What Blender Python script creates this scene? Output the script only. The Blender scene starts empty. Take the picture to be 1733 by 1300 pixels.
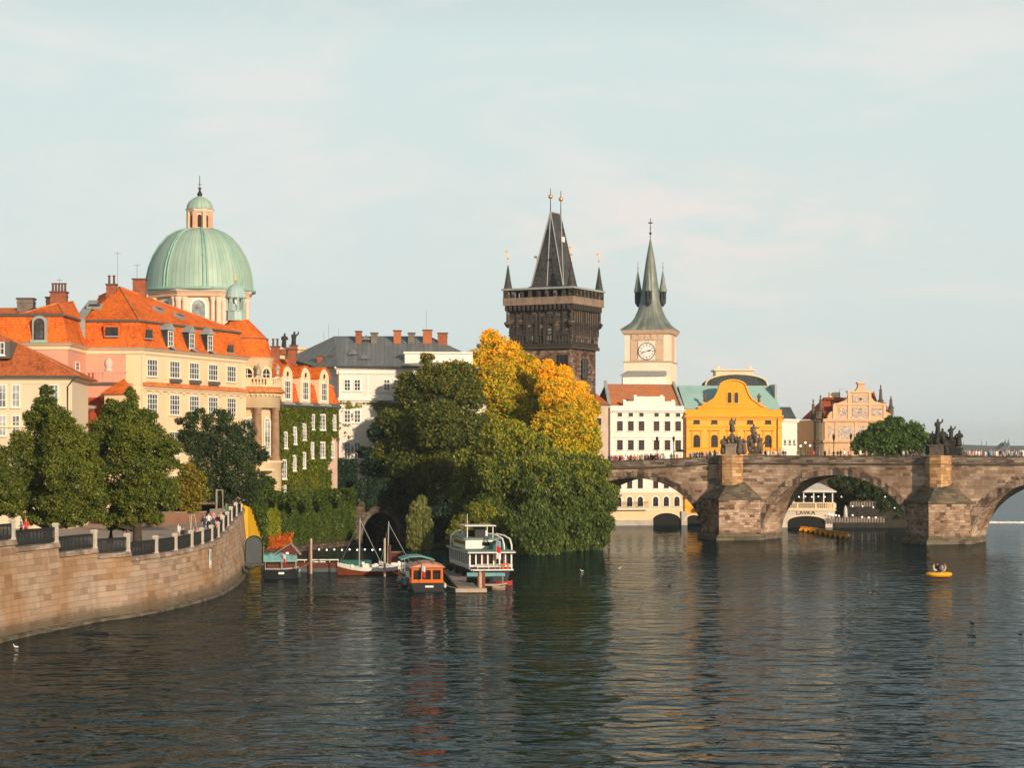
import bpy, bmesh, math, random
import numpy as np
from mathutils import Vector, Matrix
random.seed(7); RNG=np.random.default_rng(11)
S=bpy.context.scene; COL=S.collection
H=13.2; F=3600.0; CX=866.5; HY=772.0
def PX(px,Y): return (px-CX)/F*Y
def PZ(py,Y): return H-(py-HY)/F*Y
def P(px,py,Y): return Vector((PX(px,Y),Y,PZ(py,Y)))
def WY(py): return H*F/(py-HY)
def V(*a): return Vector(a)
UP=V(0,0,1)
# ---------------------------------------------------------------- nodes
class NT:
    def __init__(s,tree): s.t=tree; s.n=tree.nodes; s.l=tree.links
    def a(s,typ,**k):
        n=s.n.new(typ)
        for kk,v in k.items():
            if kk.startswith('i_'):
                key=kk[2:]; key=int(key) if key.isdigit() else key.replace('_',' ')
                s.set(n.inputs[key],v)
            else: setattr(n,kk,v)
        return n
    def set(s,inp,v):
        if isinstance(v,bpy.types.NodeSocket): s.l.new(v,inp)
        elif isinstance(v,bpy.types.Node): s.l.new(v.outputs[0],inp)
        else: inp.default_value=v
    def math(s,op,a,b=0.0,c=None,clamp=False):
        n=s.n.new('ShaderNodeMath'); n.operation=op; n.use_clamp=clamp
        s.set(n.inputs[0],a); s.set(n.inputs[1],b)
        if c is not None: s.set(n.inputs[2],c)
        return n.outputs[0]
    def mix(s,f,a,b,blend='MIX'):
        n=s.n.new('ShaderNodeMix'); n.data_type='RGBA'; n.blend_type=blend
        s.set(n.inputs[0],f); s.set(n.inputs[6],a); s.set(n.inputs[7],b); return n.outputs[2]
    def ramp(s,f,pts,interp='LINEAR'):
        n=s.n.new('ShaderNodeValToRGB'); n.color_ramp.interpolation=interp
        e=n.color_ramp.elements
        while len(e)<len(pts): e.new(0.5)
        for el,(p,c) in zip(e,pts):
            el.position=p; el.color=c if len(c)==4 else (*c,1)
        s.set(n.inputs[0],f); return n.outputs[0]
    def noise(s,vec,scale,detail=4,rough=.55,dist=0,w=None):
        n=s.n.new('ShaderNodeTexNoise'); s.set(n.inputs['Vector'],vec)
        n.inputs['Scale'].default_value=scale; n.inputs['Detail'].default_value=detail
        n.inputs['Roughness'].default_value=rough; n.inputs['Distortion'].default_value=dist
        return n.outputs[0]
    def vmul(s,vec,v):
        n=s.n.new('ShaderNodeVectorMath'); n.operation='MULTIPLY'; s.set(n.inputs[0],vec); n.inputs[1].default_value=v; return n.outputs[0]
def c4(c): return (c[0],c[1],c[2],1)
MATS={}
def newmat(name):
    m=bpy.data.materials.new(name); m.use_nodes=True; t=NT(m.node_tree)
    b=[n for n in t.n if n.type=='BSDF_PRINCIPLED'][0]
    MATS[name]=m; return m,t,b
def srgb(r,g,b):
    f=lambda c:(c/255/12.92 if c/255<=.04045 else ((c/255+.055)/1.055)**2.4)
    return (f(r),f(g),f(b))
def plain(name,col,rough=.7,metal=0,var=.12,scale=.8,emit=None,spec=.3,bump=0):
    """a paint, plaster or metal with blotchy dirt in two sizes"""
    m,t,b=newmat(name)
    g=t.a('ShaderNodeNewGeometry'); v=g.outputs['Position']
    if var>0:
        n1=t.noise(v,scale,5); n2=t.noise(t.vmul(v,(1.0,1.0,.22)),scale*3.1,4)
        f=t.math('ADD',t.math('MULTIPLY',n1,.6),t.math('MULTIPLY',n2,.4))
        dark=tuple(max(0,x*(1-var*2.0)) for x in col); lite=tuple(min(1,x*(1+var*.9)) for x in col)
        t.set(b.inputs['Base Color'],t.ramp(f,[(.30,dark),(.5,col),(.72,lite)]))
    else: b.inputs['Base Color'].default_value=c4(col)
    b.inputs['Roughness'].default_value=rough; b.inputs['Metallic'].default_value=metal
    b.inputs['Specular IOR Level'].default_value=spec
    if emit:
        b.inputs['Emission Color'].default_value=c4(emit[0]); b.inputs['Emission Strength'].default_value=emit[1]
    if bump:
        bp=t.a('ShaderNodeBump',i_Height=t.noise(v,scale*8,4)); bp.inputs['Strength'].default_value=bump; bp.inputs['Distance'].default_value=.1
        t.set(b.inputs['Normal'],bp)
    return m
def blocks(name,w,h,ramp,mortar,mw=.03,stain=None,stainamt=.5,rough=.85,bump=.6,sscale=.12,top=None):
    """coursed stone: every block its own tone, joints, big stains"""
    m,t,b=newmat(name)
    uv=t.a('ShaderNodeUVMap'); sx=t.a('ShaderNodeSeparateXYZ',i_0=uv.outputs[0])
    geo=t.a('ShaderNodeNewGeometry'); pos=geo.outputs['Position']
    u=sx.outputs[0]; v=sx.outputs[1]
    wob=t.math('MULTIPLY',t.math('SUBTRACT',t.noise(pos,1.3,2),.5),.10)
    vv=t.math('DIVIDE',t.math('ADD',v,wob),h); row=t.math('FLOOR',vv)
    rn=t.a('ShaderNodeTexWhiteNoise',noise_dimensions='1D'); t.set(rn.inputs['W'],row)
    uu=t.math('ADD',t.math('DIVIDE',u,w),t.math('MULTIPLY',rn.outputs['Value'],7.3)); col=t.math('FLOOR',uu)
    cb=t.a('ShaderNodeCombineXYZ',i_0=col,i_1=row); wn=t.a('ShaderNodeTexWhiteNoise',noise_dimensions='2D'); t.set(wn.inputs['Vector'],cb)
    rv=wn.outputs['Value']
    n1=t.noise(pos,sscale,4); n2=t.noise(pos,2.2,5,.65)
    f=t.math('ADD',t.math('MULTIPLY',rv,.70),t.math('MULTIPLY',n2,.30))
    c=t.ramp(f,ramp)
    if stain is not None:
        sf=t.math('MULTIPLY',t.math('MULTIPLY',t.math('SUBTRACT',n1,.42,clamp=True),6.0,clamp=True),stainamt)
        c=t.mix(sf,c,t.mix(1.0,c,c4(stain),'MULTIPLY'))
    # weather streaks
    st=t.noise(t.vmul(pos,(1.2,1.2,.12)),1.0,4); c=t.mix(t.math('MULTIPLY',t.math('SUBTRACT',st,.52,clamp=True),2.6,clamp=True),c,t.mix(1.0,c,(.62,.56,.5,1),'MULTIPLY'))
    fu=t.math('FRACT',uu); fv=t.math('FRACT',vv)
    e1=t.math('LESS_THAN',t.math('MULTIPLY',t.math('MINIMUM',fu,t.math('SUBTRACT',1.0,fu)),w),mw)
    e2=t.math('LESS_THAN',t.math('MULTIPLY',t.math('MINIMUM',fv,t.math('SUBTRACT',1.0,fv)),h),mw)
    e=t.math('MAXIMUM',t.math('MULTIPLY',e1,.45),e2)
    c=t.mix(t.math('MULTIPLY',e,.8),c,c4(mortar))
    if top:   # soot or algae band that belongs to the stone: below world height top[0]
        sz=t.a('ShaderNodeSeparateXYZ',i_0=pos)
        k=t.math('SUBTRACT',t.math('ADD',top[0],t.math('MULTIPLY',n2,.7)),sz.outputs[2]); k=t.math('MULTIPLY',k,1.6,clamp=True)
        c=t.mix(t.math('MULTIPLY',k,.75),c,c4(top[1]))
    t.set(b.inputs['Base Color'],c); b.inputs['Roughness'].default_value=rough; b.inputs['Specular IOR Level'].default_value=.2
    hgt=t.math('SUBTRACT',t.math('ADD',t.math('MULTIPLY',rv,.5),t.math('MULTIPLY',n2,.7)),e)
    bp=t.a('ShaderNodeBump',i_Height=hgt); bp.inputs['Strength'].default_value=bump; bp.inputs['Distance'].default_value=.08
    t.set(b.inputs['Normal'],bp); return m
def tiles(name,c1,c2,dark,row=.32,colw=.24,rough=.75,stain=.35):
    m,t,b=newmat(name)
    uv=t.a('ShaderNodeUVMap'); sx=t.a('ShaderNodeSeparateXYZ',i_0=uv.outputs[0]); pos=t.a('ShaderNodeNewGeometry').outputs['Position']
    vv=t.math('DIVIDE',sx.outputs[1],row); uu=t.math('DIVIDE',sx.outputs[0],colw)
    cb=t.a('ShaderNodeCombineXYZ',i_0=t.math('FLOOR',uu),i_1=t.math('FLOOR',vv)); wn=t.a('ShaderNodeTexWhiteNoise',noise_dimensions='2D'); t.set(wn.inputs['Vector'],cb)
    n=t.noise(pos,.35,5,.6); n2=t.noise(pos,2.5,4)
    f=t.math('ADD',t.math('MULTIPLY',wn.outputs['Value'],.3),t.math('MULTIPLY',n,.7))
    c=t.ramp(f,[(.25,dark),(.42,c1),(.62,c2),(.9,tuple(x*1.15 for x in c2))])
    fv=t.math('FRACT',vv); e=t.math('LESS_THAN',fv,.22); fu=t.math('ABSOLUTE',t.math('SUBTRACT',t.math('FRACT',uu),.5))
    c=t.mix(t.math('MULTIPLY',e,.45),c,c4(dark))
    c=t.mix(t.math('MULTIPLY',t.math('SUBTRACT',n2,.55,clamp=True),stain*5,clamp=True),c,c4(dark))
    t.set(b.inputs['Base Color'],c); b.inputs['Roughness'].default_value=rough; b.inputs['Specular IOR Level'].default_value=.2
    hg=t.math('ADD',t.math('MULTIPLY',fu,1.2),fv)
    bp=t.a('ShaderNodeBump',i_Height=hg); bp.inputs['Strength'].default_value=.6; bp.inputs['Distance'].default_value=.06
    t.set(b.inputs['Normal'],bp); return m
def seams(name,c1,c2,c3,w=.6,rough=.5,metal=.1):
    """standing seam sheet metal, patinated in vertical runs"""
    m,t,b=newmat(name)
    uv=t.a('ShaderNodeUVMap'); sx=t.a('ShaderNodeSeparateXYZ',i_0=uv.outputs[0]); pos=t.a('ShaderNodeNewGeometry').outputs['Position']
    uu=t.math('DIVIDE',sx.outputs[0],w); fu=t.math('FRACT',uu)
    wn=t.a('ShaderNodeTexWhiteNoise',noise_dimensions='1D'); t.set(wn.inputs['W'],t.math('FLOOR',uu))
    cb=t.a('ShaderNodeCombineXYZ',i_0=t.math('MULTIPLY',sx.outputs[0],2.2),i_1=t.math('MULTIPLY',sx.outputs[1],.25))
    n=t.noise(cb.outputs[0],1.0,5,.6); n2=t.noise(pos,.4,4)
    f=t.math('ADD',t.math('ADD',t.math('MULTIPLY',wn.outputs[0],.15),t.math('MULTIPLY',n,.5)),t.math('MULTIPLY',n2,.35))
    c=t.ramp(f,[(.32,c1),(.5,c2),(.68,c3)])
    e=t.math('LESS_THAN',fu,.10); c=t.mix(t.math('MULTIPLY',e,.5),c,c4(tuple(x*.4 for x in c1)))
    t.set(b.inputs['Base Color'],c); b.inputs['Roughness'].default_value=rough; b.inputs['Metallic'].default_value=metal
    bp=t.a('ShaderNodeBump',i_Height=e); bp.inputs['Strength'].default_value=.5; bp.inputs['Distance'].default_value=.05
    t.set(b.inputs['Normal'],bp); return m
def leafmat(name,cols,scale=.25,hi=None,rough=.6):
    """cols: three leaf tones; hi=(z0,z1,colour): blend by height, for turned leaves and for painted sunlit tops"""
    m,t,b=newmat(name)
    g=t.a('ShaderNodeNewGeometry'); pos=g.outputs['Position']; rp=g.outputs['Random Per Island']
    n=t.noise(pos,scale,3); n2=t.noise(pos,scale*4,2)
    f=t.math('ADD',t.math('ADD',t.math('MULTIPLY',rp,.30),t.math('MULTIPLY',n,.45)),t.math('MULTIPLY',n2,.25))
    c=t.ramp(f,[(.30,cols[0]),(.5,cols[1]),(.68,cols[2])])
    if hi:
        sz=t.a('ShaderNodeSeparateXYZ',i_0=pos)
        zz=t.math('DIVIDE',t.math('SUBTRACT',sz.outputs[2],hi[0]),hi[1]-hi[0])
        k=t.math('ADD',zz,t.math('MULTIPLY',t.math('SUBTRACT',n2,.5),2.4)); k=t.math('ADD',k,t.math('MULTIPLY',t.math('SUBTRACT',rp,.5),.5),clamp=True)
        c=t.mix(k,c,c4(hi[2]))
    t.n.remove(b); out=[x for x in t.n if x.type=='OUTPUT_MATERIAL'][0]
    d=t.a('ShaderNodeBsdfDiffuse',i_Color=c); tr=t.a('ShaderNodeBsdfTranslucent',i_Color=t.mix(1.0,c,(1.25,1.15,.5,1),'MULTIPLY'))
    gl=t.a('ShaderNodeBsdfGlossy'); gl.inputs['Roughness'].default_value=.45; gl.inputs['Color'].default_value=(.5,.5,.45,1)
    mx=t.a('ShaderNodeMixShader',i_0=.34,i_1=d.outputs[0],i_2=tr.outputs[0]); mx2=t.a('ShaderNodeMixShader',i_0=.04,i_1=mx.outputs[0],i_2=gl.outputs[0])
    t.l.new(mx2.outputs[0],out.inputs[0]); return m
# ---------------------------------------------------------------- mesh builder
class MB:
    def __init__(s): s.v=[]; s.f=[]; s.m=[]; s.uv={}; s.smooth=[]
    def add(s,vs,fs,mi=0,sm=False,uvs=None):
        o=len(s.v); s.v.extend([tuple(x) for x in vs])
        for i,f in enumerate(fs):
            if uvs: s.uv[len(s.f)]=uvs[i]
            s.f.append([o+j for j in f]); s.m.append(mi); s.smooth.append(sm)
    def quad(s,a,b,c,d,mi=0): s.add([a,b,c,d],[(0,1,2,3)],mi)
    def poly(s,pts,mi=0): s.add(pts,[tuple(range(len(pts)))],mi)
    def hexa(s,o,a,b,c,mi=0):
        o=Vector(o);a=Vector(a);b=Vector(b);c=Vector(c)
        if a.cross(b).dot(c)<0: a,b=b,a
        vs=[o,o+a,o+a+b,o+b,o+c,o+a+c,o+a+b+c,o+b+c]
        s.add(vs,[(3,2,1,0),(4,5,6,7),(0,1,5,4),(1,2,6,5),(2,3,7,6),(3,0,4,7)],mi)
    def box(s,cx,cy,z0,sx,sy,sz,rz=0,mi=0):
        r=V(math.cos(rz),math.sin(rz),0); q=V(-math.sin(rz),math.cos(rz),0)
        s.hexa(V(cx,cy,z0)-r*sx/2-q*sy/2,r*sx,q*sy,V(0,0,sz),mi)
    def prism(s,pts,ext,mi=0,cap=True):
        n=len(pts); ext=Vector(ext); pts=[Vector(p) for p in pts]
        nn=V(0,0,0)
        for i in range(n): nn+=(pts[i]-pts[0]).cross(pts[(i+1)%n]-pts[0])
        if nn.dot(ext)>0: base=pts
        else: base=pts[::-1]
        vs=base+[p+ext for p in base]
        fs=[(i,(i+1)%n,n+(i+1)%n,n+i) for i in range(n)]
        if cap: fs+= [tuple(range(n))[::-1],tuple(range(n,2*n))]
        s.add(vs,fs,mi)
    def rings(s,rs,mi=0,closed=True,cap0=False,cap1=False,sm=False,uvs=None):
        """rs: list of rings (same count)"""
        n=len(rs[0]); vs=[p for r in rs for p in r]; fs=[];uu=[]
        for i in range(len(rs)-1):
            for j in range(n if closed else n-1):
                k=(j+1)%n
                fs.append((i*n+j,i*n+k,(i+1)*n+k,(i+1)*n+j))
                if uvs:
                    u0,u1=uvs[0][j],uvs[0][j+1]; v0,v1=uvs[1][i],uvs[1][i+1]
                    uu.append([(u0,v0),(u1,v0),(u1,v1),(u0,v1)])
        s.add(vs,fs,mi,sm,uu if uvs else None)
        if cap0: s.add(rs[0],[tuple(range(n))[::-1]],mi)
        if cap1: s.add(rs[-1],[tuple(range(n))],mi)
    def lathe(s,cx,cy,prof,n=24,mi=0,a0=0,sm=True,uv=False,z0=0,cap=True,R=6.0):
        rs=[];n=int(n)
        for r,z in prof: rs.append([V(cx+r*math.cos(a0+2*math.pi*i/n),cy+r*math.sin(a0+2*math.pi*i/n),z0+z) for i in range(n)])
        uvs=None
        if uv:
            vv=[0]
            for i in range(1,len(prof)): vv.append(vv[-1]+math.hypot(prof[i][0]-prof[i-1][0],prof[i][1]-prof[i-1][1]))
            uvs=([2*math.pi*R*i/n for i in range(n+1)],vv)
        s.rings(rs,mi,True,cap,cap,sm,uvs)
    def tube(s,pts,rad,n=6,mi=0,sm=True,cap=True):
        pts=[Vector(p) for p in pts]
        if not isinstance(rad,(list,tuple)): rad=[rad]*len(pts)
        rs=[]
        for i,p in enumerate(pts):
            d=(pts[min(i+1,len(pts)-1)]-pts[max(i-1,0)]).normalized()
            a=d.cross(UP)
            if a.length<.05: a=d.cross(V(1,0,0))
            a.normalize(); b=d.cross(a)
            rs.append([p+a*(rad[i]*math.cos(2*math.pi*k/n))+b*(rad[i]*math.sin(2*math.pi*k/n)) for k in range(n)])
        s.rings(rs,mi,True,cap,cap,sm)
    def ball(s,c,r,n=10,mi=0,sq=(1,1,1)):
        c=Vector(c); rs=[]; m=max(4,n//2)
        for i in range(m+1):
            t=math.pi*i/m; rs.append([c+V(r*sq[0]*math.sin(t)*math.cos(2*math.pi*k/n),r*sq[1]*math.sin(t)*math.sin(2*math.pi*k/n),-r*sq[2]*math.cos(t)) for k in range(n)])
        s.rings(rs,mi,True,False,False,True)
    def mesh(s,name,origin=(0,0,0)):
        me=bpy.data.meshes.new(name); o=Vector(origin)
        me.from_pydata([(x-o[0],y-o[1],z-o[2]) for x,y,z in s.v],[],s.f)
        uvl=me.uv_layers.new(name='UVMap'); vs=s.v
        data=np.zeros((len(me.loops),2),dtype=np.float32)
        for p in me.polygons:
            li=p.loop_start; fi=p.index
            if fi in s.uv:
                for k in range(p.loop_total): data[li+k]=s.uv[fi][k]
                continue
            n=p.normal
            if abs(n.z)>.985: h=V(1,0,0); w=V(0,1,0)
            else: h=UP.cross(n).normalized(); w=n.cross(h)
            for k,vi in enumerate(s.f[fi]):
                q=vs[vi]; data[li+k]=(q[0]*h.x+q[1]*h.y, q[0]*w.x+q[1]*w.y+q[2]*w.z)
        uvl.data.foreach_set('uv',data.ravel())
        me.polygons.foreach_set('material_index',s.m); me.polygons.foreach_set('use_smooth',s.smooth)
        me.update(); return me
ORG={}
def link(name,me,mats,parent=None,origin=(0,0,0)):
    o=bpy.data.objects.new(name,me); COL.objects.link(o)
    if parent is not None: o.parent=parent; ORG[o]=ORG[parent]
    else: o.location=origin; ORG[o]=Vector(origin)
    for m in (mats if isinstance(mats,(list,tuple)) else [mats]): me.materials.append(MATS[m] if isinstance(m,str) else m)
    return o
def part(name,mb,mats,parent,label=None):
    o=link(name,mb.mesh(name,ORG[parent]),mats,parent)
    if label: o['label']=label
    return o
def tag(o,label,cat,group=None,kind=None):
    if label: o['label']=label
    if cat: o['category']=cat
    if group: o['group']=group
    if kind: o['kind']=kind
    return o
def thing(name,label,cat,loc,group=None):
    o=bpy.data.objects.new(name,None); COL.objects.link(o); o.location=loc; o.empty_display_size=.3; ORG[o]=Vector(loc)
    return tag(o,label,cat,group)
def solo(name,mb,mats,label,cat,loc,group=None,kind=None):
    o=link(name,mb.mesh(name,loc),mats,None,loc); return tag(o,label,cat,group,kind)
def copytree(o,parent=None):
    c=o.copy(); COL.objects.link(c)
    if parent is not None: c.parent=parent
    for ch in list(o.children): copytree(ch,c)
    return c
# ---------------------------------------------------------------- facades
class Fac:
    def __init__(s,px0,Y0,px1,Y1,pts=None):
        if pts: s.p0=V(*pts[0]); s.p1=V(*pts[1])
        else: s.p0=V(PX(px0,Y0),Y0,0); s.p1=V(PX(px1,Y1),Y1,0)
        s.p0.z=0; s.p1.z=0
        s.d=(s.p1-s.p0).normalized(); s.n=V(s.d.y,-s.d.x,0); s.L=(s.p1-s.p0).length
    def hit(s,px,py):
        k=(px-CX)/F; q=(k*s.p0.y-s.p0.x)/(s.d.x-k*s.d.y); Y=s.p0.y+q*s.d.y
        return q,H-(py-HY)/F*Y
    def w(s,q,z,o=0): return s.p0+s.d*q+s.n*o+V(0,0,z)
    def box(s,mb,q0,q1,z0,z1,o0,o1,mi=0): mb.hexa(s.w(q0,z0,o0),s.d*(q1-q0),s.n*(o1-o0),V(0,0,z1-z0),mi)
    def strip(s,mb,py0,py1,o0=0,o1=.2,mi=0,q0=None,q1=None,ext=0):
        z1=s.hit_mid(py0); z0=s.hit_mid(py1)
        s.box(mb,(0 if q0 is None else q0)-ext,(s.L if q1 is None else q1)+ext,z0,z1,o0,o1,mi)
    def hit_mid(s,py): Y=s.p0.y; return H-(py-HY)/F*Y
def archpts(q0,q1,z0,z1,n=10,frac=1.0):
    w=q1-q0; r=w/2; rise=r*frac; c=(q0+q1)/2; zs=z1-rise
    return [(q0,z0),(q1,z0)]+[(c+r*math.cos(math.pi*i/n),zs+rise*math.sin(math.pi*i/n)) for i in range(n+1)]
def window(par,fc,x0,y0,x1,y1,nx=2,ny=3,arch=False,frame='white_frame',t=.10,sur=None,surm=None,glass='glass',ped=False,z=None,q=None,sill=True):
    q0,zt=fc.hit(x0,y0); q1,zb=fc.hit(x1,y1)
    if z: zb,zt=z
    if q: q0,q1=q
    mb=MB(); w=q1-q0; h=zt-zb; o=.06; dd=.10
    def bar(a,b,c,d,o0=.02,o1=dd,mi=0): fc.box(mb,a,b,c,d,o0,o1,mi)
    if not arch:
        bar(q0,q0+t,zb,zt); bar(q1-t,q1,zb,zt); bar(q0+t,q1-t,zt-t,zt); bar(q0+t,q1-t,zb,zb+t)
        zs=zt
    else:
        zs=zt-w/2; bar(q0,q0+t,zb,zs); bar(q1-t,q1,zb,zs); bar(q0+t,q1-t,zb,zb+t)
        c=(q0+q1)/2; N=8
        for i in range(N):
            a=math.pi*i/N; b=math.pi*(i+1)/N; r1=w/2; r0=w/2-t
            pts=[fc.w(c+r*math.cos(k),zs+r*math.sin(k),.02) for r,k in ((r0,a),(r1,a),(r1,b),(r0,b))]
            mb.prism(pts,fc.n*(dd-.02))
        bar(q0+t,q1-t,zs-t*.4,zs+t*.4,.02,dd*.9)
    tm=t*.62
    for i in range(1,nx):
        x=q0+w*i/nx; bar(x-tm/2,x+tm/2,zb+t,(zt-t) if not arch else (zs-t*.4 if i!=nx/2 else zt-t),.02,dd*.8)
    for j in range(1,ny):
        y=zb+(zs-zb)*j/ny; bar(q0+t,q1-t,y-tm/2,y+tm/2,.02,dd*.7)
    if sur:
        k=sur; mi=1
        bar(q0-k,q0,zb,zs,.0,.07,mi); bar(q1,q1+k,zb,zs,.0,.07,mi)
        if not arch: bar(q0-k,q1+k,zt,zt+k,.0,.08,mi)
        else:
            c=(q0+q1)/2
            for i in range(8):
                a=math.pi*i/8; b=math.pi*(i+1)/8
                mb.prism([fc.w(c+r*math.cos(kk),zs+r*math.sin(kk),0) for r,kk in ((w/2,a),(w/2+k,a),(w/2+k,b),(w/2,b))],fc.n*.07,1)
    if sill: bar(q0-t,q1+t,zb-.14,zb,.0,.22,1 if sur else 0)
    if ped: bar(q0-.45,q1+.45,zt+.5,zt+.72,.0,.35,1 if sur else 0)
    fr=part('window',mb,[frame]+([surm or frame] if sur else []),par)
    g=MB()
    if arch: g.poly([fc.w(a,b,.035) for a,b in archpts(q0+.02,q1-.02,zb+.02,zt-.02)])
    else: g.quad(fc.w(q0+.02,zb+.02,.035),fc.w(q1-.02,zb+.02,.035),fc.w(q1-.02,zt-.02,.035),fc.w(q0+.02,zt-.02,.035))
    part('pane',g,glass,fr); return fr
def chimney(par,cx,cy,z0,w,d,h,mat='brick',pots=0,rz=0):
    mb=MB(); mb.box(cx,cy,z0,w,d,h,rz); mb.box(cx,cy,z0+h,w+.25,d+.25,.18,rz,1); mb.box(cx,cy,z0+h-.5,w+.12,d+.12,.14,rz,0)
    ch=part('chimney',mb,[mat,'chimney_cap'],par)
    if pots:
        m=MB()
        for i in range(pots): m.lathe(cx+(i-(pots-1)/2)*w/pots*math.cos(rz),cy+(i-(pots-1)/2)*w/pots*math.sin(rz),[(.16,0),(.13,.9),(.2,.95),(.2,1.1)],8,z0=z0+h+.18)
        part('chimney_pots',m,'pot_clay',ch)
    return ch
def chim_px(par,x0,x1,y0,y1,Y,mat='brick',pots=0,d=None):
    w=PX(x1,Y)-PX(x0,Y); z0=PZ(y1,Y); z1=PZ(y0,Y); return chimney(par,(PX(x0,Y)+PX(x1,Y))/2,Y,z0-1.2,w,d or w*.8,z1-z0+1.2-(.0 if not pots else 1.2),mat,pots)
# ---------------------------------------------------------------- foliage
def leaves_mesh(name,spheres,n,leaf,origin,squash=.85,seed=1,droop=0.0,inner=.25,blob=(.17,.36),per=None,aspect=.6):
    """spheres: (x,y,z,r); leaf-sized rhombs gathered in clumps over every bough"""
    rng=np.random.default_rng(seed); sp=np.array(spheres,dtype=float); area=sp[:,3]**2; cnt=(area/area.sum()*n).astype(int)
    P_=[];N_=[]
    for (x,y,z,r),k in zip(sp,cnt):
        if k<8: continue
        nb=per or int(16+r*7)
        d=rng.normal(size=(nb,3)); d/=np.linalg.norm(d,axis=1)[:,None]; d[:,1]=-np.abs(d[:,1])*.9+ (rng.random(nb)<.35)*np.abs(d[:,1])*1.7
        br=r*rng.uniform(blob[0],blob[1],nb); bc=np.array([x,y,z])+d*(r-br*.75)[:,None]*np.array([1,1,squash])
        bi=rng.integers(0,nb,k); w=(br/br.sum()); bi=rng.choice(nb,k,p=w*0+br**2/(br**2).sum())
        dd=rng.normal(size=(k,3)); dd/=np.linalg.norm(dd,axis=1)[:,None]
        rad=rng.random(k)**.38*(1+.20*np.abs(rng.normal(size=k)))
        pos=bc[bi]+dd*(br[bi]*rad)[:,None]*np.array([1,1,.8])
        nn=dd*.55+d[bi]*.3+rng.normal(size=(k,3))*.8+np.array([0,0,.25])
        ins=rng.random(k)<inner
        di=rng.normal(size=(k,3)); di/=np.linalg.norm(di,axis=1)[:,None]
        pin=np.array([x,y,z])+di*(r*.82*rng.random(k)**.5)[:,None]*np.array([1,1,squash])
        pos=np.where(ins[:,None],pin,pos)
        if droop>0:
            hz=rng.random(k)**2*r*droop*(rng.random(k)<.5); pos[:,2]-=hz
        P_.append(pos); N_.append(nn)
    pos=np.concatenate(P_); nn=np.concatenate(N_); nn/=np.linalg.norm(nn,axis=1)[:,None]; k=len(pos)
    t=rng.normal(size=(k,3)); 
    if droop>0: t[:,2]=t[:,2]*1.0-2.2
    a=np.cross(nn,t); a/=np.linalg.norm(a,axis=1)[:,None]+1e-9; b=np.cross(nn,a)
    sz=leaf*rng.uniform(.6,1.4,k)[:,None]; a=a*sz*aspect*.5; b=b*sz*.5*(1.6 if droop>0 else 1)
    vv=np.stack([pos-b,pos+a,pos+b,pos-a],1).reshape(-1,3)-np.array(origin)
    me=bpy.data.meshes.new(name); me.vertices.add(4*k); me.vertices.foreach_set('co',vv.astype(np.float32).ravel())
    me.loops.add(4*k); me.loops.foreach_set('vertex_index',np.arange(4*k,dtype=np.int32))
    me.polygons.add(k); me.polygons.foreach_set('loop_start',np.arange(0,4*k,4,dtype=np.int32)); 
    me.update(calc_edges=True); return me
def tree(name,label,cat,base,spheres,n,leaf,mat,trunk_r=.35,group=None,seed=1,droop=0,inner=.25,trunks=None,bark='bark',squash=.85,blob=(.17,.36),limbs=True,aspect=.6):
    base=Vector(base); r=thing(name,label,cat,base,group)
    me=leaves_mesh('crown',spheres,n,leaf,base,squash,seed,droop,inner,blob,aspect=aspect); o=link('crown',me,mat,r)
    rnd=random.Random(seed); mb=MB(); cz=sum(s[2] for s in spheres)/len(spheres)
    cx=sum(s[0]*s[3] for s in spheres)/sum(s[3] for s in spheres); cy=sum(s[1]*s[3] for s in spheres)/sum(s[3] for s in spheres)
    top=V(cx,cy,cz+ (max(s[2] for s in spheres)-cz)*.6)
    pts=[base+V(0,0,-.3)]; 
    for i in range(1,7):
        t=i/6; p=base.lerp(top,t); p=V(base.x+(top.x-base.x)*t**1.6,base.y+(top.y-base.y)*t**1.6,p.z)+V(rnd.uniform(-.12,.12),rnd.uniform(-.12,.12),0); pts.append(p)
    mb.tube(pts,[trunk_r*1.35,trunk_r,trunk_r*.85,trunk_r*.68,trunk_r*.5,trunk_r*.32,trunk_r*.12],9)
    part('trunk',mb,bark,r)
    lb=MB()
    for s in spheres:
        e=V(s[0],s[1],s[2]); zz=max(base.z+1.2,min(e.z-abs(e.x-base.x)*.5-s[3]*.6,top.z)); tt=min(1,max(0,(zz-base.z)/(top.z-base.z+1e-6)))
        st=V(base.x+(top.x-base.x)*tt**1.6,base.y+(top.y-base.y)*tt**1.6,zz); mid=st.lerp(e,.5)+V(0,0,-.08*(e-st).length)
        rr=trunk_r*(.5-.3*tt); lb.tube([st,mid,e],[rr,rr*.6,rr*.25],6)
        for k in range(3):
            q=e+V(rnd.uniform(-1,1),rnd.uniform(-1,1),rnd.uniform(-.2,1))*s[3]*.75; lb.tube([mid.lerp(e,.4+.2*k),q],[rr*.35,rr*.1],4)
    if limbs: part('limbs',lb,bark,r)
    return r
def sph(lst,Y):
    """(px,py,rpx,dY) -> world"""
    return [(PX(a,Y+d),Y+d,PZ(b,Y+d),c*(Y+d)/F) for a,b,c,d in lst]
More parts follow.
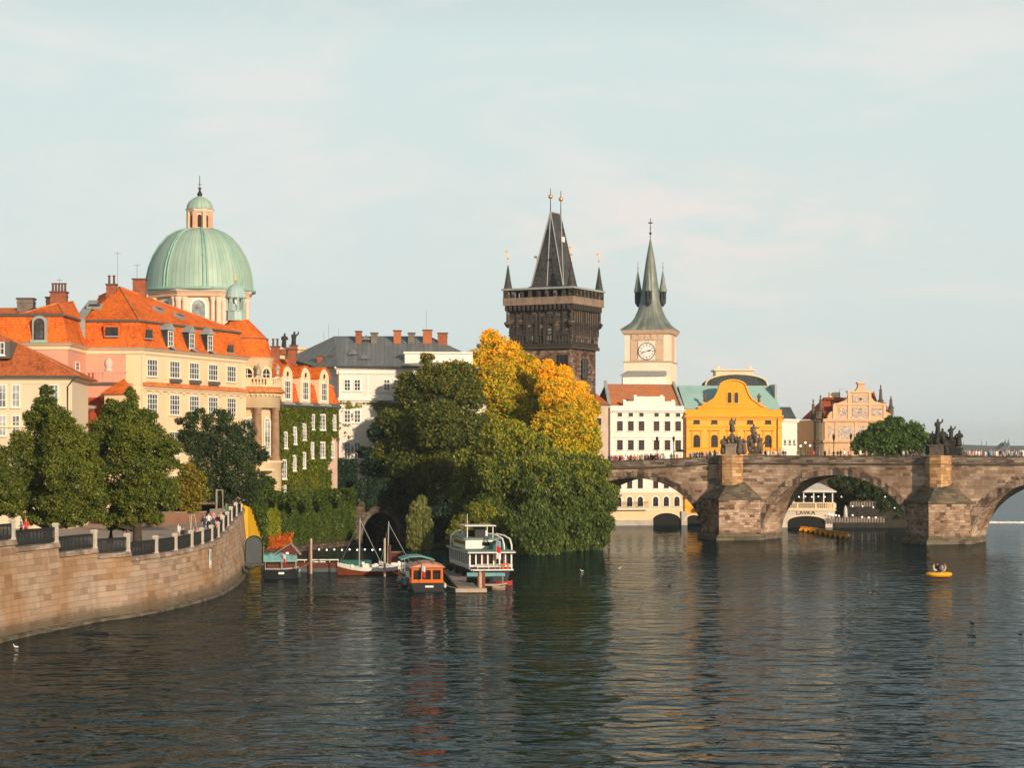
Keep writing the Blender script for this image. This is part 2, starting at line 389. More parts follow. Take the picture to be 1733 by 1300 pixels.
# ---------------------------------------------------------------- skinned figures
def skin(joints,edges,sub=1,root=0):
    me=bpy.data.meshes.new('sk'); me.from_pydata([j[0] for j in joints],edges,[])
    ob=bpy.data.objects.new('sk',me); COL.objects.link(ob)
    m=ob.modifiers.new('s','SKIN'); m.use_smooth_shade=True
    for i,j in enumerate(joints):
        r=j[1]; r=(r,r) if not isinstance(r,tuple) else r; d=me.skin_vertices[0].data[i]; d.radius=r; d.use_root=(i==root)
    if sub: ss=ob.modifiers.new('u','SUBSURF'); ss.levels=sub; ss.render_levels=sub
    dg=bpy.context.evaluated_depsgraph_get(); ev=ob.evaluated_get(dg); out=bpy.data.meshes.new_from_object(ev)
    vs=[tuple(v.co) for v in out.vertices]; fs=[tuple(p.vertices) for p in out.polygons]
    bpy.data.objects.remove(ob); bpy.data.meshes.remove(me); bpy.data.meshes.remove(out); return vs,fs
REFL=.43; WAVE=.50
# ---------------------------------------------------------------- materials
blocks('bridge_stone',1.15,.46,[(.0,(.045,.038,.032)),(.13,(.12,.09,.07)),(.21,(.36,.25,.175)),(.45,(.48,.34,.24)),(.68,(.58,.43,.31)),(.9,(.66,.52,.40))],(.25,.18,.13),.02,stain=(.40,.36,.34),stainamt=.8,sscale=.22,top=(1.1,(.045,.05,.035)),bump=.5)
blocks('bridge_parapet',1.2,.36,[(.0,(.06,.05,.045)),(.3,(.20,.16,.13)),(.6,(.36,.29,.225)),(.9,(.48,.39,.31))],(.12,.10,.08),.025,stain=(.45,.42,.40),stainamt=.8,sscale=.2)
blocks('arch_ring',.62,1.4,[(.0,(.05,.042,.036)),(.35,(.16,.12,.095)),(.6,(.36,.26,.19)),(.9,(.48,.36,.27))],(.05,.04,.035),.05,stain=(.4,.36,.34),stainamt=.8,sscale=.3)
blocks('pilaster_stone',1.0,.5,[(.0,(.22,.13,.06)),(.35,(.46,.28,.14)),(.6,(.60,.39,.20)),(.9,(.66,.46,.26))],(.22,.14,.08),.025,stain=(.6,.5,.4),stainamt=.5,sscale=.5)
blocks('cutwater_stone',.85,.40,[(.0,(.035,.028,.022)),(.16,(.11,.075,.055)),(.26,(.28,.19,.13)),(.5,(.39,.28,.20)),(.8,(.48,.36,.27)),(.97,(.55,.44,.34))],(.17,.12,.09),.022,stain=(.45,.38,.33),stainamt=.75,sscale=.35,top=(1.2,(.04,.045,.03)))
blocks('cap_stone',1.1,.5,[(.0,(0.060,0.054,0.042)),(.4,(0.120,0.102,0.072)),(.9,(0.204,0.168,0.120))],(.05,.045,.035),.03,stain=(.6,.6,.5),stainamt=.5,sscale=.4)
blocks('quay_stone',1.45,.46,[(.0,(.18,.125,.085)),(.14,(.28,.195,.135)),(.3,(.37,.275,.20)),(.6,(.42,.315,.235)),(.85,(.45,.34,.26)),(.97,(.47,.30,.14))],(.20,.145,.10),.02,stain=(.84,.62,.36),stainamt=.7,sscale=.17,top=(1.0,(.08,.07,.045)),bump=.4)
blocks('coping_stone',1.6,.6,[(.0,(.22,.17,.13)),(.5,(.38,.30,.24)),(.9,(.48,.38,.30))],(.15,.11,.08),.02,stain=(.5,.42,.35),stainamt=.7,sscale=.6)
blocks('tower_stone',1.0,.42,[(.0,(.018,.017,.016)),(.3,(.05,.047,.044)),(.6,(.10,.090,.080)),(.85,(.20,.15,.115)),(1.0,(.34,.25,.18))],(.02,.018,.017),.03,stain=(.5,.47,.45),stainamt=.6,sscale=.25)
blocks('tower_low',.8,.4,[(.0,(.04,.03,.025)),(.3,(.13,.085,.065)),(.6,(.27,.18,.14)),(.9,(.38,.27,.21))],(.06,.045,.038),.03,stain=(.4,.34,.3),stainamt=.8,sscale=.25)
blocks('old_wall',.8,.4,[(.0,(.04,.035,.03)),(.5,(.11,.085,.065)),(.9,(.19,.14,.10))],(.04,.03,.025),.03,stain=(.5,.5,.42),stainamt=.7)
plain('tower_band',(.26,.19,.14),.8,var=.3,scale=1.2)
plain('tower_dark',(.055,.047,.042),.85,var=.25,scale=1.5)
plain('cream',(.74,.57,.36),.8,var=.10,scale=.25); plain('cream_shade',(.60,.48,.34),.8,var=.07)
plain('trim_cream',(.78,.62,.42),.8,var=.05); plain('pink',(.66,.32,.23),.8,var=.07,scale=.3)
plain('warm_white',(.76,.72,.66),.8,var=.08,scale=.25); plain('trim_white',(.80,.77,.71),.8,var=.06)
plain('bright_cream',(.80,.77,.68),.8,var=.05,scale=.25); plain('mill_cream',(.70,.55,.35),.8,var=.06,scale=.3)
plain('yellow',(.82,.35,.022),.8,var=.05,scale=.3); plain('yellow_pale',(.82,.41,.065),.8,var=.05,scale=.3)
plain('yellow_trim',(.82,.40,.05),.8,var=.04); plain('mill_base',(.42,.39,.36),.85,var=.15)
plain('sgraffito_wall',(.60,.40,.23),.8,var=.08); plain('sgraffito_trim',(.66,.44,.28),.8,var=.07)
plain('column_stone',(.30,.19,.12),.85,var=.25,scale=1.5); plain('drum_pink',(.78,.60,.47),.8,var=.08); plain('drum_trim',(.70,.42,.27),.8,var=.1); plain('warm_cream',(.66,.55,.40),.8,var=.06,scale=.3); plain('pinkish',(.60,.42,.33),.8,var=.1)
plain('tower_cream',(.80,.70,.55),.8,var=.06,scale=.3); plain('tower_trim',(.60,.42,.29),.8,var=.1,scale=.8); tiles('roof_tile_mill',(.40,.14,.055),(.55,.17,.05),(.28,.20,.16)); plain('roof_turquoise',(.30,.48,.45),.6,var=.10,scale=.2); plain('club_wall',(.58,.52,.44),.8,var=.08)
plain('beige_wall',(.52,.42,.34),.85,var=.12)
m,t,b=newmat('sgraffito'); g=t.a('ShaderNodeNewGeometry').outputs['Position']
t.set(b.inputs['Base Color'],t.ramp(t.noise(g,1.9,5,.7,1.6),[(.42,(.24,.19,.17)),(.5,(.46,.38,.33)),(.58,(.60,.50,.42))])); b.inputs['Roughness'].default_value=.85
tiles('roof_tile',(.60,.125,.018),(.76,.175,.022),(.34,.06,.015)); tiles('roof_tile_old',(.42,.11,.035),(.54,.15,.045),(.20,.055,.025))
tiles('roof_tile_red',(.30,.06,.025),(.40,.09,.035),(.14,.03,.015)); tiles('ridge_tile',(.58,.19,.06),(.66,.24,.08),(.3,.1,.04),.4,.4)
seams('slate_sheet',(.11,.125,.13),(.155,.17,.175),(.21,.225,.225),.7,.45,.05)
seams('copper',(.25,.38,.32),(.32,.46,.38),(.39,.53,.43),.75,.55,.0)
seams('copper_pale',(.24,.40,.38),(.36,.52,.49),(.46,.60,.56),.6,.55,.0)
seams('spire_copper',(.11,.125,.115),(.19,.22,.19),(.30,.40,.34),.5,.5,.1)
tiles('slate',(.055,.057,.060),(.085,.087,.088),(.016,.017,.018),.3,.3); tiles('slate_blue',(.045,.06,.065),(.075,.095,.10),(.02,.026,.03),.3,.3)
plain('copper_trim',(.26,.44,.37),.6,var=.15); plain('gutter',(.10,.10,.095),.5,var=.1); plain('lead',(.30,.33,.32),.5,var=.12)
plain('brick',(.30,.10,.05),.85,var=.25,scale=2); plain('brick_orange',(.42,.14,.06),.85,var=.15,scale=2); plain('chimney_cap',(.12,.07,.05),.85); plain('pot_clay',(.16,.08,.06),.8)
plain('grey_plaster',(.18,.16,.14),.85,var=.2)
plain('white_frame',(.78,.77,.74),.5,var=0); plain('brown_frame',(.055,.025,.018),.5,var=0); plain('dark_frame',(.03,.025,.02),.5,var=0)
for nm,c,r in (('glass',(.045,.048,.05),.12),('glass_dark',(.018,.015,.014),.15),('glass_sky',(.22,.24,.24),.15)):
    m,t,b=newmat(nm); g=t.a('ShaderNodeNewGeometry').outputs['Position']
    t.set(b.inputs['Base Color'],t.ramp(t.noise(g,.7,2),[(.4,tuple(x*.6 for x in c)),(.65,tuple(x*1.9 for x in c))])); b.inputs['Roughness'].default_value=r
    bp=t.a('ShaderNodeBump',i_Height=t.noise(g,.9,2)); bp.inputs['Strength'].default_value=.12; t.set(b.inputs['Normal'],bp)
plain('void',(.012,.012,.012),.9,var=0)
plain('statue_stone',(.13,.105,.082),.85,var=.35,scale=2.5); plain('statue_dark',(.035,.034,.03),.8,var=.3,scale=2.5); plain('statue_pale',(.42,.36,.29),.85,var=.2,scale=2)
plain('pedestal',(.36,.29,.22),.85,var=.15); plain('gold',(.80,.42,.16),.35,metal=.7,var=0); plain('iron',(.022,.026,.026),.5,var=.1,metal=.3)
plain('post_stone',(.52,.47,.40),.85,var=.15,scale=2); plain('bark',(.06,.045,.032),.9,var=.3,scale=3); plain('bark_pale',(.28,.24,.19),.9,var=.3,scale=3)
plain('wood',(.22,.15,.10),.8,var=.25,scale=2); plain('wood_pale',(.42,.34,.26),.8,var=.2,scale=2); plain('wood_grey',(.25,.21,.18),.85,var=.2,scale=2); plain('hut_red',(.11,.028,.018),.7,var=.15)
plain('boat_white',(.72,.72,.68),.4,var=.06); plain('boat_black',(.018,.02,.022),.35,var=.1); plain('boat_brown',(.20,.055,.025),.4,var=.15); plain('boat_orange',(.62,.14,.02),.3,var=.12)
plain('boat_roof',(.55,.26,.17),.5,var=.1); plain('tarp_teal',(.16,.36,.36),.7,var=.15,scale=1.5); plain('tarp_green',(.02,.13,.11),.7,var=.15); plain('deck_green',(.16,.24,.22),.7,var=.1); plain('boat_red',(.32,.03,.02),.4,var=.05); plain('red_white',(.7,.68,.66),.6,var=0)
plain('flag_red',(.60,.03,.02),.7,var=0); plain('flag_white',(.75,.75,.75),.7,var=0); plain('flag_blue',(.25,.33,.42),.7,var=0); plain('life_orange',(.75,.12,.02),.6,var=0)
plain('pedalo',(.85,.40,.015),.4,var=.05); plain('metal_grey',(.085,.105,.115),.45,var=.1,metal=.2); plain('umbrella_cloth',(.6,.57,.52),.8,var=.05); plain('sign_blue',(.20,.36,.48),.5,var=0); plain('sign_white',(.78,.78,.76),.5,var=0); plain('letter',(.03,.022,.02),.6,var=0)
plain('rubber',(.02,.02,.02),.8,var=0); plain('yellow_wall',(.74,.42,.012),.85,var=.12,scale=.5); plain('brown_wall',(.20,.11,.07),.9,var=.2)
plain('bulb',(.9,.88,.8),.4,var=0,emit=((1,.95,.85),1.6)); plain('ochre_pave',(.33,.26,.21),.9,var=.12,scale=.4)
plain('far_roof',(.40,.22,.17),.9,var=.2,scale=.02); plain('far_wall',(.55,.48,.42),.9,var=.2,scale=.02); plain('far_green',(.05,.08,.05),.9,var=.3,scale=.02); plain('far_stone',(.10,.13,.12),.9,var=.1,scale=.1)
plain('foam',(.75,.77,.76),.7,var=.1)
leafmat('leaf_linden',[(.045,.085,.014),(.125,.165,.022),(.25,.26,.032)],.35)
leafmat('leaf_dark',[(.022,.050,.020),(.045,.080,.026),(.090,.125,.030)],.35)
leafmat('leaf_cluster',[(.045,.082,.016),(.100,.135,.022),(.23,.22,.030)],.22,hi=(25,40,(.42,.32,.035)))  # bronze towards the top paints sunlight onto the dark crown
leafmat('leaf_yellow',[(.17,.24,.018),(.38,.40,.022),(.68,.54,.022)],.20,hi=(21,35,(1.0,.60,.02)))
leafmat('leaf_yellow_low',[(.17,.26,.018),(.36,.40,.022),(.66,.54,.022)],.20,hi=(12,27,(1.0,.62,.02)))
leafmat('leaf_willow',[(.045,.092,.024),(.100,.160,.032),(.205,.250,.044)],.22,hi=(10,22,(.50,.47,.03)))  # yellow-green upper crown is sunlight put into the leaf colour
leafmat('leaf_olive',[(0.094,0.130,0.019),(0.188,0.221,0.026),(0.392,0.368,0.034)],.22)
leafmat('leaf_weeping',[(.13,.17,.05),(.24,.27,.08),(.36,.37,.12)],.5)
leafmat('leaf_autumn',[(0.090,0.112,0.012),(0.225,0.224,0.020),(0.510,0.266,0.030)],.5)
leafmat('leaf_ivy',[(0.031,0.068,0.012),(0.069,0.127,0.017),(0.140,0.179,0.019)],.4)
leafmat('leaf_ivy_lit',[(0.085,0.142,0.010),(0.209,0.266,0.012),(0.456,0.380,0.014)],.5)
leafmat('leaf_ivy_wall',[(0.051,0.095,0.008),(0.108,0.154,0.010),(0.230,0.218,0.010)],.3)
plain('curtain_red',(.35,.10,.07),.8,var=.1)
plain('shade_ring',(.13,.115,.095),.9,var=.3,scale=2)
plain('terrace_dark',(.035,.033,.028),.9,var=.3)
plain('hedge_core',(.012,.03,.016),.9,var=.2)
leafmat('leaf_creeper',[(0.420,0.072,0.010),(0.700,0.120,0.010),(0.630,0.300,0.020)],.8)
leafmat('leaf_hedge',[(.008,.028,.016),(.014,.042,.020),(.024,.060,.024)],.4)
leafmat('leaf_right',[(0.032,0.087,0.018),(0.081,0.158,0.026),(0.162,0.245,0.036)],.25)
leafmat('leaf_far',[(.05,.07,.04),(.08,.10,.05),(.12,.14,.06)],.2)
leafmat('grass',[(.03,.06,.015),(.05,.09,.02),(.09,.13,.03)],.4)
for nm,c in (('cloth_white',(.72,.72,.72)),('cloth_black',(.02,.02,.025)),('cloth_navy',(.03,.05,.11)),('cloth_blue',(.18,.38,.52)),('cloth_red',(.55,.05,.03)),('cloth_orange',(.65,.14,.03)),('cloth_grey',(.25,.25,.26)),('cloth_pink',(.62,.28,.26)),('cloth_green',(.06,.16,.10)),('cloth_beige',(.50,.40,.28)),('denim',(.05,.08,.14)),('skin',(.55,.32,.22)),('hair',(.035,.022,.015))): plain(nm,c,.8,var=0)
# water
m,t,b=newmat('river_water'); pos=t.a('ShaderNodeNewGeometry').outputs['Position']

sz=t.a('ShaderNodeSeparateXYZ',i_0=pos); 
na=t.noise(t.vmul(pos,(.85,1.0,1)),.40,1,.45,.7); nb_=t.noise(t.vmul(pos,(.8,1.2,1)),.95,2,.5,.6); nc=t.noise(t.vmul(pos,(.9,1.3,1)),2.6,2,.5)
gust=t.noise(t.vmul(pos,(.4,1,1)),.03,3,.6,1.0); 
calm=t.math('SUBTRACT',1.32,t.math('DIVIDE',sz.outputs[1],300.0),clamp=True)
amp=t.math('MULTIPLY',t.math('MULTIPLY',t.math('SUBTRACT',gust,.18,clamp=True),2.9),calm)
hh=t.math('ADD',t.math('ADD',t.math('MULTIPLY',na,1.0),t.math('MULTIPLY',nb_,.24)),t.math('MULTIPLY',nc,.015))
bp=t.a('ShaderNodeBump',i_Height=t.math('MULTIPLY',hh,amp)); bp.inputs['Strength'].default_value=1; bp.inputs['Distance'].default_value=WAVE if 'WAVE' in globals() else 4.6
t.n.remove(b); out=[x for x in t.n if x.type=='OUTPUT_MATERIAL'][0]
fz=t.a('ShaderNodeFresnel',i_IOR=1.33,i_Normal=bp); df=t.a('ShaderNodeBsdfDiffuse',i_Color=(.004,.015,.018,1)); gl=t.a('ShaderNodeBsdfGlossy',i_Color=(.86,.93,.96,1),i_Roughness=.035,i_Normal=bp)
mx=t.a('ShaderNodeMixShader',i_0=t.math('MULTIPLY',fz.outputs[0],REFL),i_1=df.outputs[0],i_2=gl.outputs[0]); t.l.new(mx.outputs[0],out.inputs[0])
# ---------------------------------------------------------------- setting
def struct(name,mb,mats,loc=(0,0,0)):
    o=link(name,mb.mesh(name,loc),mats,None,loc); o['kind']='structure'; return o
mb=MB(); mb.quad((-2500,-60,0),(2500,-60,0),(6000,7000,0),(-6000,7000,0)); struct('river_water',mb,'river_water')
# quay wall: waterline read as points, curving
QW=[(-140,1152),(-60,1107),(0,1087),(92,1067),(162,1053),(221,1045),(277,1034),(332,1020),(369,1008),(399,989),(415,969),(421,950)]
QP=[(PX(a,WY(b)),WY(b)) for a,b in QW]
def catmull(pts,n=6):
    out=[]
    for i in range(len(pts)-1):
        p0=pts[max(i-1,0)];p1=pts[i];p2=pts[i+1];p3=pts[min(i+2,len(pts)-1)]
        for k in range(n):
            t=k/n; out.append(tuple(.5*((2*p1[j])+(-p0[j]+p2[j])*t+(2*p0[j]-5*p1[j]+4*p2[j]-p3[j])*t*t+(-p0[j]+3*p1[j]-3*p2[j]+p3[j])*t**3) for j in (0,1)))
    out.append(pts[-1]); return out
Q=catmull(QP,6)
# wall top height by distance: steps down, then climbs
BAT=.10
def qnorm(i):
    a=Q[max(i-1,0)];b=Q[min(i+1,len(Q)-1)]; d=V(b[0]-a[0],b[1]-a[1],0).normalized(); return V(d.y,-d.x,0)   # towards the river
cum=[0]
for i in range(1,len(Q)): cum.append(cum[-1]+math.hypot(Q[i][0]-Q[i-1][0],Q[i][1]-Q[i-1][1]))
def qat(s):
    for i in range(1,len(Q)):
        if cum[i]>=s or i==len(Q)-1:
            t=(s-cum[i-1])/max(1e-6,cum[i]-cum[i-1]); n=qnorm(i-1).lerp(qnorm(i),t).normalized()
            return V(Q[i-1][0]+(Q[i][0]-Q[i-1][0])*t,Q[i-1][1]+(Q[i][1]-Q[i-1][1])*t,0),n
def s_of_px(px,zt):   # arc position where the wall's top edge shows at image column px
    best=None
    for k in range(0,4000):
        s=cum[-1]*k/4000; p,n=qat(s); q=p-n*(BAT*zt); e=abs(CX+q.x/q.y*F-px)
        if best is None or e<best[0]: best=(e,s)
    return best[1]
# (post px, coping y at post) -> level bays between posts on the left, a climbing ramp on the far right
posts_px=[(-46,908,908),(25,914,921),(98,919,931),(163,929,937),(219,934,943),(267,937,937),(300,932,932),(327,926,926),(345,921,921),(361,916,916),(372,910,910),(380,899,899),(388,891,891),(394,882,882),(402,874,874),(410,865,865),(417,858,858)]
def solve_post(px,py):
    z=6.0
    for it in range(3):
        s=s_of_px(px,z); p,n=qat(s); q=p-n*(BAT*z); z=PZ(py,q.y)
    return s,z
BAYS=[]; PS=[]
for px,pa,pb in posts_px: s,za=solve_post(px,pa); PS.append([s,za,za if pa==pb else PZ(pb,(qat(s)[0]-qat(s)[1]*BAT*za).y)])
for i in range(1,len(PS)): PS[i][0]=max(PS[i][0],PS[i-1][0]+.7)
PS[0][0]=0.0
for i in range(len(PS)-1):
    z1=PS[i+1][1]
    z0=z1 if i<4 else PS[i][2]
    BAYS.append((PS[i][0],PS[i+1][0],z0,z1))
# ---- the wall body, coping, posts, railing
qwall=thing('quay_wall','long curved retaining wall of pinkish sandstone blocks rising from the river at left','wall',(Q[10][0],Q[10][1],0))
body=MB(); cop=MB(); 
def wpt(s,z,o=0): p,n=qat(s); return p-n*(BAT*z-o)+V(0,0,z)
S_END=cum[-1]
for bi,(s0,s1,z0,z1) in enumerate(BAYS):
    n=max(2,int((s1-s0)/1.2)); ss=[s0+(s1-s0)*k/n for k in range(n+1)]; zz=[z0+(z1-z0)*k/n for k in range(n+1)]
    for k in range(n):
        a,b=ss[k],ss[k+1]; za,zb=zz[k]-.35,zz[k+1]-.35
        body.add([wpt(a,-1.2),wpt(b,-1.2),wpt(b,zb),wpt(a,za)],[(0,1,2,3)],0,False,[[(a,-1.2),(b,-1.2),(b,zb),(a,za)]])
        pr=lambda s,z:[wpt(s,z-.35,.22),wpt(s,z,.16),wpt(s,z,-.5),wpt(s,z-.35,-.5)]
        A=pr(a,zz[k]);B=pr(b,zz[k+1]); cop.add(A+B,[(0,4,5,1),(1,5,6,2),(2,6,7,3),(3,7,4,0)])
    A=pr(ss[0],zz[0]);B=pr(ss[-1],zz[-1]); cop.add(A,[(0,1,2,3)]); cop.add(B,[(3,2,1,0)])
    zn=BAYS[bi+1][2] if bi+1<len(BAYS) else 0   # return at each step
    body.quad(wpt(s1,-1.2,-.02),wpt(s1,-1.2,-1.5),wpt(s1,z1-.35,-1.5),wpt(s1,z1-.35,-.02))
# footing ledge along the waterline
foot=MB(); n=90
for k in range(n):
    a=cum[-1]*k/n;b=cum[-1]*(k+1)/n
    A=[wpt(a,-.6,.45),wpt(a,.22,.35),wpt(a,.34,.0)];B=[wpt(b,-.6,.45),wpt(b,.22,.35),wpt(b,.34,.0)]
    foot.add(A+B,[(0,3,4,1),(1,4,5,2)])
part('wall_face',body,'quay_stone',qwall); part('coping',cop,'coping_stone',qwall); part('footing',foot,'cap_stone',qwall)
# sign on the wall, downpipe slot
fence=thing('quay_railing','dark green iron railing between pale stone posts along the top of the curved quay wall','railing',wpt(BAYS[4][0],BAYS[4][2]))
for i,(s,za,zb) in enumerate(PS):
    zt=max(za,zb); p=wpt(s,zt,-.2); d=qat(s)[1]; rz=math.atan2(d.y,d.x)
    m=MB(); hgt=1.36
    m.box(p.x,p.y,min(za,zb)-.02,.36,.36,hgt+(zt-min(za,zb)),rz); m.box(p.x,p.y,zt+hgt-.02,.46,.46,.10,rz); m.box(p.x,p.y,zt-.0,.44,.44,.16,rz)
    m.box(p.x,p.y,zt+hgt+.08,.36,.36,.09,rz)
    part('post',m,'post_stone',fence)
for bi,(s0,s1,z0,z1) in enumerate(BAYS):
    m=MB(); a=s0+.2;b=s1-.2
    if b-a<.3: continue
    Z=lambda s:z0+(z1-z0)*(s-s0)/(s1-s0)
    k=max(3,int((b-a)/.14)); g=lambda s,h:wpt(s,Z(s),-.2)+V(0,0,h)
    seg=max(1,int((b-a)/1.5))
    for j in range(seg):
        u=a+(b-a)*j/seg;v=a+(b-a)*(j+1)/seg
        m.tube([g(u,1.18),g(v,1.18)],.045,5); m.tube([g(u,.14),g(v,.14)],.035,5); m.tube([g(u,.98),g(v,.98)],.022,4); m.tube([g(u,.36),g(v,.36)],.02,4)
    for j in range(k+1):
        u=a+(b-a)*j/k; m.tube([g(u,.05),g(u,1.2)],.021 if j%5 else .035,4,cap=False)
        if j<k:
            c=a+(b-a)*(j+.5)/k; m.tube([g(u,.98),g(c,1.13),g(a+(b-a)*(j+1)/k,.98)],.018,3,cap=False); m.tube([g(u,.14),g(c,.3),g(a+(b-a)*(j+1)/k,.14)],.018,3,cap=False)
    part('railing_panel',m,'iron',fence)
# sign plate on the quay wall
s=s_of_px(355,3.5); m=MB(); p=wpt(s,0); nn=qat(s)[1]; dd=V(-nn.y,nn.x,0)
zc=PZ(946,p.y); o=wpt(s,zc,.05)
sg=thing('wall_sign','small blue and white plate fixed to the quay wall face','sign',o)
m.hexa(o-dd*.42-V(0,0,.85),dd*.84,nn*.06,V(0,0,1.7)); part('plate',m,'sign_white',sg)
m=MB(); m.hexa(o-dd*.34+nn*.062-V(0,0,.15),dd*.68,nn*.01,V(0,0,.9)); m.hexa(o-dd*.34+nn*.062-V(0,0,.75),dd*.68,nn*.01,V(0,0,.12)); part('symbol_panel',m,'sign_blue',sg)
# ---- land
land=MB()   # promenade behind the quay
inner=[]; 
for (s0,s1,z0,z1) in BAYS:
    inner.append((wpt(s0+.01,z0-.05,-.45),)); inner.append((wpt(s1-.01,z1-.05,-.45),))
inner=[i[0] for i in inner]
back=[V(p.x-14,p.y,5.15) for k,p in enumerate(inner)]; back2=[V(-160,p.y,5.1) for p in inner]
for k in range(len(inner)-1): land.quad(inner[k],inner[k+1],back[k+1],back[k]); land.quad(back[k],back[k+1],back2[k+1],back2[k])
struct('promenade',land,'ochre_pave')
# street and courtyard ground behind, one sheet
gr=MB(); gr.poly([V(-300,258,7.3),V(-34,258,7.3),V(-33.4,267,7.4),V(-33.2,284.3,7.5),V(-23.8,318.5,7.5),V(-15.2,326.5,7.5),V(10,352,7.4),V(12,420,7.6),V(-300,520,7.6)][::1])
struct('street_ground',gr,'ochre_pave')
# low grassy bank under the big trees
bk=MB(); ring=[(-14.6,322),(-12.5,306),(-6,296),(1,291),(8,297),(11,315),(14,345),(14,370),(-20,352),(-16,330)]
top=[V(x*.92+.2,y*.985+4.8,1.1) for x,y in ring]; low=[V(x,y,-.6) for x,y in ring]
bk.rings([low,[V(a.x,a.y,.35) for a in low],top],0); bk.poly(top)
struct('river_bank',bk,'grass')
# ---------------------------------------------------------------- stone bridge
TH=math.radians(27); BD=V(math.cos(TH),-math.sin(TH),0); BN=V(math.sin(TH),math.cos(TH),0)   # along / through
F0=V(32.2,331,0)+BN*5.5
SP=33.3; BW=9.6
def bp_(u,v,z): return F0+BD*u+BN*v+V(0,0,z)
bfac=Fac(0,0,0,0,pts=(bp_(0,0,0),bp_(10,0,0)))
bfac.p0=V(F0.x,F0.y,0)
def bu(px): return bfac.hit(px,770)[0]
def topz(u):
    tab=[(-60,12.3),(bu(1022),12.35),(bu(1130),12.75),(bu(1210),13.28),(0,13.32),(SP,13.2),(SP*2,13.15),(120,13.0)]
    for (a,b),(c,d) in zip(tab,tab[1:]):
        if u<=c: return b+(d-b)*max(0,(u-a))/(c-a)
    return tab[-1][1]
ARCH=[(-49.5,12.0,8.9,.5),(-17.0,12.2,9.2,.5),(17.0,12.2,9.9,.4),(SP+17.6,12.9,9.1,.5),(SP*2+17.6,12.5,9.3,.5)]
bridge=thing('stone_bridge','long old sandstone bridge with round arches crossing the river at right','bridge',bp_(0,4.8,0))
NA=28
us=[-62.0]; low_=[-1.0]
for c,a,b,zs in ARCH:
    us.append(c-a); low_.append(-1.0)
    for k in range(NA+1):
        th=math.pi-math.pi*k/NA; us.append(c+a*math.cos(th)); low_.append(zs+b*math.sin(th))
    us.append(c+a); low_.append(-1.0)
us.append(104.0); low_.append(-1.0)
PAR=1.25
wf=MB(); wb=MB(); so=MB()
for k in range(len(us)-1):
    a,b=us[k],us[k+1]
    if b-a<1e-6:
        so.quad(bp_(a,0,low_[k]),bp_(a,BW,low_[k]),bp_(b,BW,low_[k+1]),bp_(b,0,low_[k+1])); continue
    n=1 if b-a<6 else int((b-a)/5)+1
    for j in range(n):
        p=a+(b-a)*j/n;q=a+(b-a)*(j+1)/n; lp=low_[k]+(low_[k+1]-low_[k])*j/n; lq=low_[k]+(low_[k+1]-low_[k])*(j+1)/n
        wf.quad(bp_(p,0,lp),bp_(q,0,lq),bp_(q,0,topz(q)-PAR),bp_(p,0,topz(p)-PAR))
        wb.quad(bp_(q,BW,lq),bp_(p,BW,lp),bp_(p,BW,topz(p)-PAR),bp_(q,BW,topz(q)-PAR))
    if low_[k]>-.9 or low_[k+1]>-.9:
        so.add([bp_(a,0,low_[k]),bp_(a,BW,low_[k]),bp_(b,BW,low_[k+1]),bp_(b,0,low_[k+1])],[(0,1,2,3)],0,False,[[(0,us[k]+low_[k]),(BW,us[k]+low_[k]),(BW,us[k+1]+low_[k+1]),(0,us[k+1]+low_[k+1])]])
part('spandrel_wall',wf,'bridge_stone',bridge); part('spandrel_wall',wb,'bridge_stone',bridge); part('vault',so,'bridge_stone',bridge)
# deck and parapets
dk=MB(); pfs=[MB(),MB()]
N=56
for k in range(N):
    a=-62+166*k/N;b=-62+166*(k+1)/N; za,zb=topz(a),topz(b)
    dk.quad(bp_(a,.3,za-.8),bp_(b,.3,zb-.8),bp_(b,BW-.3,zb-.8),bp_(a,BW-.3,za-.8))
    for v0,v1 in ((-.10,.34),(BW-.34,BW+.10)):
        pf=pfs[0] if v0<0 else pfs[1]
        A=[bp_(a,v0,za-PAR),bp_(a,v0,za-.14),bp_(a,v1,za-.14),bp_(a,v1,za-PAR)];B=[bp_(b,v0,zb-PAR),bp_(b,v0,zb-.14),bp_(b,v1,zb-.14),bp_(b,v1,zb-PAR)]
        pf.add(A+B,[(0,4,5,1),(1,5,6,2),(2,6,7,3),(3,7,4,0)])
        e=.07; A=[bp_(a,v0-e,za-.14),bp_(a,v0-e,za),bp_(a,v1+e,za),bp_(a,v1+e,za-.14)];B=[bp_(b,v0-e,zb-.14),bp_(b,v0-e,zb),bp_(b,v1+e,zb),bp_(b,v1+e,zb-.14)]
        pf.add(A+B,[(0,4,5,1),(1,5,6,2),(2,6,7,3),(3,7,4,0)],1)
        if v0<0:   # moulding course
            A=[bp_(a,-.22,za-PAR-.12),bp_(a,-.22,za-PAR+.06),bp_(a,-.1,za-PAR+.10),bp_(a,0,za-PAR-.16)];B=[bp_(b,-.22,zb-PAR-.12),bp_(b,-.22,zb-PAR+.06),bp_(b,-.1,zb-PAR+.10),bp_(b,0,zb-PAR-.16)]
            pf.add(A+B,[(0,4,5,1),(1,5,6,2),(3,7,4,0)],1)
part('deck',dk,'ochre_pave',bridge); [part('parapet',x,['bridge_parapet','cap_stone'],bridge) for x in pfs]
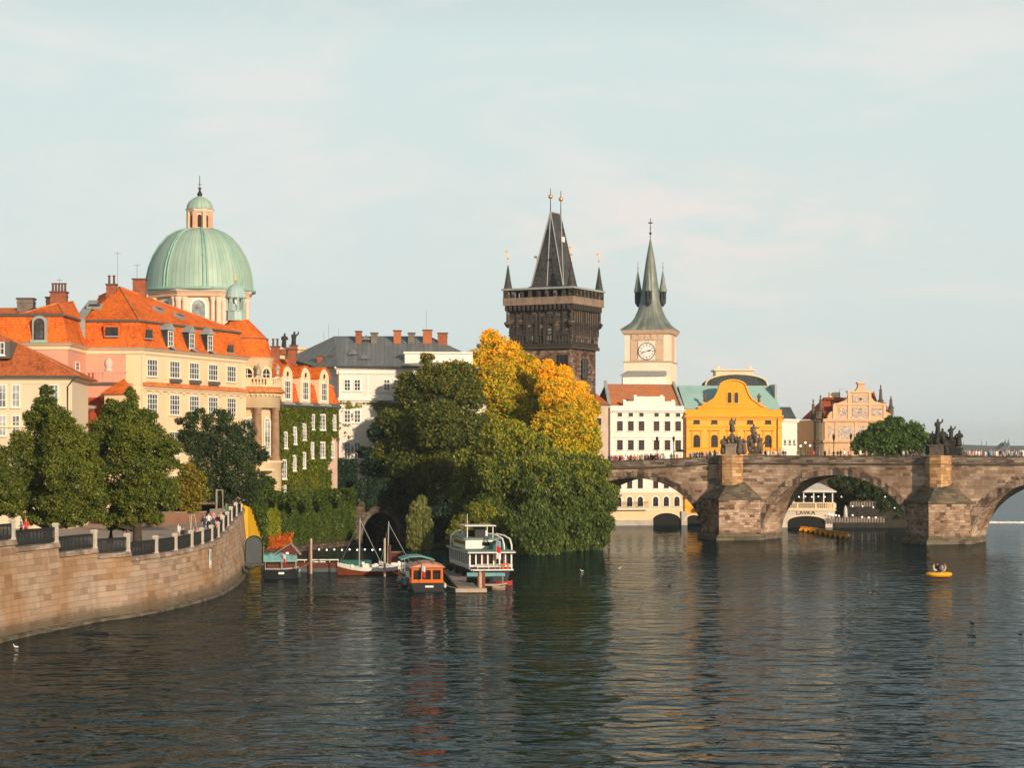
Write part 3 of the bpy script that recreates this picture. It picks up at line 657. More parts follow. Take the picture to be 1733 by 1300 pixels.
# voussoir rings, wavering outer edge
rnd=random.Random(4)
for c,a,b,zs in ARCH[1:]:
    m=MB(); s=0
    for k in range(46):
        t0=math.pi-math.pi*k/46; t1=math.pi-math.pi*(k+1)/46; th=.95+rnd.uniform(-.12,.25); o=-.10-rnd.uniform(0,.08)
        f=lambda t,r:(c+(a+r)*math.cos(t),zs+(b+r)*math.sin(t))
        q=[f(t0,-.05),f(t1,-.05),f(t1,th),f(t0,th)]
        m.prism([bp_(x,o,z) for x,z in q],BN*(.3-o))
    part('arch_ring',m,'arch_ring',bridge)
# piers: cutwater, sloping cap, footing, pilaster
def cutwater(u0,capapex=9.1,capeave=6.3,hw=4.85,nose=5.5,pw=1.9,pil=1.9,zb=.85):
    m=MB(); fpts=lambda e,z:[bp_(u0-hw-e,.2,z),bp_(u0-hw-e,-.35-e*.3,z),bp_(u0,-nose-e*1.4,z),bp_(u0+hw+e,-.35-e*.3,z),bp_(u0+hw+e,.2,z)]
    m.rings([fpts(0,-1),fpts(0,capeave)],0,False); part('cutwater',m,'cutwater_stone',bridge)
    m=MB(); m.rings([fpts(.75,-1.2),fpts(.75,zb-.35),fpts(.15,zb+.15),fpts(-.1,zb+.15)],0,False); part('pier_footing',m,'cap_stone',bridge)
    m=MB(); m.rings([fpts(.0,capeave-.02),fpts(.22,capeave),fpts(.22,capeave+.22)],0,False)
    e=fpts(.22,capeave+.22); ap=[bp_(u0-pw-.3,-.02,capapex),bp_(u0-pw,-pil*.6,capapex-.3),bp_(u0,-pil-.5,capapex-.6),bp_(u0+pw,-pil*.6,capapex-.3),bp_(u0+pw+.3,-.02,capapex)]
    m.rings([e,ap],0,False); m.poly(ap); part('pier_cap',m,'cap_stone',bridge)
    m=MB(); t=topz(u0); pp=lambda e,z:[bp_(u0-pw-e,.1,z),bp_(u0-pw-e,-pil*.35-e,z),bp_(u0-pw*.45,-pil-e,z),bp_(u0+pw*.45,-pil-e,z),bp_(u0+pw+e,-pil*.35-e,z),bp_(u0+pw+e,.1,z)]
    m.rings([pp(0,capeave+.6),pp(0,t-PAR-.1),pp(.14,t-PAR),pp(.14,t-PAR+.18),pp(.0,t-PAR+.22),pp(0,t-.16),pp(.14,t-.14),pp(.14,t+.04)],0,False); m.poly(pp(.14,t+.04)); part('pilaster',m,'pilaster_stone',bridge)
cutwater(-33.3); cutwater(0); cutwater(SP,capapex=9.0,capeave=6.1); cutwater(SP*2+1.4)
# ---------------------------------------------------------------- bridge tower
K=V(PX(966,353),353,0); TD=BD; TN=BN; TW=11.4; TP=10.6
tz=lambda py,Y=357: PZ(py,Y)
tower=thing('bridge_tower','dark gothic stone gate tower with steep slate roof and corner turrets, behind the yellow trees','tower',K-TD*TW/2+TN*TP/2+V(0,0,8))
tf=Fac(0,0,0,0,pts=(K-TD*TW,K)); tr=Fac(0,0,0,0,pts=(K,K+TN*TP))
def tp(a,b,z): return K-TD*TW+TD*a+TN*b+V(0,0,z)   # a 0..TW along, b 0..TP through
zl=tz(589); zg=tz(517); zr=tz(488)
m=MB(); m.rings([[tp(.25,.25,z),tp(TW-.25,.25,z),tp(TW-.25,TP-.25,z),tp(.25,TP-.25,z)] for z in (0,zl)]); part('lower_wall',m,'tower_low',tower)
m=MB(); m.rings([[tp(0,0,z),tp(TW,0,z),tp(TW,TP,z),tp(0,TP,z)] for z in (zl,zg)],0,True,True,True); part('upper_wall',m,'tower_stone',tower)
m=MB()
def ring(z0,z1,e,mi=0): m.hexa(tp(-e,-e,z0),TD*(TW+2*e),TN*(TP+2*e),V(0,0,z1-z0),mi)
ring(zl-.25,zl+.25,.28); ring(zl+2.0,zl+2.25,.16); ring(zg-.5,zg,.35); ring(zg-4.6,zg-4.35,.12)
part('string_course',m,'tower_dark',tower)
m=MB(); ring(zg,zg+1.25,.85); part('gallery_parapet',m,'tower_band',tower)
m=MB()   # corbels
for fc,L in ((tf,TW),(tr,TP)):
    k=15
    for i in range(k): fc.box(m,-.5+(L+1)*i/k,-.5+(L+1)*i/k+.35,zg-.9,zg,.0,.8)
part('corbel_table',m,'tower_dark',tower)
m=MB(); ring(zr-.35,zr-.02,1.05,0); part('gallery_roof_edge',m,'lead',tower)
m=MB()
for fc,L in ((tf,TW),(tr,TP)):
    k=8
    for i in range(k+1): x=-.8+(L+1.6-.5)*i/k; fc.box(m,x,x+.5,zg+1.25,zr-.35,.35,.8)
for b in (TP+.4,):
    for i in range(9): q=tp(-.8+(TW+1.1)*i/8,b,zg+1.25); m.hexa(q,TD*.5,TN*.4,V(0,0,zr-.35-zg-1.25))
for i in range(9): q=tp(-.8,-.6+(TP+1.1)*i/8,zg+1.25); m.hexa(q,TD*.4,TN*.5,V(0,0,zr-.35-zg-1.25))
part('gallery_arcade',m,'tower_stone',tower)
m=MB(); m.hexa(tp(1.6,1.6,zg+.3),TD*(TW-3.2),TN*(TP-3.2),V(0,0,zr-zg-.4)); part('gallery_core',m,'tower_dark',tower)
# roof
zt_=tz(357); b0=2.7; b1=2.4
m=MB(); q=[tp(b0,b1,zr),tp(TW-b0+.2,b1,zr),tp(TW-b0+.2,TP-b1,zr),tp(b0,TP-b1,zr)]
r0=tp(TW/2+.35,TP/2-2.0,zt_); r1=tp(TW/2+.35,TP/2+2.0,zt_)
m.poly([q[0],q[1],r0]); m.poly([q[1],q[2],r1,r0]); m.poly([q[2],q[3],r1]); m.poly([q[3],q[0],r0,r1])
m.rings([[p+ (p-tp(TW/2,TP/2,zr)).normalized()*1.7-V(0,0,.25) for p in q],[p+V(0,0,.5) for p in q]])
rf=part('roof',m,'slate',tower)
m=MB()
for a,b in ((q[0],r0),(q[1],r0),(q[1],r1),(q[0].lerp(q[1],.5),r0),(q[3],r1)): m.tube([a,b],.11,5)
m.tube([r0,r1],.13,5); part('ridge_flashing',m,'lead',rf)
m=MB(); c=q[1].lerp(q[2],.45).lerp(r1.lerp(r0,.5),.62); m.hexa(c,TN*.9,TD*.25,V(0,0,.9)); part('roof_hatch',m,'trim_white',rf)
for r in (r0,r1):
    m=MB(); m.lathe(r.x,r.y,[(.09,-.3),(.06,2.2),(.05,4.0)],6,z0=r.z); f=part('finial',m,'iron',tower)
    m=MB(); m.ball(r+V(0,0,2.6),.40,10); m.hexa(r+V(-.3,0,3.35),V(.6,0,0),V(0,.06,0),V(0,0,.06)); m.hexa(r+V(-.03,0,3.1),V(.06,0,0),V(0,.06,0),V(0,0,.9)); part('gilded_ball',m,'gold',f)
for a,b,h in ((-.2,-.2,3.9),(TW+.2,-.2,4.1),(TW+.2,TP+.2,3.9),(-.2,TP+.2,3.9)):
    p=tp(a,b,zr); m=MB(); m.lathe(p.x,p.y,[(.80,-.1),(.62,.5),(.34,2.2),(.1,h),(.0,h+.1)],8,z0=p.z,sm=False); tu=part('turret_roof',m,'slate',tower)
    m=MB(); m.tube([p+V(0,0,h-.3),p+V(0,0,h+2.6)],.05,5); m.ball(p+V(0,0,h+1.2),.18,8); m.hexa(p+V(0,0,h+2.2),V(-.5,0,0),V(0,.05,0),V(0,0,.35)); part('weather_vane',m,'gold',tu)
    m=MB(); m.lathe(p.x,p.y,[(.2,-6.6),(.65,-6.0),(.65,-5.7),(.3,-5.5),(.3,-2.9),(.5,-2.6),(.62,-2.3),(.62,-.1)],8,z0=p.z,sm=False); part('corner_shaft',m,'tower_stone',tower)
# front windows, tracery and blind arcade
for x0,x1 in ((896,904),(926,935)):
    window(tower,tf,x0,555,x1,577,1,1,frame='tower_dark',t=.12,glass='grey_shutter' if 'grey_shutter' in MATS else 'lead',sill=False)
    m=MB(); qa,_=tf.hit(x0,550); qb,_=tf.hit(x1,550); tf.box(m,qa-.6,qa-.2,tz(580),tz(535),0,.3); tf.box(m,qb+.2,qb+.6,tz(580),tz(535),0,.3)
    m.prism([tf.w(qa-.5,tz(549),0),tf.w(qb+.5,tz(549),0),tf.w((qa+qb)/2,tz(533),0)],tf.n*.3); part('window_canopy',m,'tower_dark',tower)
m=MB()
for i in range(9): x=TW*(i+.0)/8; tf.box(m,x-.12 if i else 0,x+.12 if i<8 else TW,zl+2.3,zg-.5,0,.22)
for i in range(20): x=TW*i/20; tf.box(m,x+.05,x+.25,zl+.3,zl+2.0,0,.14)
for i in range(13): x=TP*i/12; tr.box(m,max(0,x-.1),min(TP,x+.1),zl+2.3,zg-.5,0,.28)
for i in range(16):
    x=TP*i/16; m.tube([tr.w(x+.05,zl+.3,.1),tr.w(x+TP/16,zl+1.9,.1)],.07,4); m.tube([tr.w(x+TP/16,zl+.3,.1),tr.w(x+.05,zl+1.9,.1)],.07,4)
for z in (zg-3.2,zg-5.0,zg-6.8): tf.box(m,0,TW,z,z+.18,0,.15); tr.box(m,0,TP,z,z+.18,0,.2)
part('tracery',m,'tower_dark',tower)
m=MB()
rn=random.Random(9)
for i in range(12):
    x=TP*(i+.5)/12
    for z in (zg-2.9,zg-6.2): 
        if rn.random()<.8: tr.box(m,x-.18,x+.18,z,z+rn.uniform(1.4,2.3),.0,.10)
for x,z in ((3.6,zg-3.7),(6.0,zg-3.9),(8.7,zg-3.5),(4.7,zg-3.0)): tf.box(m,x-.4,x+.4,z,z+.55,0,.12)
part('heraldic_panel',m,'tower_band',tower)
window(tower,tr,985,607,994,640,2,3,frame='tower_dark',t=.15,glass='glass_dark')
window(tower,tf,946,600,962,626,2,2,frame='tower_dark',t=.15,glass='glass_dark')
def extrude(mb,pts,z0,z1,mi=0,cap=True):
    mb.prism([V(p[0],p[1],z0) for p in pts],V(0,0,z1-z0),mi,cap)
def ringp(pts,z): return [V(p[0],p[1],z) for p in pts]
def offset(pts,d):
    n=len(pts); out=[]; 
    area=sum(pts[i][0]*pts[(i+1)%n][1]-pts[(i+1)%n][0]*pts[i][1] for i in range(n)); sg=1 if area>0 else -1
    for i in range(n):
        a=V(*pts[i-1][:2],0);b=V(*pts[i][:2],0);c=V(*pts[(i+1)%n][:2],0)
        d1=(b-a).normalized();d2=(c-b).normalized(); n1=V(d1.y,-d1.x,0)*sg;n2=V(d2.y,-d2.x,0)*sg
        m=(n1+n2).normalized(); k=d/max(.35,m.dot(n1)); out.append((b.x+m.x*k,b.y+m.y*k))
    return out
def ccw(pts):
    area=sum(pts[i][0]*pts[(i+1)%len(pts)][1]-pts[(i+1)%len(pts)][0]*pts[i][1] for i in range(len(pts)))
    return pts if area>0 else pts[::-1]
# ================= A: near cream house at the left edge
YA=236
A=thing('riverside_house','cream house with low orange tiled roof cut by the left edge, behind the lindens','house',(PX(60,YA),YA+6,6))
fa=Fac(-120,YA,122,YA)
za=PZ(636,YA)
fp=ccw([(PX(-120,YA),YA),(PX(122,YA),YA),(PX(122,YA)-1,YA+14),(PX(-120,YA),YA+14)])
m=MB(); extrude(m,fp,5,za); part('wall',m,'warm_cream' if 'warm_cream' in MATS else 'cream_shade',A)
m=MB(); e=offset(fp,.75); m.rings([ringp(offset(fp,.0),za-.45),ringp(offset(fp,.35),za-.35),ringp(offset(fp,.5),za)]); part('cornice',m,'trim_cream',A)
m=MB(); R0=ringp(e,za); ra=V(PX(-10,YA+7),YA+7,PZ(560,YA+7)); rb=V(PX(-120,YA+7),YA+7,PZ(560,YA+7))
xs=[p for p in R0]; L0=min(xs,key=lambda p:p.x+p.y);
fl=[V(PX(-120,YA)-1,YA-.75,za),V(PX(122,YA)+.9,YA-.75,za),V(PX(122,YA),YA+14.7,za),V(PX(-120,YA)-1,YA+14.7,za)]
m.poly([fl[0],fl[1],ra,rb]); m.poly([fl[1],fl[2],ra]); m.poly([fl[2],fl[3],rb,ra]); m.rings([[p-V(0,0,.16) for p in fl],fl]); part('roof',m,'roof_tile_old',A)
m=MB(); m.tube([fl[1],ra],.14,5); part('hip_tiles',m,'ridge_tile',A)
m=MB(); m.tube([fl[0]+V(0,-.1,-.1),fl[1]+V(.05,-.1,-.1)],.11,6); x=PX(115,YA); m.tube([V(x+1,YA-.8,za-.2),V(x,YA-.12,za-1.2),V(x,YA-.12,6)],.07,6); part('gutter',m,'gutter',A)
m=MB(); fa.box(m,0,fa.L,PZ(650,YA),PZ(649,YA),0,.1); fa.box(m,0,fa.L,PZ(724,YA),PZ(720,YA),0,.25); part('string_course',m,'trim_cream',A)
for cx in (-31,-3,20,85):
    for y0,y1 in ((651,690),(703,738),(760,800)): window(A,fa,cx,y0,cx+14,y1,2,3,frame='white_frame',sur=.18,surm='trim_cream',glass='glass_sky')
# dormer in its roof
m=MB(); fd=Fac(-20,YA+.9,14,YA+.9); z0=PZ(606,YA); z1=PZ(577,YA); q0=PX(-8,YA); 
m.hexa(V(q0,YA+.9,z0),V(PX(13,YA)-q0,0,0),V(0,5,0),V(0,0,z1-z0)); dm=part('dormer',m,'gutter',A)
fd=Fac(0,0,0,0,pts=((q0,YA+.9,0),(q0+3,YA+.9,0)))
w_=window(dm,fd,-5,579,8,601,2,2)
# ================= B: big cream palace with orange mansard
c_=V(PX(240,260),260,0); e_=V(PX(415,286),286,0)
B=thing('mansard_palace','large cream and pink palace with steep orange mansard roof in front of the green dome','palace',(c_.x-4,272,6))
zE=PZ(590,260); zBk=PZ(543,262)
fp=ccw([(-70,249),(-52.1,249.5),(-52.1,260),(PX(213,260),260),(c_.x,c_.y),(e_.x,e_.y),(-40,300),(-70,300)])
ff=Fac(0,0,0,0,pts=(c_,e_)); fs=Fac(0,0,0,0,pts=((-52.1,260,0),(c_.x,260,0))); fw=Fac(0,0,0,0,pts=((-70,249.25,0),(-52.1,249.5,0)))
fj=Fac(0,0,0,0,pts=((-52.1,249.5,0),(-52.1,260,0)))
m=MB(); extrude(m,[(PX(213,260),260),(c_.x,c_.y),(e_.x,e_.y),(-40,300),(PX(213,260),300)],5,zE); part('wall',m,'cream',B)
m=MB(); extrude(m,[(-70,249),(-52.1,249.5),(-52.1,260),(PX(213,260)-.004,260.02),(PX(213,260)-.004,299.9),(-70,299.9)],5,zE-.01); part('pink_wall',m,'pink',B,'salmon pink side wing')
m=MB(); m.rings([ringp(offset(fp,o),z) for o,z in ((.02,zE-.75),(.18,zE-.6),(.22,zE-.3),(.5,zE-.12),(.62,zE))]); part('cornice',m,'trim_cream',B)
m=MB(); m.rings([ringp(offset(fp,o),z) for o,z in ((.62,zE),(.68,zE+.12),(.3,zE+.2))]); part('gutter',m,'lead',B)
# mansard: curved lower slope then upper slopes
m=MB(); lo=[(.55,zE+.05),(.15,zE+.7),(-.35,zE+1.9),(-.75,zBk-.1)]
m.rings([ringp(offset(fp,o),z) for o,z in lo]); part('mansard_slope',m,'roof_tile',B)
bkp=offset(fp,-.62)
m=MB(); m.rings([ringp(offset(fp,-.45),zBk-.22),ringp(offset(fp,-.42),zBk),ringp(offset(fp,-.9),zBk+.12)]); part('break_moulding',m,'gutter',B)
# upper roof main body
cb=offset(fp,-.55); 
byx=lambda x,y: min(cb,key=lambda p:(p[0]-x)**2+(p[1]-y)**2)
C1=V(*byx(c_.x,c_.y),zBk); E1=V(*byx(e_.x,e_.y),zBk); J1=V(*byx(-52.1,260),zBk); G1=V(*byx(-40,300),zBk)
apx=V(PX(203,271),271,PZ(486,271)); ap2=V(PX(168,276),276,PZ(502,276))
m=MB(); m.poly([C1,E1,apx]); m.poly([J1-V(.0,0,0),C1,apx]); m.poly([E1,G1,apx]); m.poly([J1,apx,ap2]); m.poly([G1,V(-58,298,zBk),ap2,apx])
vy=V(-52.6,268,PZ(513,268)); m.poly([J1,ap2,vy]); part('upper_roof',m,'roof_tile',B)
m=MB(); m.tube([apx,C1],.16,5); m.tube([apx,ap2],.16,5); m.tube([apx,E1],.13,5); part('ridge_tiles',m,'ridge_tile',B)
# wing roof hip
W1=V(*byx(-52.1,249.5),zBk); W0=V(-70,249.9,zBk); wap=V(PX(98,256),256,PZ(513,256)); wap2=V(PX(121,263),264,PZ(509,264)); wl=V(PX(32,250),250.3,zBk)
m=MB(); m.poly([wl,W1,wap]); m.poly([W1,J1,wap2,wap]); m.poly([V(-62,262,zBk),wl,wap]); m.poly([wap,wap2,V(-62,270,zBk)]); part('wing_roof',m,'roof_tile',B)
m=MB(); m.tube([wap,W1],.14,5); m.tube([wap,wl],.14,5); part('ridge_tiles',m,'ridge_tile',B)
m=MB(); m.prism([J1+V(-.9,-.2,.1),J1+V(.3,-.2,.1),vy+V(.5,0,.25),vy+V(-.7,0,.25)],V(0,0,.12)); fj.box(m,10.0,10.35,zE,zBk,-.9,.0); part('valley_gutter',m,'lead',B)
# roof behind at far left
m=MB(); yb=268; m.quad(V(PX(-60,yb),yb,PZ(575,yb)),V(PX(34,yb),yb,PZ(572,yb)),V(PX(82,yb+8),yb+8,PZ(521,yb+8)),V(PX(-60,yb+8),yb+8,PZ(521,yb+8)))
m.quad(V(PX(34,yb),yb,PZ(572,yb)),V(PX(80,yb),yb,PZ(572,yb)),V(PX(120,yb+8),yb+8,PZ(517,yb+8)),V(PX(82,yb+8),yb+8,PZ(521,yb+8))); part('rear_roof',m,'roof_tile_old',B)
# facade bands
m=MB(); z652=PZ(653,260); ff.box(m,0,ff.L,z652-.55,z652-.3,0,.28); ff.box(m,0,ff.L,z652-.3,z652-.12,0,.5)
for i in range(14): ff.box(m,ff.L*i/14+.3,ff.L*i/14+.9,z652-.8,z652-.55,0,.2)
for px in (283,400): q,_=ff.hit(px,620); ff.box(m,q,q+.12,6,zE-.7,0,.06)
ff.box(m,-.05,.8,6,zE-.7,-.02,.10); ff.box(m,ff.L-1,ff.L,6,zE-.7,0,.12)
part('string_course',m,'trim_cream',B)
m=MB(); m.prism([ff.w(0,z652-.12,.62),ff.w(0,z652+.55,.0),ff.w(0,z652-.12,0)],ff.d*ff.L); part('tiled_ledge',m,'ridge_tile',B)
for i,px in enumerate((257,295,328,360,391)):
    q,_=ff.hit(px,620); w=1.3; 
    for zb,zt,ny in ((23.0,25.15,3),(18.35,20.9,4),(13.2,16.3,4),(8.2,10.8,3)):
        fr=window(B,ff,0,0,0,0,4,ny,sur=.14,surm='trim_cream',z=(zb,zt),q=(q-w,q+w),t=.11)
        if zb==23.0 and i in (1,2,3):
            fb=MB(); ff.box(fb,q-w,q+w,zb-.55,zb-.1,.1,.45); part('window_box',fb,'gutter',fr)
window(B,fj,127,612,134,628,1,2); 
# dormers on the river side
for px in (284,320,351):
    q,_=ff.hit(px,570); m=MB(); z0=zE+.35; z1=zE+2.6; w=.85
    ff.box(m,q-w,q+w,z0,z1,-1.6,.35); d=part('dormer',m,'slate_blue',B)
    m=MB(); m.prism([ff.w(q-w-.25,z1,.55),ff.w(q+w+.25,z1,.55),ff.w(q,z1+.85,.55)],-ff.n*2.3); part('dormer_roof',m,'lead',d)
    window(d,Fac(0,0,0,0,pts=(ff.w(0,0,.35),ff.w(1,0,.35))),0,0,0,0,2,3,z=(z0+.2,z1-.1),q=(q-.65,q+.65))
    m=MB(); m.prism([ff.w(q-.6,z0-.1,1.0),ff.w(q+.6,z0-.1,1.0),ff.w(q+.6,z0+.25,.3),ff.w(q-.6,z0+.25,.3)],V(0,0,.08)); part('apron',m,'lead',d)
def shed(fc,px,py0,py1,w,par=B):
    q,zt=fc.hit(px,py0); _,zb=fc.hit(px,py1); m=MB()
    m.prism([fc.w(q-w,zt+.5,-.95),fc.w(q-w,zt,.3),fc.w(q-w,zb,.1),fc.w(q-w,zb,-.9)],fc.d*2*w); d=part('dormer',m,'roof_tile',par)
    g=MB(); fc.box(g,q-w+.25,q+w-.25,zb+.1,zt-.15,.1,.34); part('dormer_window',g,'glass_dark',d)
    g=MB(); fc.box(g,q-w+.15,q+w-.15,zb-.05,zb+.1,.1,.42); part('sill',g,'lead',d)
shed(fs,190,552,570,1.0); shed(ff,249,556,574,1.0); shed(ff,387,582,598,1.0)
# arched dormer on wing
q=PX(66,249)+70; m=MB(); z0=zE+.3; z1=zE+2.7; fw.box(m,q-.85,q+.85,z0,z1,-1.5,.3); m.prism([fw.w(q+.85*math.cos(math.pi*i/8),z1+.6*math.sin(math.pi*i/8),.3) for i in range(9)],-fw.n*2.0); d=part('dormer',m,'lead',B)
window(d,Fac(0,0,0,0,pts=(fw.w(0,0,.3),fw.w(1,0,.3))),0,0,0,0,2,3,arch=True,frame='brown_frame',z=(z0+.2,z1+.3),q=(q-.6,q+.6))
m=MB(); fw.box(m,q-1,q+1,z0-.2,z0+.15,.2,.75); part('apron',m,'copper_trim',d)
# skylights
for (px,py,a,b_,c2) in ((268,526,C1,E1,apx),(303,537,C1,E1,apx),(160,521,J1,C1,apx)):
    nrm=(b_-a).cross(c2-a).normalized(); 
    if nrm.z<0: nrm=-nrm
    ray=V(PX(px,1),1,(HY-py)/F); t_=(a-V(0,0,H)).dot(nrm)/ray.dot(nrm); p=V(0,0,H)+ray*t_; h_=(b_-a).normalized(); u_=nrm.cross(h_)*-1
    if u_.z<0: u_=-u_
    m=MB(); m.hexa(p-h_*.9-u_*.5,h_*1.8,u_*1.0,nrm*.35); s_=part('skylight',m,'lead',B); g=MB(); g.hexa(p-h_*.7-u_*.4+nrm*.35,h_*1.4,u_*.75,nrm*.02); part('pane',g,'glass_dark',s_)
chim_px(B,181,197,467,505,269,'brick',2); chim_px(B,226,247,474,497,274,'brick'); chim_px(B,87,113,480,520,270,'brick',5); chim_px(B,31,58,507,522,276,'grey_plaster'); chim_px(B,79,95,505,520,272,'pink')
for px,y0,Y in ((101,470,270),(199,425,270),(232,445,274)):
    m=MB(); x=PX(px,Y); m.tube([V(x,Y,PZ(515,Y)-2),V(x,Y,PZ(y0,Y))],.035,4); m.tube([V(x-.4,Y,PZ(y0,Y)-.3),V(x+.4,Y,PZ(y0,Y)-.3)],.03,4); part('aerial',m,'lead',B)
# pink terrace with balustrade, lower roofs, urn
m=MB(); yT=255.0; x0=PX(122,yT);x1=PX(213,yT); zt=PZ(647,yT)
m.hexa(V(-52.0,yT,5),V(x1+52.0,0,0),V(0,4.95,0),V(0,0,zt-5)); tb=part('terrace_block',m,'pink',B)
m=MB(); ft=Fac(0,0,0,0,pts=((-52.0,yT,0),(x1,yT,0))); zb=zt; zc=PZ(629,yT)
ft.box(m,0,ft.L,zb,zb+.22,-.3,.08); ft.box(m,0,ft.L,zc-.16,zc,-.3,.1)
n=int(ft.L/.42)
for i in range(n): ft.box(m,.1+ft.L*i/n,.1+ft.L*i/n+.2,zb+.22,zc-.16,-.2,.0)
q=PX(183,yT)+52.0; ft.box(m,q-.55,q+.55,zb,zc+.05,-.6,.14); part('balustrade',m,'pink',tb)
m=MB(); ft.box(m,0,ft.L,zt-.35,zt-.05,0,.3); part('ledge',m,'gutter',tb)
m=MB(); m.lathe(PX(183,yT),yT+.25,[(.55,0),(.5,.25),(.38,.35),(.52,.75),(.5,1.2),(.3,1.5),(.12,1.65)],10,z0=zc+.05); part('urn',m,'post_stone',tb)
m=MB(); yr=251.5; a=V(PX(122,yr),yr,PZ(703,yr)); b=V(PX(182,yr),yr,PZ(703,yr)); m.quad(a+V(0,-1,-3),b+V(0,-1,-3),b+V(0,3.4,2.2),a+V(0,3.4,2.2)); m.prism([a+V(0,-1,-3),b+V(0,-1,-3),b+V(0,-1,-9),a+V(0,-1,-9)],V(0,3,0)); part('lower_roof',m,'roof_tile_red',B)
m=MB(); m.hexa(V(PX(141,yr),yr-.9,PZ(692,yr)),V(1.6,0,0),V(0,.8,0),V(0,0,.35)); part('skylight',m,'glass_sky',B)
m=MB(); yq=251; cx=PX(196,yq); w=1.35; zz=PZ(667,yq); ap=PZ(640,yq)
m.poly([V(cx-w-.5,yq-.4,zz),V(cx+w-.2,yq-1.4,zz),V(cx+.6,yq+2,ap)]); m.poly([V(cx+w-.2,yq-1.4,zz),V(cx+w+.6,yq+4,zz),V(cx+.6,yq+2,ap)]); m.poly([V(cx-w-.5,yq-.4,zz),V(cx+.6,yq+2,ap),V(cx-w,yq+4,zz)]); pr=part('porch_roof',m,'roof_tile',B)
m=MB(); m.prism([V(cx-w,yq,5),V(cx+w-.5,yq-.8,5),V(cx+w,yq+3.9,5),V(cx-w,yq+3.9,5)],V(0,0,zz-5)); part('porch_wall',m,'cream',B)
# ================= rotunda + portico, part of the same palace
rc=(PX(425,292),292.0)
m=MB(); zRe=PZ(605,290); m.lathe(rc[0],rc[1],[(2.95,5),(2.95,zRe-.5),(3.1,zRe-.4),(3.15,zRe-.15),(3.4,zRe)],32,uv=True); rot=part('rotunda_wall',m,'cream',B)
pts_c=(PX(404,297),297.5)
m=MB(); zb1=PZ(573,296); m.lathe(pts_c[0],pts_c[1],[(4.9,zRe),(4.55,zRe+.8),(4.1,zb1-.1),(4.0,zb1)],10,a0=.31,sm=False); part('mansard_slope',m,'roof_tile',B)
m=MB(); m.lathe(pts_c[0],pts_c[1],[(4.15,zb1),(1.45,PZ(542,297)),(1.4,PZ(541,297))],10,a0=.31,sm=False); part('upper_roof',m,'roof_tile',B)
m=MB(); m.lathe(pts_c[0],pts_c[1],[(4.02,zb1-.15),(4.22,zb1-.05),(4.2,zb1+.05)],10,a0=.31,sm=False,cap=False); part('break_moulding',m,'gutter',B)
# little green cupola
cu=(PX(399,297),297.0); zq=PZ(543,297); k=297/F
m=MB(); m.lathe(cu[0],cu[1],[(1.45,0),(1.35,.2),(1.32,1.25),(1.42,1.3),(1.42,1.42)],8,z0=zq,sm=False); cl=part('cupola',m,'copper_pale',B)
m=MB(); 
for i in range(8):
    a=math.pi/8+math.pi*i/4; m.box(cu[0]+1.18*math.cos(a),cu[1]+1.18*math.sin(a),zq+1.42,.26,.26,1.75,a)
part('cupola_pier',m,'copper_pale',cl)
m=MB(); m.lathe(cu[0],cu[1],[(1.3,3.1),(1.5,3.2),(1.5,3.35),(1.42,3.5),(1.3,4.1),(.95,4.75),(.45,5.1),(.1,5.2),(0,5.2)],16,z0=zq,uv=True,R=1.4); part('cupola_dome',m,'copper_pale',cl)
m=MB(); m.ball((cu[0],cu[1],zq+5.5),.2,8); m.tube([V(cu[0],cu[1],zq+5.2),V(cu[0],cu[1],zq+6.5)],.05,5); part('gilded_ball',m,'gold',cl)
# oval windows
for ang,ww in ((-1.62,1),(-.72,1)):
    n_=V(math.cos(ang),math.sin(ang),0); o_=V(rc[0],rc[1],PZ(634,290))+n_*2.97; h_=V(-n_.y,n_.x,0); m=MB()
    N=18; R=[[o_+h_*(r*1.0*math.cos(2*math.pi*i/N))+V(0,0,r*1.12*math.sin(2*math.pi*i/N))+n_*(q) for i in range(N)] for r,q in ((.98,.0),(.98,.18),(.72,.18),(.68,.04))]
    m.rings(R); f_=part('oval_window',m,'trim_cream',B); g=MB(); g.poly(R[3]); part('pane',g,'glass_dark',f_)
    g=MB(); g.hexa(o_-h_*.04-V(0,0,.7)+n_*.05,h_*.08,n_*.05,V(0,0,1.4)); g.hexa(o_-h_*.65-V(0,0,.04)+n_*.05,h_*1.3,n_*.05,V(0,0,.08)); part('glazing_bar',g,'white_frame',f_)
zE1=PZ(690,288); zE2=PZ(664,288); zBl=PZ(655,288)
m=MB(); m.lathe(rc[0],rc[1],[(3.7,zE1),(4.0,zE1+.02),(4.0,zE2-.5),(4.15,zE2-.45),(4.2,zE2-.15),(4.5,zE2)],32,uv=True); part('entablature',m,'cream',B)
m=MB()
for i in range(40): a=2*math.pi*i/40; m.box(rc[0]+4.22*math.cos(a),rc[1]+4.22*math.sin(a),zE2-.45,.3,.22,.25,a)
part('dentils',m,'trim_cream',B)
m=MB(); m.lathe(rc[0],rc[1],[(4.75,zE2),(4.75,zE2+.08),(4.0,zBl+.15),(3.9,zBl+.15)],32,uv=True,R=4.5); part('tiled_ledge',m,'ridge_tile',B)
zB1=PZ(639,288); m=MB(); m.lathe(rc[0],rc[1],[(3.9,zBl),(4.1,zBl),(4.1,zBl+.3),(3.9,zBl+.3)],32,cap=False); m.lathe(rc[0],rc[1],[(3.88,zB1-.2),(4.15,zB1-.2),(4.15,zB1),(3.85,zB1),(3.88,zB1-.2)],32,cap=False)
for i in range(56):
    a=2*math.pi*i/56; m.box(rc[0]+4.0*math.cos(a),rc[1]+4.0*math.sin(a),zBl+.2,.16,.2 if i%7 else .9,zB1-zBl-.3,a)
part('balustrade',m,'cream',B)
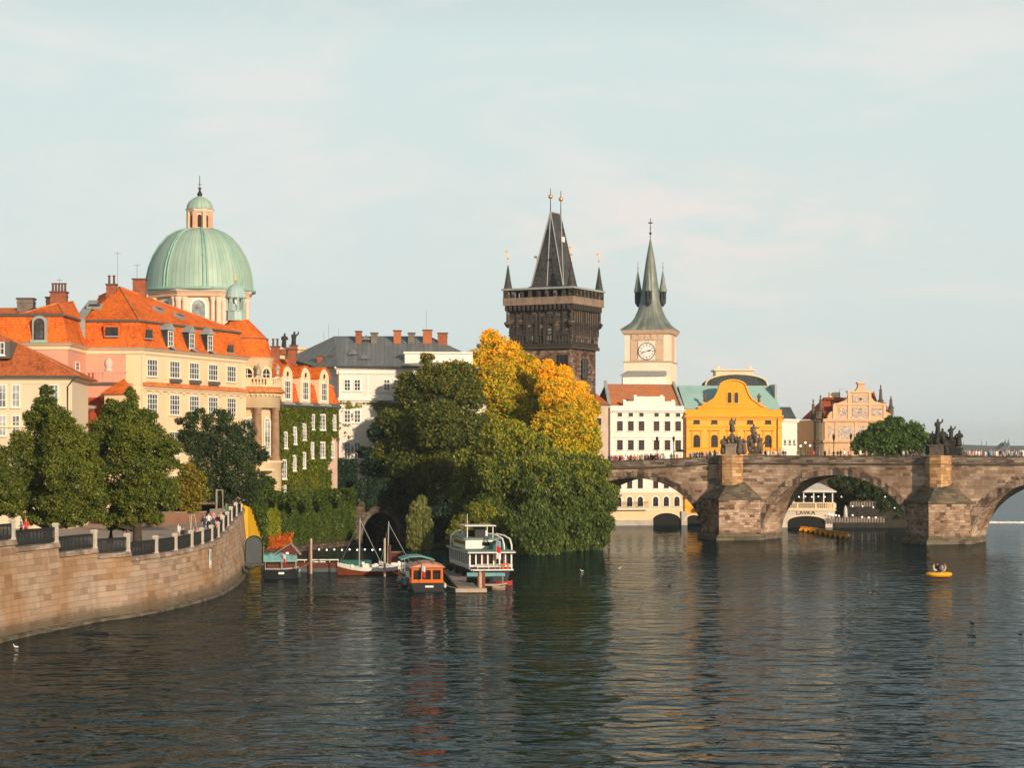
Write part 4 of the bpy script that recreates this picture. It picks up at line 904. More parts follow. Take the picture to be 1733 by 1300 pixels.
# columns on base, tall arched windows between
zc0=PZ(780,288)
for ang in (math.atan2(-3.45,1.35),math.atan2(-1.1,3.5),math.atan2(-3.2,-1.9)):
    x=rc[0]+3.62*math.cos(ang);y=rc[1]+3.62*math.sin(ang); m=MB()
    hh=zE1-zc0; m.lathe(x,y,[(.72,0),(.72,.25),(.6,.45),(.55,.6),(.56,hh*.4),(.50,hh-.7),(.5,hh-.5),(.62,hh-.3),(.66,hh)],14,z0=zc0); part('column',m,'statue_stone' if False else 'column_stone',B)
m=MB(); m.lathe(rc[0],rc[1],[(4.15,5),(4.15,zc0-.4),(4.35,zc0-.3),(4.35,zc0),(2.9,zc0)],32,uv=True,cap=False); part('base_drum',m,'cream',B)
m=MB(); m.hexa(V(PX(440,287),287,PZ(797,287)),V(1.9,0,0),V(0,1.5,0),V(0,0,.3)); part('entrance_canopy',m,'trim_cream',B)
for ang in (-1.5,-.62):
    n_=V(math.cos(ang),math.sin(ang),0); h_=V(-n_.y,n_.x,0); o_=V(rc[0],rc[1],0)+n_*2.93; fq=Fac(0,0,0,0,pts=(o_-h_*1,o_+h_*1)); window(B,fq,0,0,0,0,2,5,arch=True,z=(zc0+.6,zE1-1.3),q=(.4,1.6),sur=.15,surm='trim_cream',glass='glass_sky')
# pilaster between
m=MB(); a=-1.05; m.box(rc[0]+3.0*math.cos(a),rc[1]+3.0*math.sin(a),zc0,.35,.6,zE1-zc0,a); part('pilaster',m,'cream',B)
# ================= ivy house
g0=V(PX(475,295),295,0); g1=V(PX(571,311),311,0); fi=Fac(0,0,0,0,pts=(g0,g1)); back=-fi.n
zi=PZ(686,295.3)
I=thing('ivy_house','cream house with three round-topped dormers in its orange roof and ivy over its river wall','house',(g0+g1)/2+back*5+V(0,0,7))
fp=ccw([tuple((g0+V(0,0,0))[:2]),tuple(g1[:2]),tuple((g1+back*11)[:2]),tuple((g0+back*11-fi.d*1.5)[:2])])
m=MB(); extrude(m,fp,4,zi); part('wall',m,'pinkish' if 'pinkish' in MATS else 'cream',I)
m=MB(); m.rings([ringp(offset(fp,o),z) for o,z in ((.02,zi-.35),(.3,zi-.2),(.5,zi+.0),(.4,zi+.25),(.2,zi+.55))]); part('gutter',m,'gutter',I)
zm=PZ(650,295.3)
m=MB(); m.rings([ringp(offset(fp,o),z) for o,z in ((.25,zi+.3),(.0,zi+1.2),(-.5,zm))]); part('mansard_slope',m,'roof_tile',I)
A1=fi.w(-1,zm,-.4);A2=fi.w(fi.L-.4,zm,-.4);A3=fi.w(fi.L-.4,zm,-10.6);A4=fi.w(-1,zm,-10.6); zr_=PZ(607,305); R1=fi.w(-2,zr_,-5.5);R2=fi.w(fi.L-5.0,zr_-.1,-5.5)
m=MB(); m.poly([A1,A2,R2,R1]); m.poly([A2,A3,R2]); m.poly([A3,A4,R1,R2]); part('upper_roof',m,'roof_tile',I)
m=MB(); m.tube([R1,R2,A2],.14,5); part('ridge_tiles',m,'ridge_tile',I)
for px in (483.5,514,545.5):
    q,_=fi.hit(px,660); m=MB(); w=1.55; z0=zi+.35; z1=PZ(640,302)
    pts=[fi.w(q-w,z0,.25),fi.w(q+w,z0,.25)]+[fi.w(q+w*math.cos(math.pi*i/10),z1+w*.95*math.sin(math.pi*i/10),.25) for i in range(11)]
    m.prism(pts,-fi.n*2.6); d=part('dormer',m,'trim_cream',I)
    m=MB(); 
    for i in range(10):
        a=math.pi*i/10;b=math.pi*(i+1)/10; m.prism([fi.w(q+r*math.cos(t),z1+r*.97*math.sin(t),.4) for r,t in ((w,a),(w+.28,a),(w+.28,b),(w,b))],-fi.n*3.2)
    part('dormer_roof',m,'roof_tile',d)
    fdm=Fac(0,0,0,0,pts=(fi.w(0,0,.25),fi.w(1,0,.25))); window(d,fdm,0,0,0,0,3,3,z=(z0+.5,z1-.55),q=(q-.85,q+.85),t=.12)
    m=MB(); N=14; R=[[fi.w(q+r*math.cos(2*math.pi*i/N),z1+.35+r*math.sin(2*math.pi*i/N),o) for i in range(N)] for r,o in ((.55,.26),(.55,.36),(.4,.36),(.38,.28))]; m.rings(R); rw=part('round_window',m,'trim_cream',d); g=MB(); g.poly(R[3]); part('pane',g,'glass_dark',rw)
    m=MB(); fi.box(m,q-w,q+w,zi+.1,z0,.1,.7); part('apron',m,'lead',d)
for px,y0,y1,w,ar in ((482,731,759,.62,1),(498,723,752,.62,1),(514,717,745,.6,1),(528.5,702,727,.55,0),(545,702,728,.95,0),(565,703,728,.55,0),(480.5,779,811,.6,0),(497,771,797,.6,1),(513.5,766,793,.55,1),(527.5,749,776,.5,0),(545,749,775,.8,0),(562,749,775,.5,0),(480.5,822,840,.5,0)):
    q,zt=fi.hit(px,y0); _,zb=fi.hit(px,y1); window(I,fi,0,0,0,0,2,4,arch=bool(ar),z=(zb,zt),q=(q-w,q+w),sur=.12,surm='trim_white',glass='glass_sky')
for px,y0 in ((461,568),(511,597),(540,590)):
    pass
chim_px(I,459,473,574,604,304,'brick',2); chim_px(I,488,501,593,604,304,'brick')
# ================= white palace with grey roof
YC=332
Cc=thing('grey_roof_palace','white palace with broad grey metal roof and tall brick chimneys behind the dark tree','palace',(PX(660,YC),YC+9,8))
fc=Fac(0,0,0,0,pts=((PX(572,YC),YC,0),(PX(830,YC+2),YC+2,0))); zc=PZ(621,YC)
fp=ccw([(PX(572,YC),YC),(PX(830,YC),YC+2),(PX(830,YC),YC+18),(PX(535,YC+4),YC+20),(PX(533,YC+3),YC+3),(PX(571,YC+3),YC+3)])
m=MB(); extrude(m,fp,5,zc); part('wall',m,'warm_white',Cc)
m=MB(); m.rings([ringp(offset(fp,o),z) for o,z in ((.02,zc-1.2),(.2,zc-1.1),(.22,zc-.5),(.55,zc-.2),(.6,zc))]); part('cornice',m,'trim_white',Cc)
m=MB(); L=[V(p[0],p[1],zc) for p in offset(fp,.7)]
f0=V(PX(535,YC),YC+2.4,zc);f1=V(PX(572,YC),YC-.7,zc);f2=V(PX(780,YC+1),YC-.2,zc); ra=V(PX(566,YC+10),YC+10,PZ(569,YC+10)); rb=V(PX(727,YC+10),YC+10,PZ(569,YC+10)); ll=V(PX(488,YC+10),YC+10,PZ(606,YC+10))
b2=V(PX(800,YC+16),YC+16,zc+.5); f2b=V(PX(786,YC+6),YC+6,PZ(597,YC+6)); 
m.poly([f1,f2,f2b,rb,ra]); m.poly([ll,f0,f1,ra]); m.poly([f2b,b2,rb]); m.poly([ll,ra,V(PX(520,YC+20),YC+20,zc)]); m.poly([ra,rb,b2,V(PX(520,YC+20),YC+20,zc)])
part('roof',m,'slate_sheet',Cc)
m=MB(); m.tube([f0,f1,f2],.16,5); part('gutter',m,'gutter',Cc)
m=MB(); fc.box(m,fc.hit(685,600)[0],fc.hit(800,600)[0],zc-.1,PZ(598,YC),-1.5,.1); m2=MB(); fc.box(m2,fc.hit(685,600)[0]-.2,fc.hit(800,600)[0],PZ(598,YC),PZ(595,YC),-1.6,.35)
pb=part('attic_block',m,'trim_white',Cc); part('attic_cap',m2,'trim_white',pb)
m=MB()
for y,t,o in ((664,.12,.12),(678,.45,.35),(681,.2,.2),(733,.1,.08)): z=PZ(y,YC); fc.box(m,0,fc.L,z,z+t,0,o)
for px in (572,621,699): q,_=fc.hit(px,650); fc.box(m,q,q+.35,PZ(677,YC),zc-1.2,0,.06)
part('string_course',m,'trim_white',Cc)
for x0,x1 in ((582,593.5),(599,610.5),(649,660.5),(666,677.5),(714,725),(731,742)):
    for y0,y1,ny in ((642,662,3),(694,716,3),(748,777,3)): window(Cc,fc,x0,y0,x1,y1,2,ny,t=.14,sur=.1,surm='trim_white')
for a in ((602,612,562,583,'brick'),(666.5,678.5,561,583,'brick_orange'),(716,731,560,582,'brick_orange'),(741,757,565,582,'brick'),(628,639,565,572,'grey_plaster'),(691,702,565,572,'grey_plaster')): chim_px(Cc,a[0],a[1],a[2],a[3],YC+8,a[4],0,.9)
for a in ((537,546,604,617,'brick'),(560,569,603,617,'brick_orange')): chim_px(Cc,a[0],a[1],a[2],a[3],YC+4,a[4],0,.8)
for px,py in ((598,600),(617,608),(620,576)):
    Yk=YC+ (621-py)/52*10; p=P(px,py,Yk); m=MB(); m.prism([p+V(-.9,-.9,0),p+V(.9,-.9,0),p+V(.0,-.9,.8)],V(0,1.8,0)); d=part('roof_vent',m,'slate_sheet',Cc)
for px,y0 in ((556,548),(548,560),(722,525),(573,555)):
    m=MB(); Y=YC+10; m.tube([V(PX(px,Y),Y,PZ(575,Y)),V(PX(px,Y),Y,PZ(y0,Y))],.03,4); part('aerial',m,'lead',Cc)
m=MB(); x=PX(573,YC); m.tube([V(x,YC-.15,zc-.4),V(x,YC-.15,6)],.08,5); part('downpipe',m,'brick',Cc)
# church behind with roof statues
sv=thing('church_gable','cream church front peeping over the roofs, with a chimney','church',(PX(480,350),352,8))
m=MB(); Y=350; m.hexa(V(PX(452,Y),Y,8),V(PX(516,Y)-PX(452,Y),0,0),V(0,8,0),V(0,0,PZ(590,Y)-8)); part('wall',m,'cream',sv)
m=MB(); m.hexa(V(PX(450,Y),Y-.3,PZ(592,Y)),V(PX(518,Y)-PX(450,Y),0,0),V(0,8.6,0),V(0,0,.4)); part('cornice',m,'trim_cream',sv)
chim_px(sv,491,503,586,592,349,'brick')
# ================= dome church
YD=345; dc=(PX(338,YD),YD)
D=thing('dome_church','baroque church with a huge pale green copper dome and a columned lantern on top','church',(dc[0],dc[1],8)); kk=YD/F
zb=PZ(490,YD); R=89*kk; m=MB(); prof=[]
for px_,py in ((90,493),(89,485),(88,470),(84,452),(77,434),(67,417),(54,402),(40,393),(24,388),(20,387)): prof.append((px_*kk,PZ(py,YD)))
m.lathe(dc[0],dc[1],prof,64,uv=True,R=R,cap=False); part('dome',m,'copper',D)
m=MB()
for i in range(8):
    a=2*math.pi*i/8+.25; 
    for w in (-.035,.035): m.tube([V(dc[0]+(r+.04)*math.cos(a+w),dc[1]+(r+.04)*math.sin(a+w),z) for r,z in prof[:-1]],.16,5)
part('dome_rib',m,'copper_trim',D)
m=MB(); m.lathe(dc[0],dc[1],[(88*kk,PZ(497,YD)),(94*kk,PZ(496,YD)),(95*kk,PZ(492,YD)),(91*kk,PZ(491,YD))],48); part('dome_skirt',m,'copper_trim',D)
a8=math.pi/8+.12
m=MB(); m.lathe(dc[0],dc[1],[(84*kk,8),(84*kk,PZ(505,YD)),(88*kk,PZ(504,YD)),(95*kk,PZ(498,YD)),(95*kk,PZ(496.5,YD))],8,a0=a8,sm=False); part('drum',m,'drum_pink',D)
for i in range(8):
    am=a8+math.pi/4*(i+.5); n_=V(math.cos(am),math.sin(am),0); h_=V(-n_.y,n_.x,0)
    if n_.y>.35: continue
    ap_=84*kk*math.cos(math.pi/8); o_=V(dc[0],dc[1],0)+n_*ap_; fq=Fac(0,0,0,0,pts=(o_-h_*3,o_+h_*3)) if (n_.y<0 or True) else None
    fq.d=h_; fq.p0=o_-h_*3; fq.n=n_
    window(D,fq,0,0,0,0,4,4,arch=True,z=(PZ(560,YD),PZ(513,YD)),q=(1.95,4.05),sur=.35,surm='trim_white',frame='lead',glass='glass_sky')
    m=MB()
    for s in (-.3,.55,5.0,5.85): m.lathe((o_+h_*(s-2.78)).x+n_.x*.28,(o_+h_*(s-2.78)).y+n_.y*.28,[(.42,8),(.36,9),(.34,PZ(516,YD)),(.5,PZ(511,YD)),(.52,PZ(508,YD))],8)
    part('drum_column',m,'drum_pink',D)
m=MB(); m.lathe(dc[0],dc[1],[(88*kk,PZ(508,YD)),(91*kk,PZ(507,YD)),(91*kk,PZ(504,YD)),(87*kk,PZ(503,YD))],8,a0=a8,sm=False,cap=False); part('entablature',m,'drum_trim',D)
zl0=PZ(391,YD); zl1=PZ(356,YD)
m=MB(); m.lathe(dc[0],dc[1],[(25*kk,zl0-.6),(24*kk,zl0),(21*kk,zl0+.3),(18*kk,zl0+.35),(18*kk,zl1-.6),(22*kk,zl1-.4),(24.5*kk,zl1-.1),(24.5*kk,zl1+.1)],8,a0=a8,sm=False); ln=part('lantern',m,'drum_pink',D)
for i in range(8):
    am=a8+math.pi/4*i; m=MB(); m.box(dc[0]+20*kk*math.cos(am),dc[1]+20*kk*math.sin(am),zl0,.5,.6,zl1-zl0-.3,am); part('lantern_pier',m,'drum_trim',ln)
    am+=math.pi/8; n_=V(math.cos(am),math.sin(am),0); h_=V(-n_.y,n_.x,0); o_=V(dc[0],dc[1],0)+n_*(18*kk*math.cos(math.pi/8)+.02)
    m=MB(); m.poly([o_+n_*.02+h_*a+V(0,0,b) for a,b in archpts(-.3,.3,zl0+.5,zl1-.8)]); part('lantern_opening',m,'glass_dark',ln)
m=MB(); m.lathe(dc[0],dc[1],[(25*kk,PZ(355,YD)),(22.5*kk,PZ(354,YD)),(22*kk,PZ(348,YD)),(18*kk,PZ(341,YD)),(10*kk,PZ(335,YD)),(3*kk,PZ(332,YD)),(1.5*kk,PZ(330,YD))],16,uv=True,R=22*kk); lc=part('lantern_dome',m,'copper',D)
m=MB(); m.lathe(dc[0],dc[1],[(.32,0),(.45,.3),(.2,.8),(.12,1.0),(.3,1.3),(.06,1.5),(.05,3.4)],8,z0=PZ(332,YD)); m.tube([V(dc[0]-.3,dc[1],PZ(312,YD)),V(dc[0]+.3,dc[1],PZ(312,YD))],.04,4); f_=part('finial',m,'iron',lc)
m=MB(); m.ball((dc[0],dc[1],PZ(318,YD)),.22,8); part('gilded_ball',m,'gold',f_)
# ================= right: clock tower (water tower)
YW=425; t12=math.radians(12); k0=V(PX(1134.5,YW),YW,0); wd=V(math.cos(t12),-math.sin(t12),0); wn=V(math.sin(t12),math.cos(t12),0)
fwt=Fac(0,0,0,0,pts=(k0-wd*9.4,k0)); fwr=Fac(0,0,0,0,pts=(k0,k0+wn*9.4)); ctr=k0-wd*4.7+wn*4.7
WT=thing('clock_tower','cream clock tower with white dial and tall flared green spire between small turrets','tower',ctr)
sq=lambda e,z:[fwt.w(-e,z,e),fwt.w(9.4+e,z,e),fwt.w(9.4+e,z,-9.4-e),fwt.w(-e,z,-9.4-e)]
wz=lambda py:PZ(py,YW)
m=MB(); m.rings([sq(0,0),sq(0,wz(612))]); m.rings([sq(-.15,wz(612)),sq(-.15,wz(559))]); part('wall',m,'tower_cream',WT)
m=MB(); m.rings([sq(0,wz(613.5)),sq(.22,wz(612.5)),sq(.22,wz(611.5)),sq(-.1,wz(610.5))]); m.rings([sq(-.1,wz(566)),sq(.25,wz(564)),sq(.5,wz(560)),sq(.6,wz(558))]); part('cornice',m,'tower_trim',WT)
m=MB(); q0,_=fwt.hit(1067,590);q1,_=fwt.hit(1123,590); fwt.box(m,q0,q1,wz(611),wz(563),-.1,-.07)
p_=part('sgraffito_panel',m,'sgraffito',WT); 
m=MB(); 
for a,b in ((1067,1078),(1110,1123)): u,_=fwt.hit(a,590);v,_=fwt.hit(b,590); fwt.box(m,u,v,wz(609),wz(577),-.08,-.02)
for i in range(5): u,_=fwt.hit(1069+i*11,570);v,_=fwt.hit(1077+i*11,570); fwt.box(m,u,v,wz(574),wz(565),-.08,-.0)
part('painted_figure_panel',m,'tower_trim',p_)
m=MB(); u,_=fwt.hit(1080,590);v,_=fwt.hit(1109,590); fwt.box(m,u,v,wz(609),wz(577),-.08,.06); cf=part('clock_surround',m,'tower_cream',WT)
qc,zc_=fwt.hit(1094.5,594.5); rc_=1.62; m=MB(); N=32; m.poly([fwt.w(qc+rc_*math.cos(2*math.pi*i/N),zc_+rc_*math.sin(2*math.pi*i/N),.09) for i in range(N)]); ck=part('clock_face',m,'sign_white',WT)
m=MB(); RR=[[fwt.w(qc+r*math.cos(2*math.pi*i/N),zc_+r*math.sin(2*math.pi*i/N),o) for i in range(N)] for r,o in ((rc_+.12,.06),(rc_+.12,.15),(rc_-.02,.15),(rc_-.02,.1))]; m.rings(RR); part('clock_ring',m,'statue_stone',ck)
m=MB()
for i in range(12):
    a=2*math.pi*i/12; e=V(0,0,0)+fwt.d*math.cos(a)+V(0,0,math.sin(a)); s_=fwt.d*-math.sin(a)+V(0,0,math.cos(a)); o_=fwt.w(qc,zc_,.095)
    for w in ((-.09,.0,.09) if i%3==0 else (-.05,.05)): m.hexa(o_+e*1.02+s_*(w-.02),e*.42,s_*.045,fwt.n*.015)
part('numerals',m,'letter',ck)
m=MB()
for a,l,w in ((math.radians(12),1.05,.16),(math.radians(198),1.45,.11)):
    e=fwt.d*math.cos(a)+V(0,0,math.sin(a)); s_=fwt.d*-math.sin(a)+V(0,0,math.cos(a)); o_=fwt.w(qc,zc_,.12); m.prism([o_-s_*.03,o_+e*l*.55-s_*w,o_+e*l,o_+e*l*.55+s_*w,o_+s_*.03],fwt.n*.03)
part('clock_hand',m,'letter',ck)
m=MB(); u,v=3.2,6.6; fwr.box(m,u,v,wz(611),wz(566),-.1,-.02); part('side_panel',m,'sgraffito_trim',WT)
# flared spire: square at the eaves, eight-sided above
m=MB()
def sqoct(hw,t,z):
    pts=[]
    for i in range(32):
        a=2*math.pi*i/32+math.pi/4; c,s=math.cos(a),math.sin(a); k=max(abs(c),abs(s)); rs=hw/k; k8=max(abs(math.cos((a)%(math.pi/4)-math.pi/8)),.01); ro=hw*.98/ math.cos(((a+math.pi/8)%(math.pi/4))-math.pi/8)
        r=rs*(1-t)+ro*t; pts.append(ctr+wd*(r*c)+wn*(r*s)+V(0,0,z))
    return pts
prof=[(5.35,0,558),(5.25,0,556),(4.6,.1,551),(3.9,.3,545),(3.1,.55,535),(2.45,.8,522),(2.0,1,505),(1.65,1,485),(1.3,1,462),(.9,1,437),(.45,1,415),(.12,1,400)]
ww=[wz(a[2]) for a in prof]; m.rings([sqoct(a,t,wz(py)) for a,t,py in prof],0,True,True,True,True,([.55*i for i in range(33)],[x*1.0 for x in ww])); part('spire',m,'spire_copper',WT)
m=MB(); p=ctr+V(0,0,wz(400)); m.tube([p,p+V(0,0,4.3)],.07,5); m.ball(p+V(0,0,1.2),.28,8); m.ball(p+V(0,0,2.2),.15,8); m.hexa(p+V(-.45,0,3.2),V(.9,0,0),V(0,.05,0),V(0,0,.25)); part('finial',m,'iron',WT)
for a,b in ((-1,-1),(1,-1),(1,1),(-1,1)):
    a_,b_=(a*0+b*0,0)
for ang in (0,90,180,270):
    e=wd*math.cos(math.radians(ang))+wn*math.sin(math.radians(ang)); p=ctr+e*2.55; z0=wz(512)
    m=MB(); m.lathe(p.x,p.y,[(.1,-.5),(.62,.3),(.62,.9)],8,z0=z0,sm=False); m.lathe(p.x,p.y,[(.72,2.35),(.72,2.6),(.4,2.6)],8,z0=z0,sm=False)
    for i in range(6): m.box(p.x+.55*math.cos(math.pi*i/3),p.y+.55*math.sin(math.pi*i/3),z0+.9,.2,.2,1.5,math.pi*i/3)
    m.lathe(p.x,p.y,[(.38,.8),(.38,2.4)],6,z0=z0,sm=False)
    tu=part('spire_turret',m,'slate_blue',WT)
    m=MB(); m.lathe(p.x,p.y,[(.85,2.55),(.78,2.8),(.55,4.0),(.25,5.9),(.05,6.9),(0,7.0)],8,z0=z0,sm=False); m.tube([V(p.x,p.y,z0+6.8),V(p.x,p.y,z0+8.6)],.05,4); m.ball(V(p.x,p.y,z0+7.4),.14,6); part('turret_cone',m,'spire_copper',tu)
m=MB(); YB=YW-4; xa,xb=PX(1054,YB),PX(1130,YB); m.hexa(V(xa,YB,5),V(PX(1126,YB)-xa,0,0),V(0,4,0),V(0,0,PZ(636,YB)-5)); lb=part('lower_block',m,'trim_white',WT)
m=MB(); m.prism([V(xa-.6,YB-.5,PZ(637,YB)),V(PX(1128,YB),YB-.5,PZ(636,YB)),V(xb,YB+4,PZ(628,YB)),V(xa+1.1,YB+4,PZ(628,YB))],V(0,0,.2)); part('lean_roof',m,'lead',lb)
# ================= row of mills on the water
YH=403
def corn(m,f,q0,q1,z,h=.3,o=.4,mi=0): f.box(m,q0,q1,z-h*.5,z,0,o,mi); f.box(m,q0,q1,z-h,z-h*.5,0,o*.6,mi)
fh=Fac(1033,YH,1158,YH+3); hz=lambda py:PZ(py,YH+1)
WH=thing('white_mill_house','white house with rows of dark windows and stepped parapet, behind the first bridge arch','house',(fh.p0+fh.p1)/2+V(0,0,0))
m=MB(); fp=[fh.w(0,0),fh.w(fh.L,0),fh.w(fh.L,0,-14),fh.w(0,0,-14)]
m.prism([V(p.x,p.y,-1) for p in fp],V(0,0,hz(834)+1),0); part('lower_wall',m,'mill_cream',WH)
m=MB(); m.prism([V(p.x,p.y,hz(834)) for p in fp],V(0,0,hz(695)-hz(834)),0); part('upper_wall',m,'bright_cream',WH)
m=MB(); m.hexa(fh.w(-.3,-1,0),fh.d*(fh.hit(1104,880)[0]+.3),fh.n*.6,V(0,0,hz(880.5)+1)); part('river_footing',m,'mill_base',WH); m=MB(); q,_=fh.hit(1152,880); m.hexa(fh.w(q,-1,0),fh.d*1.15,fh.n*.6,V(0,0,hz(866)+1)); part('river_footing',m,'mill_base',WH)
m=MB(); corn(m,fh,-.2,fh.L+.1,hz(693),.5,.6)
n=34
for i in range(n): fh.box(m,fh.L*i/n,fh.L*i/n+.2,hz(698),hz(696),0,.35)
for y in (706,730.5,740,772,831,863): fh.box(m,0,fh.L,hz(y),hz(y)+.1,0,.08)
for a,b in ((1040,1092),(1102,1156)): fh.box(m,fh.hit(a,740)[0],fh.hit(b,740)[0],hz(740.5),hz(739),0,.25)
part('cornice',m,'trim_white',WH)
m=MB()
fh.box(m,0,fh.L,hz(693),hz(687),-.5,.0); fh.box(m,fh.hit(1055,680)[0],fh.hit(1143,680)[0],hz(687),hz(679),-.5,-.02); fh.box(m,fh.hit(1073,680)[0],fh.hit(1125,680)[0],hz(679),hz(671),-.5,-.04)
for px,py in ((1057,679),(1075,671),(1120,671),(1139,679)): q,_=fh.hit(px,py); fh.box(m,q-.3,q+.3,hz(py),hz(py-2.5),-.5,.0)
part('stepped_parapet',m,'bright_cream',WH)
m=MB(); yr=YH+7; m.quad(fh.w(0,hz(691),-.6),fh.w(fh.L,hz(691),-.6),fh.w(fh.L,PZ(650,yr),-7),fh.w(0.8,PZ(650,yr),-7)); m.quad(fh.w(fh.L,hz(691),-13.5),fh.w(0,hz(691),-13.5),fh.w(0.8,PZ(650,yr),-7),fh.w(fh.L,PZ(650,yr),-7)); part('roof',m,'roof_tile_mill',WH)
m=MB(); m.prism([fh.w(-.3,hz(694),-.3),fh.w(.35,hz(694),-.3),fh.w(1.1,PZ(648.5,yr),-7),fh.w(.5,PZ(648.5,yr),-7)],V(0,0,.5)); m.prism([fh.w(fh.L-.4,hz(694),-.3),fh.w(fh.L+.1,hz(694),-.3),fh.w(fh.L+.1,PZ(649,yr),-7),fh.w(fh.L-.4,PZ(649,yr),-7)],V(0,0,.5)); part('gable_coping',m,'lead',WH)
for px in (1049,1067.5,1085.5,1111,1129.5,1147.5):
    q,_=fh.hit(px,720)
    window(WH,fh,0,0,0,0,1,1,frame='dark_frame',z=(hz(705.3),hz(699)),q=(q-.42,q+.42),glass='glass_dark',t=.07,sur=.1,surm='trim_white')
    window(WH,fh,0,0,0,0,2,3,frame='brown_frame',z=(hz(729.5),hz(713)),q=(q-.56,q+.56),glass='glass_dark',sur=.18,surm='trim_white')
    window(WH,fh,0,0,0,0,2,3,frame='brown_frame',z=(hz(762),hz(745)),q=(q-.56,q+.56),glass='glass_dark',sur=.2,surm='trim_white')
for px in (1047,1065.5,1083.5,1109.5,1127.5,1145.5):
    q,_=fh.hit(px,820); window(WH,fh,0,0,0,0,2,3,frame='brown_frame',z=(hz(827),hz(810)),q=(q-.5,q+.5),glass='glass_dark',sur=.32,surm='trim_white')
    window(WH,fh,0,0,0,0,2,2,arch=True,frame='dark_frame',z=(hz(857.5),hz(841)),q=(q-.52,q+.52),glass='glass_dark',sur=.25,surm='trim_white')
m=MB(); a,_=fh.hit(1040,860); b,_=fh.hit(1095,860); fh.box(m,a,b,hz(863),hz(861),0,1.0); bl=part('balcony',m,'trim_white',WH)
m=MB()
for i in range(31): x=a+(b-a)*i/30; m.tube([fh.w(x,hz(861),.95),fh.w(x,hz(850),.95)],.025,4,cap=False)
m.tube([fh.w(a,hz(850),.95),fh.w(b,hz(850),.95)],.04,4); m.tube([fh.w(b,hz(850),.95),fh.w(b,hz(850),0)],.04,4); part('balcony_rail',m,'iron',bl)
def tunnel(par,f,px0,px1,pyc,o=.02,fr=.55):
    q0,_=f.hit(px0,885);q1,_=f.hit(px1,885); zc=PZ(pyc,f.p0.y); m=MB(); w=(q1-q0)/2; rise=zc*fr; pts=[f.w(q0,-.5,o),f.w(q1,-.5,o)]+[f.w((q0+q1)/2+w*math.cos(math.pi*i/12),zc-rise+rise*math.sin(math.pi*i/12),o) for i in range(13)]
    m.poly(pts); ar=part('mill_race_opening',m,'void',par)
    m=MB()
    for i in range(12):
        t0,t1=math.pi*i/12,math.pi*(i+1)/12; c=(q0+q1)/2
        m.prism([f.w(c+(w+e)*math.cos(t),zc-rise+(rise+e)*math.sin(t),0) for e,t in ((0,t0),(.22,t0),(.22,t1),(0,t1))],f.n*.12)
    part('arch_trim',m,'trim_cream',ar)
tunnel(WH,fh,1104,1151.5,869,.03,.62)
# leftmost pinkish house
fn=Fac(1004,YH-2,1032.5,YH); NH=thing('pinkish_town_house','narrow dull pink house between the gothic tower and the white mill house','house',fn.p0+V(0,0,0))
m=MB(); fp=[fn.w(0,0),fn.w(fn.L,0),fn.w(fn.L,0,-12),fn.w(0,0,-12)]; m.prism([V(p.x,p.y,-1) for p in fp],V(0,0,hz(685)+1)); part('wall',m,'beige_wall',NH)
m=MB(); m.quad(fn.w(-.3,hz(686),.3),fn.w(fn.L,hz(686),.3),fn.w(fn.L,hz(656),-7),fn.w(-.3,hz(656),-7)); m.quad(fn.w(fn.L,hz(686),-12),fn.w(-.3,hz(686),-12),fn.w(-.3,hz(656),-7),fn.w(fn.L,hz(656),-7)); part('roof',m,'roof_tile_old',NH)
m=MB(); fn.box(m,fn.L-1.9,fn.L-.2,hz(656)-.5,hz(645),-9,-7); part('roof_box',m,'grey_plaster',NH)
m=MB(); fn.box(m,-.3,fn.L+.05,hz(686.5),hz(685),0,.4); part('gutter',m,'gutter',NH)
for y0,y1 in ((708,720),(738,750)): window(NH,fn,1009.5,y0,1017,y1,2,2,frame='brown_frame',glass='glass_dark',sur=.12,surm='beige_wall')
m=MB(); m.tube([V(fn.p1.x-.15,fn.p1.y-.3,hz(690)),V(fn.p1.x-.15,fn.p1.y-.3,0)],.11,5); part('downpipe',m,'gutter',NH)
# yellow house
fy=Fac(1159,YH+2.5,1323,YH+5.5); YZ=YH+4; yz=lambda py:PZ(py,YZ)
YHs=thing('yellow_mill_house','bright golden yellow house with a curved baroque gable and a pale turquoise roof','house',(fy.p0+fy.p1)/2)
m=MB(); fp=[fy.w(0,0),fy.w(fy.L,0),fy.w(fy.L,0,-13),fy.w(0,0,-13)]; m.prism([V(p.x,p.y,-1) for p in fp],V(0,0,yz(704)+1)); part('wall',m,'yellow_pale',YHs)
m=MB(); m.prism([V(p.x,p.y,yz(704)) for p in fp],V(0,0,yz(693.5)-yz(704))); part('attic_wall',m,'yellow',YHs)
Q_=lambda px:fy.hit(px,700)[0]
m=MB(); corn(m,fy,-.1,fy.L+.2,yz(703),.5,.6); part('cornice',m,'yellow_trim',YHs)
m=MB()
for y,t,o in ((708,.35,.15),(721,.4,.1),(757.5,.15,.15),(760,.15,.1),(843,.12,.1),(856,.5,.12)): fy.box(m,0,fy.L,yz(y)-t,yz(y),0,o)
for px in (1179,1209,1239.5,1269.5,1300):
    fy.box(m,Q_(px)-1.25,Q_(px)+1.25,yz(729),yz(727.5),0,.35); fy.box(m,Q_(px)-1.05,Q_(px)-.7,yz(757),yz(729.5),0,.12); fy.box(m,Q_(px)+.7,Q_(px)+1.05,yz(757),yz(729.5),0,.12)
part('band',m,'yellow',YHs)
gp=[(1181,694),(1181,690),(1192,687),(1199,681),(1208,675),(1213,667),(1217,656),(1219,650),(1224,646.5),(1232,644),(1240,643),(1248,644),(1256,646.5),(1261,650),(1263,656),(1267,667),(1272,675),(1281,681),(1288,687),(1298,690),(1298,694)]
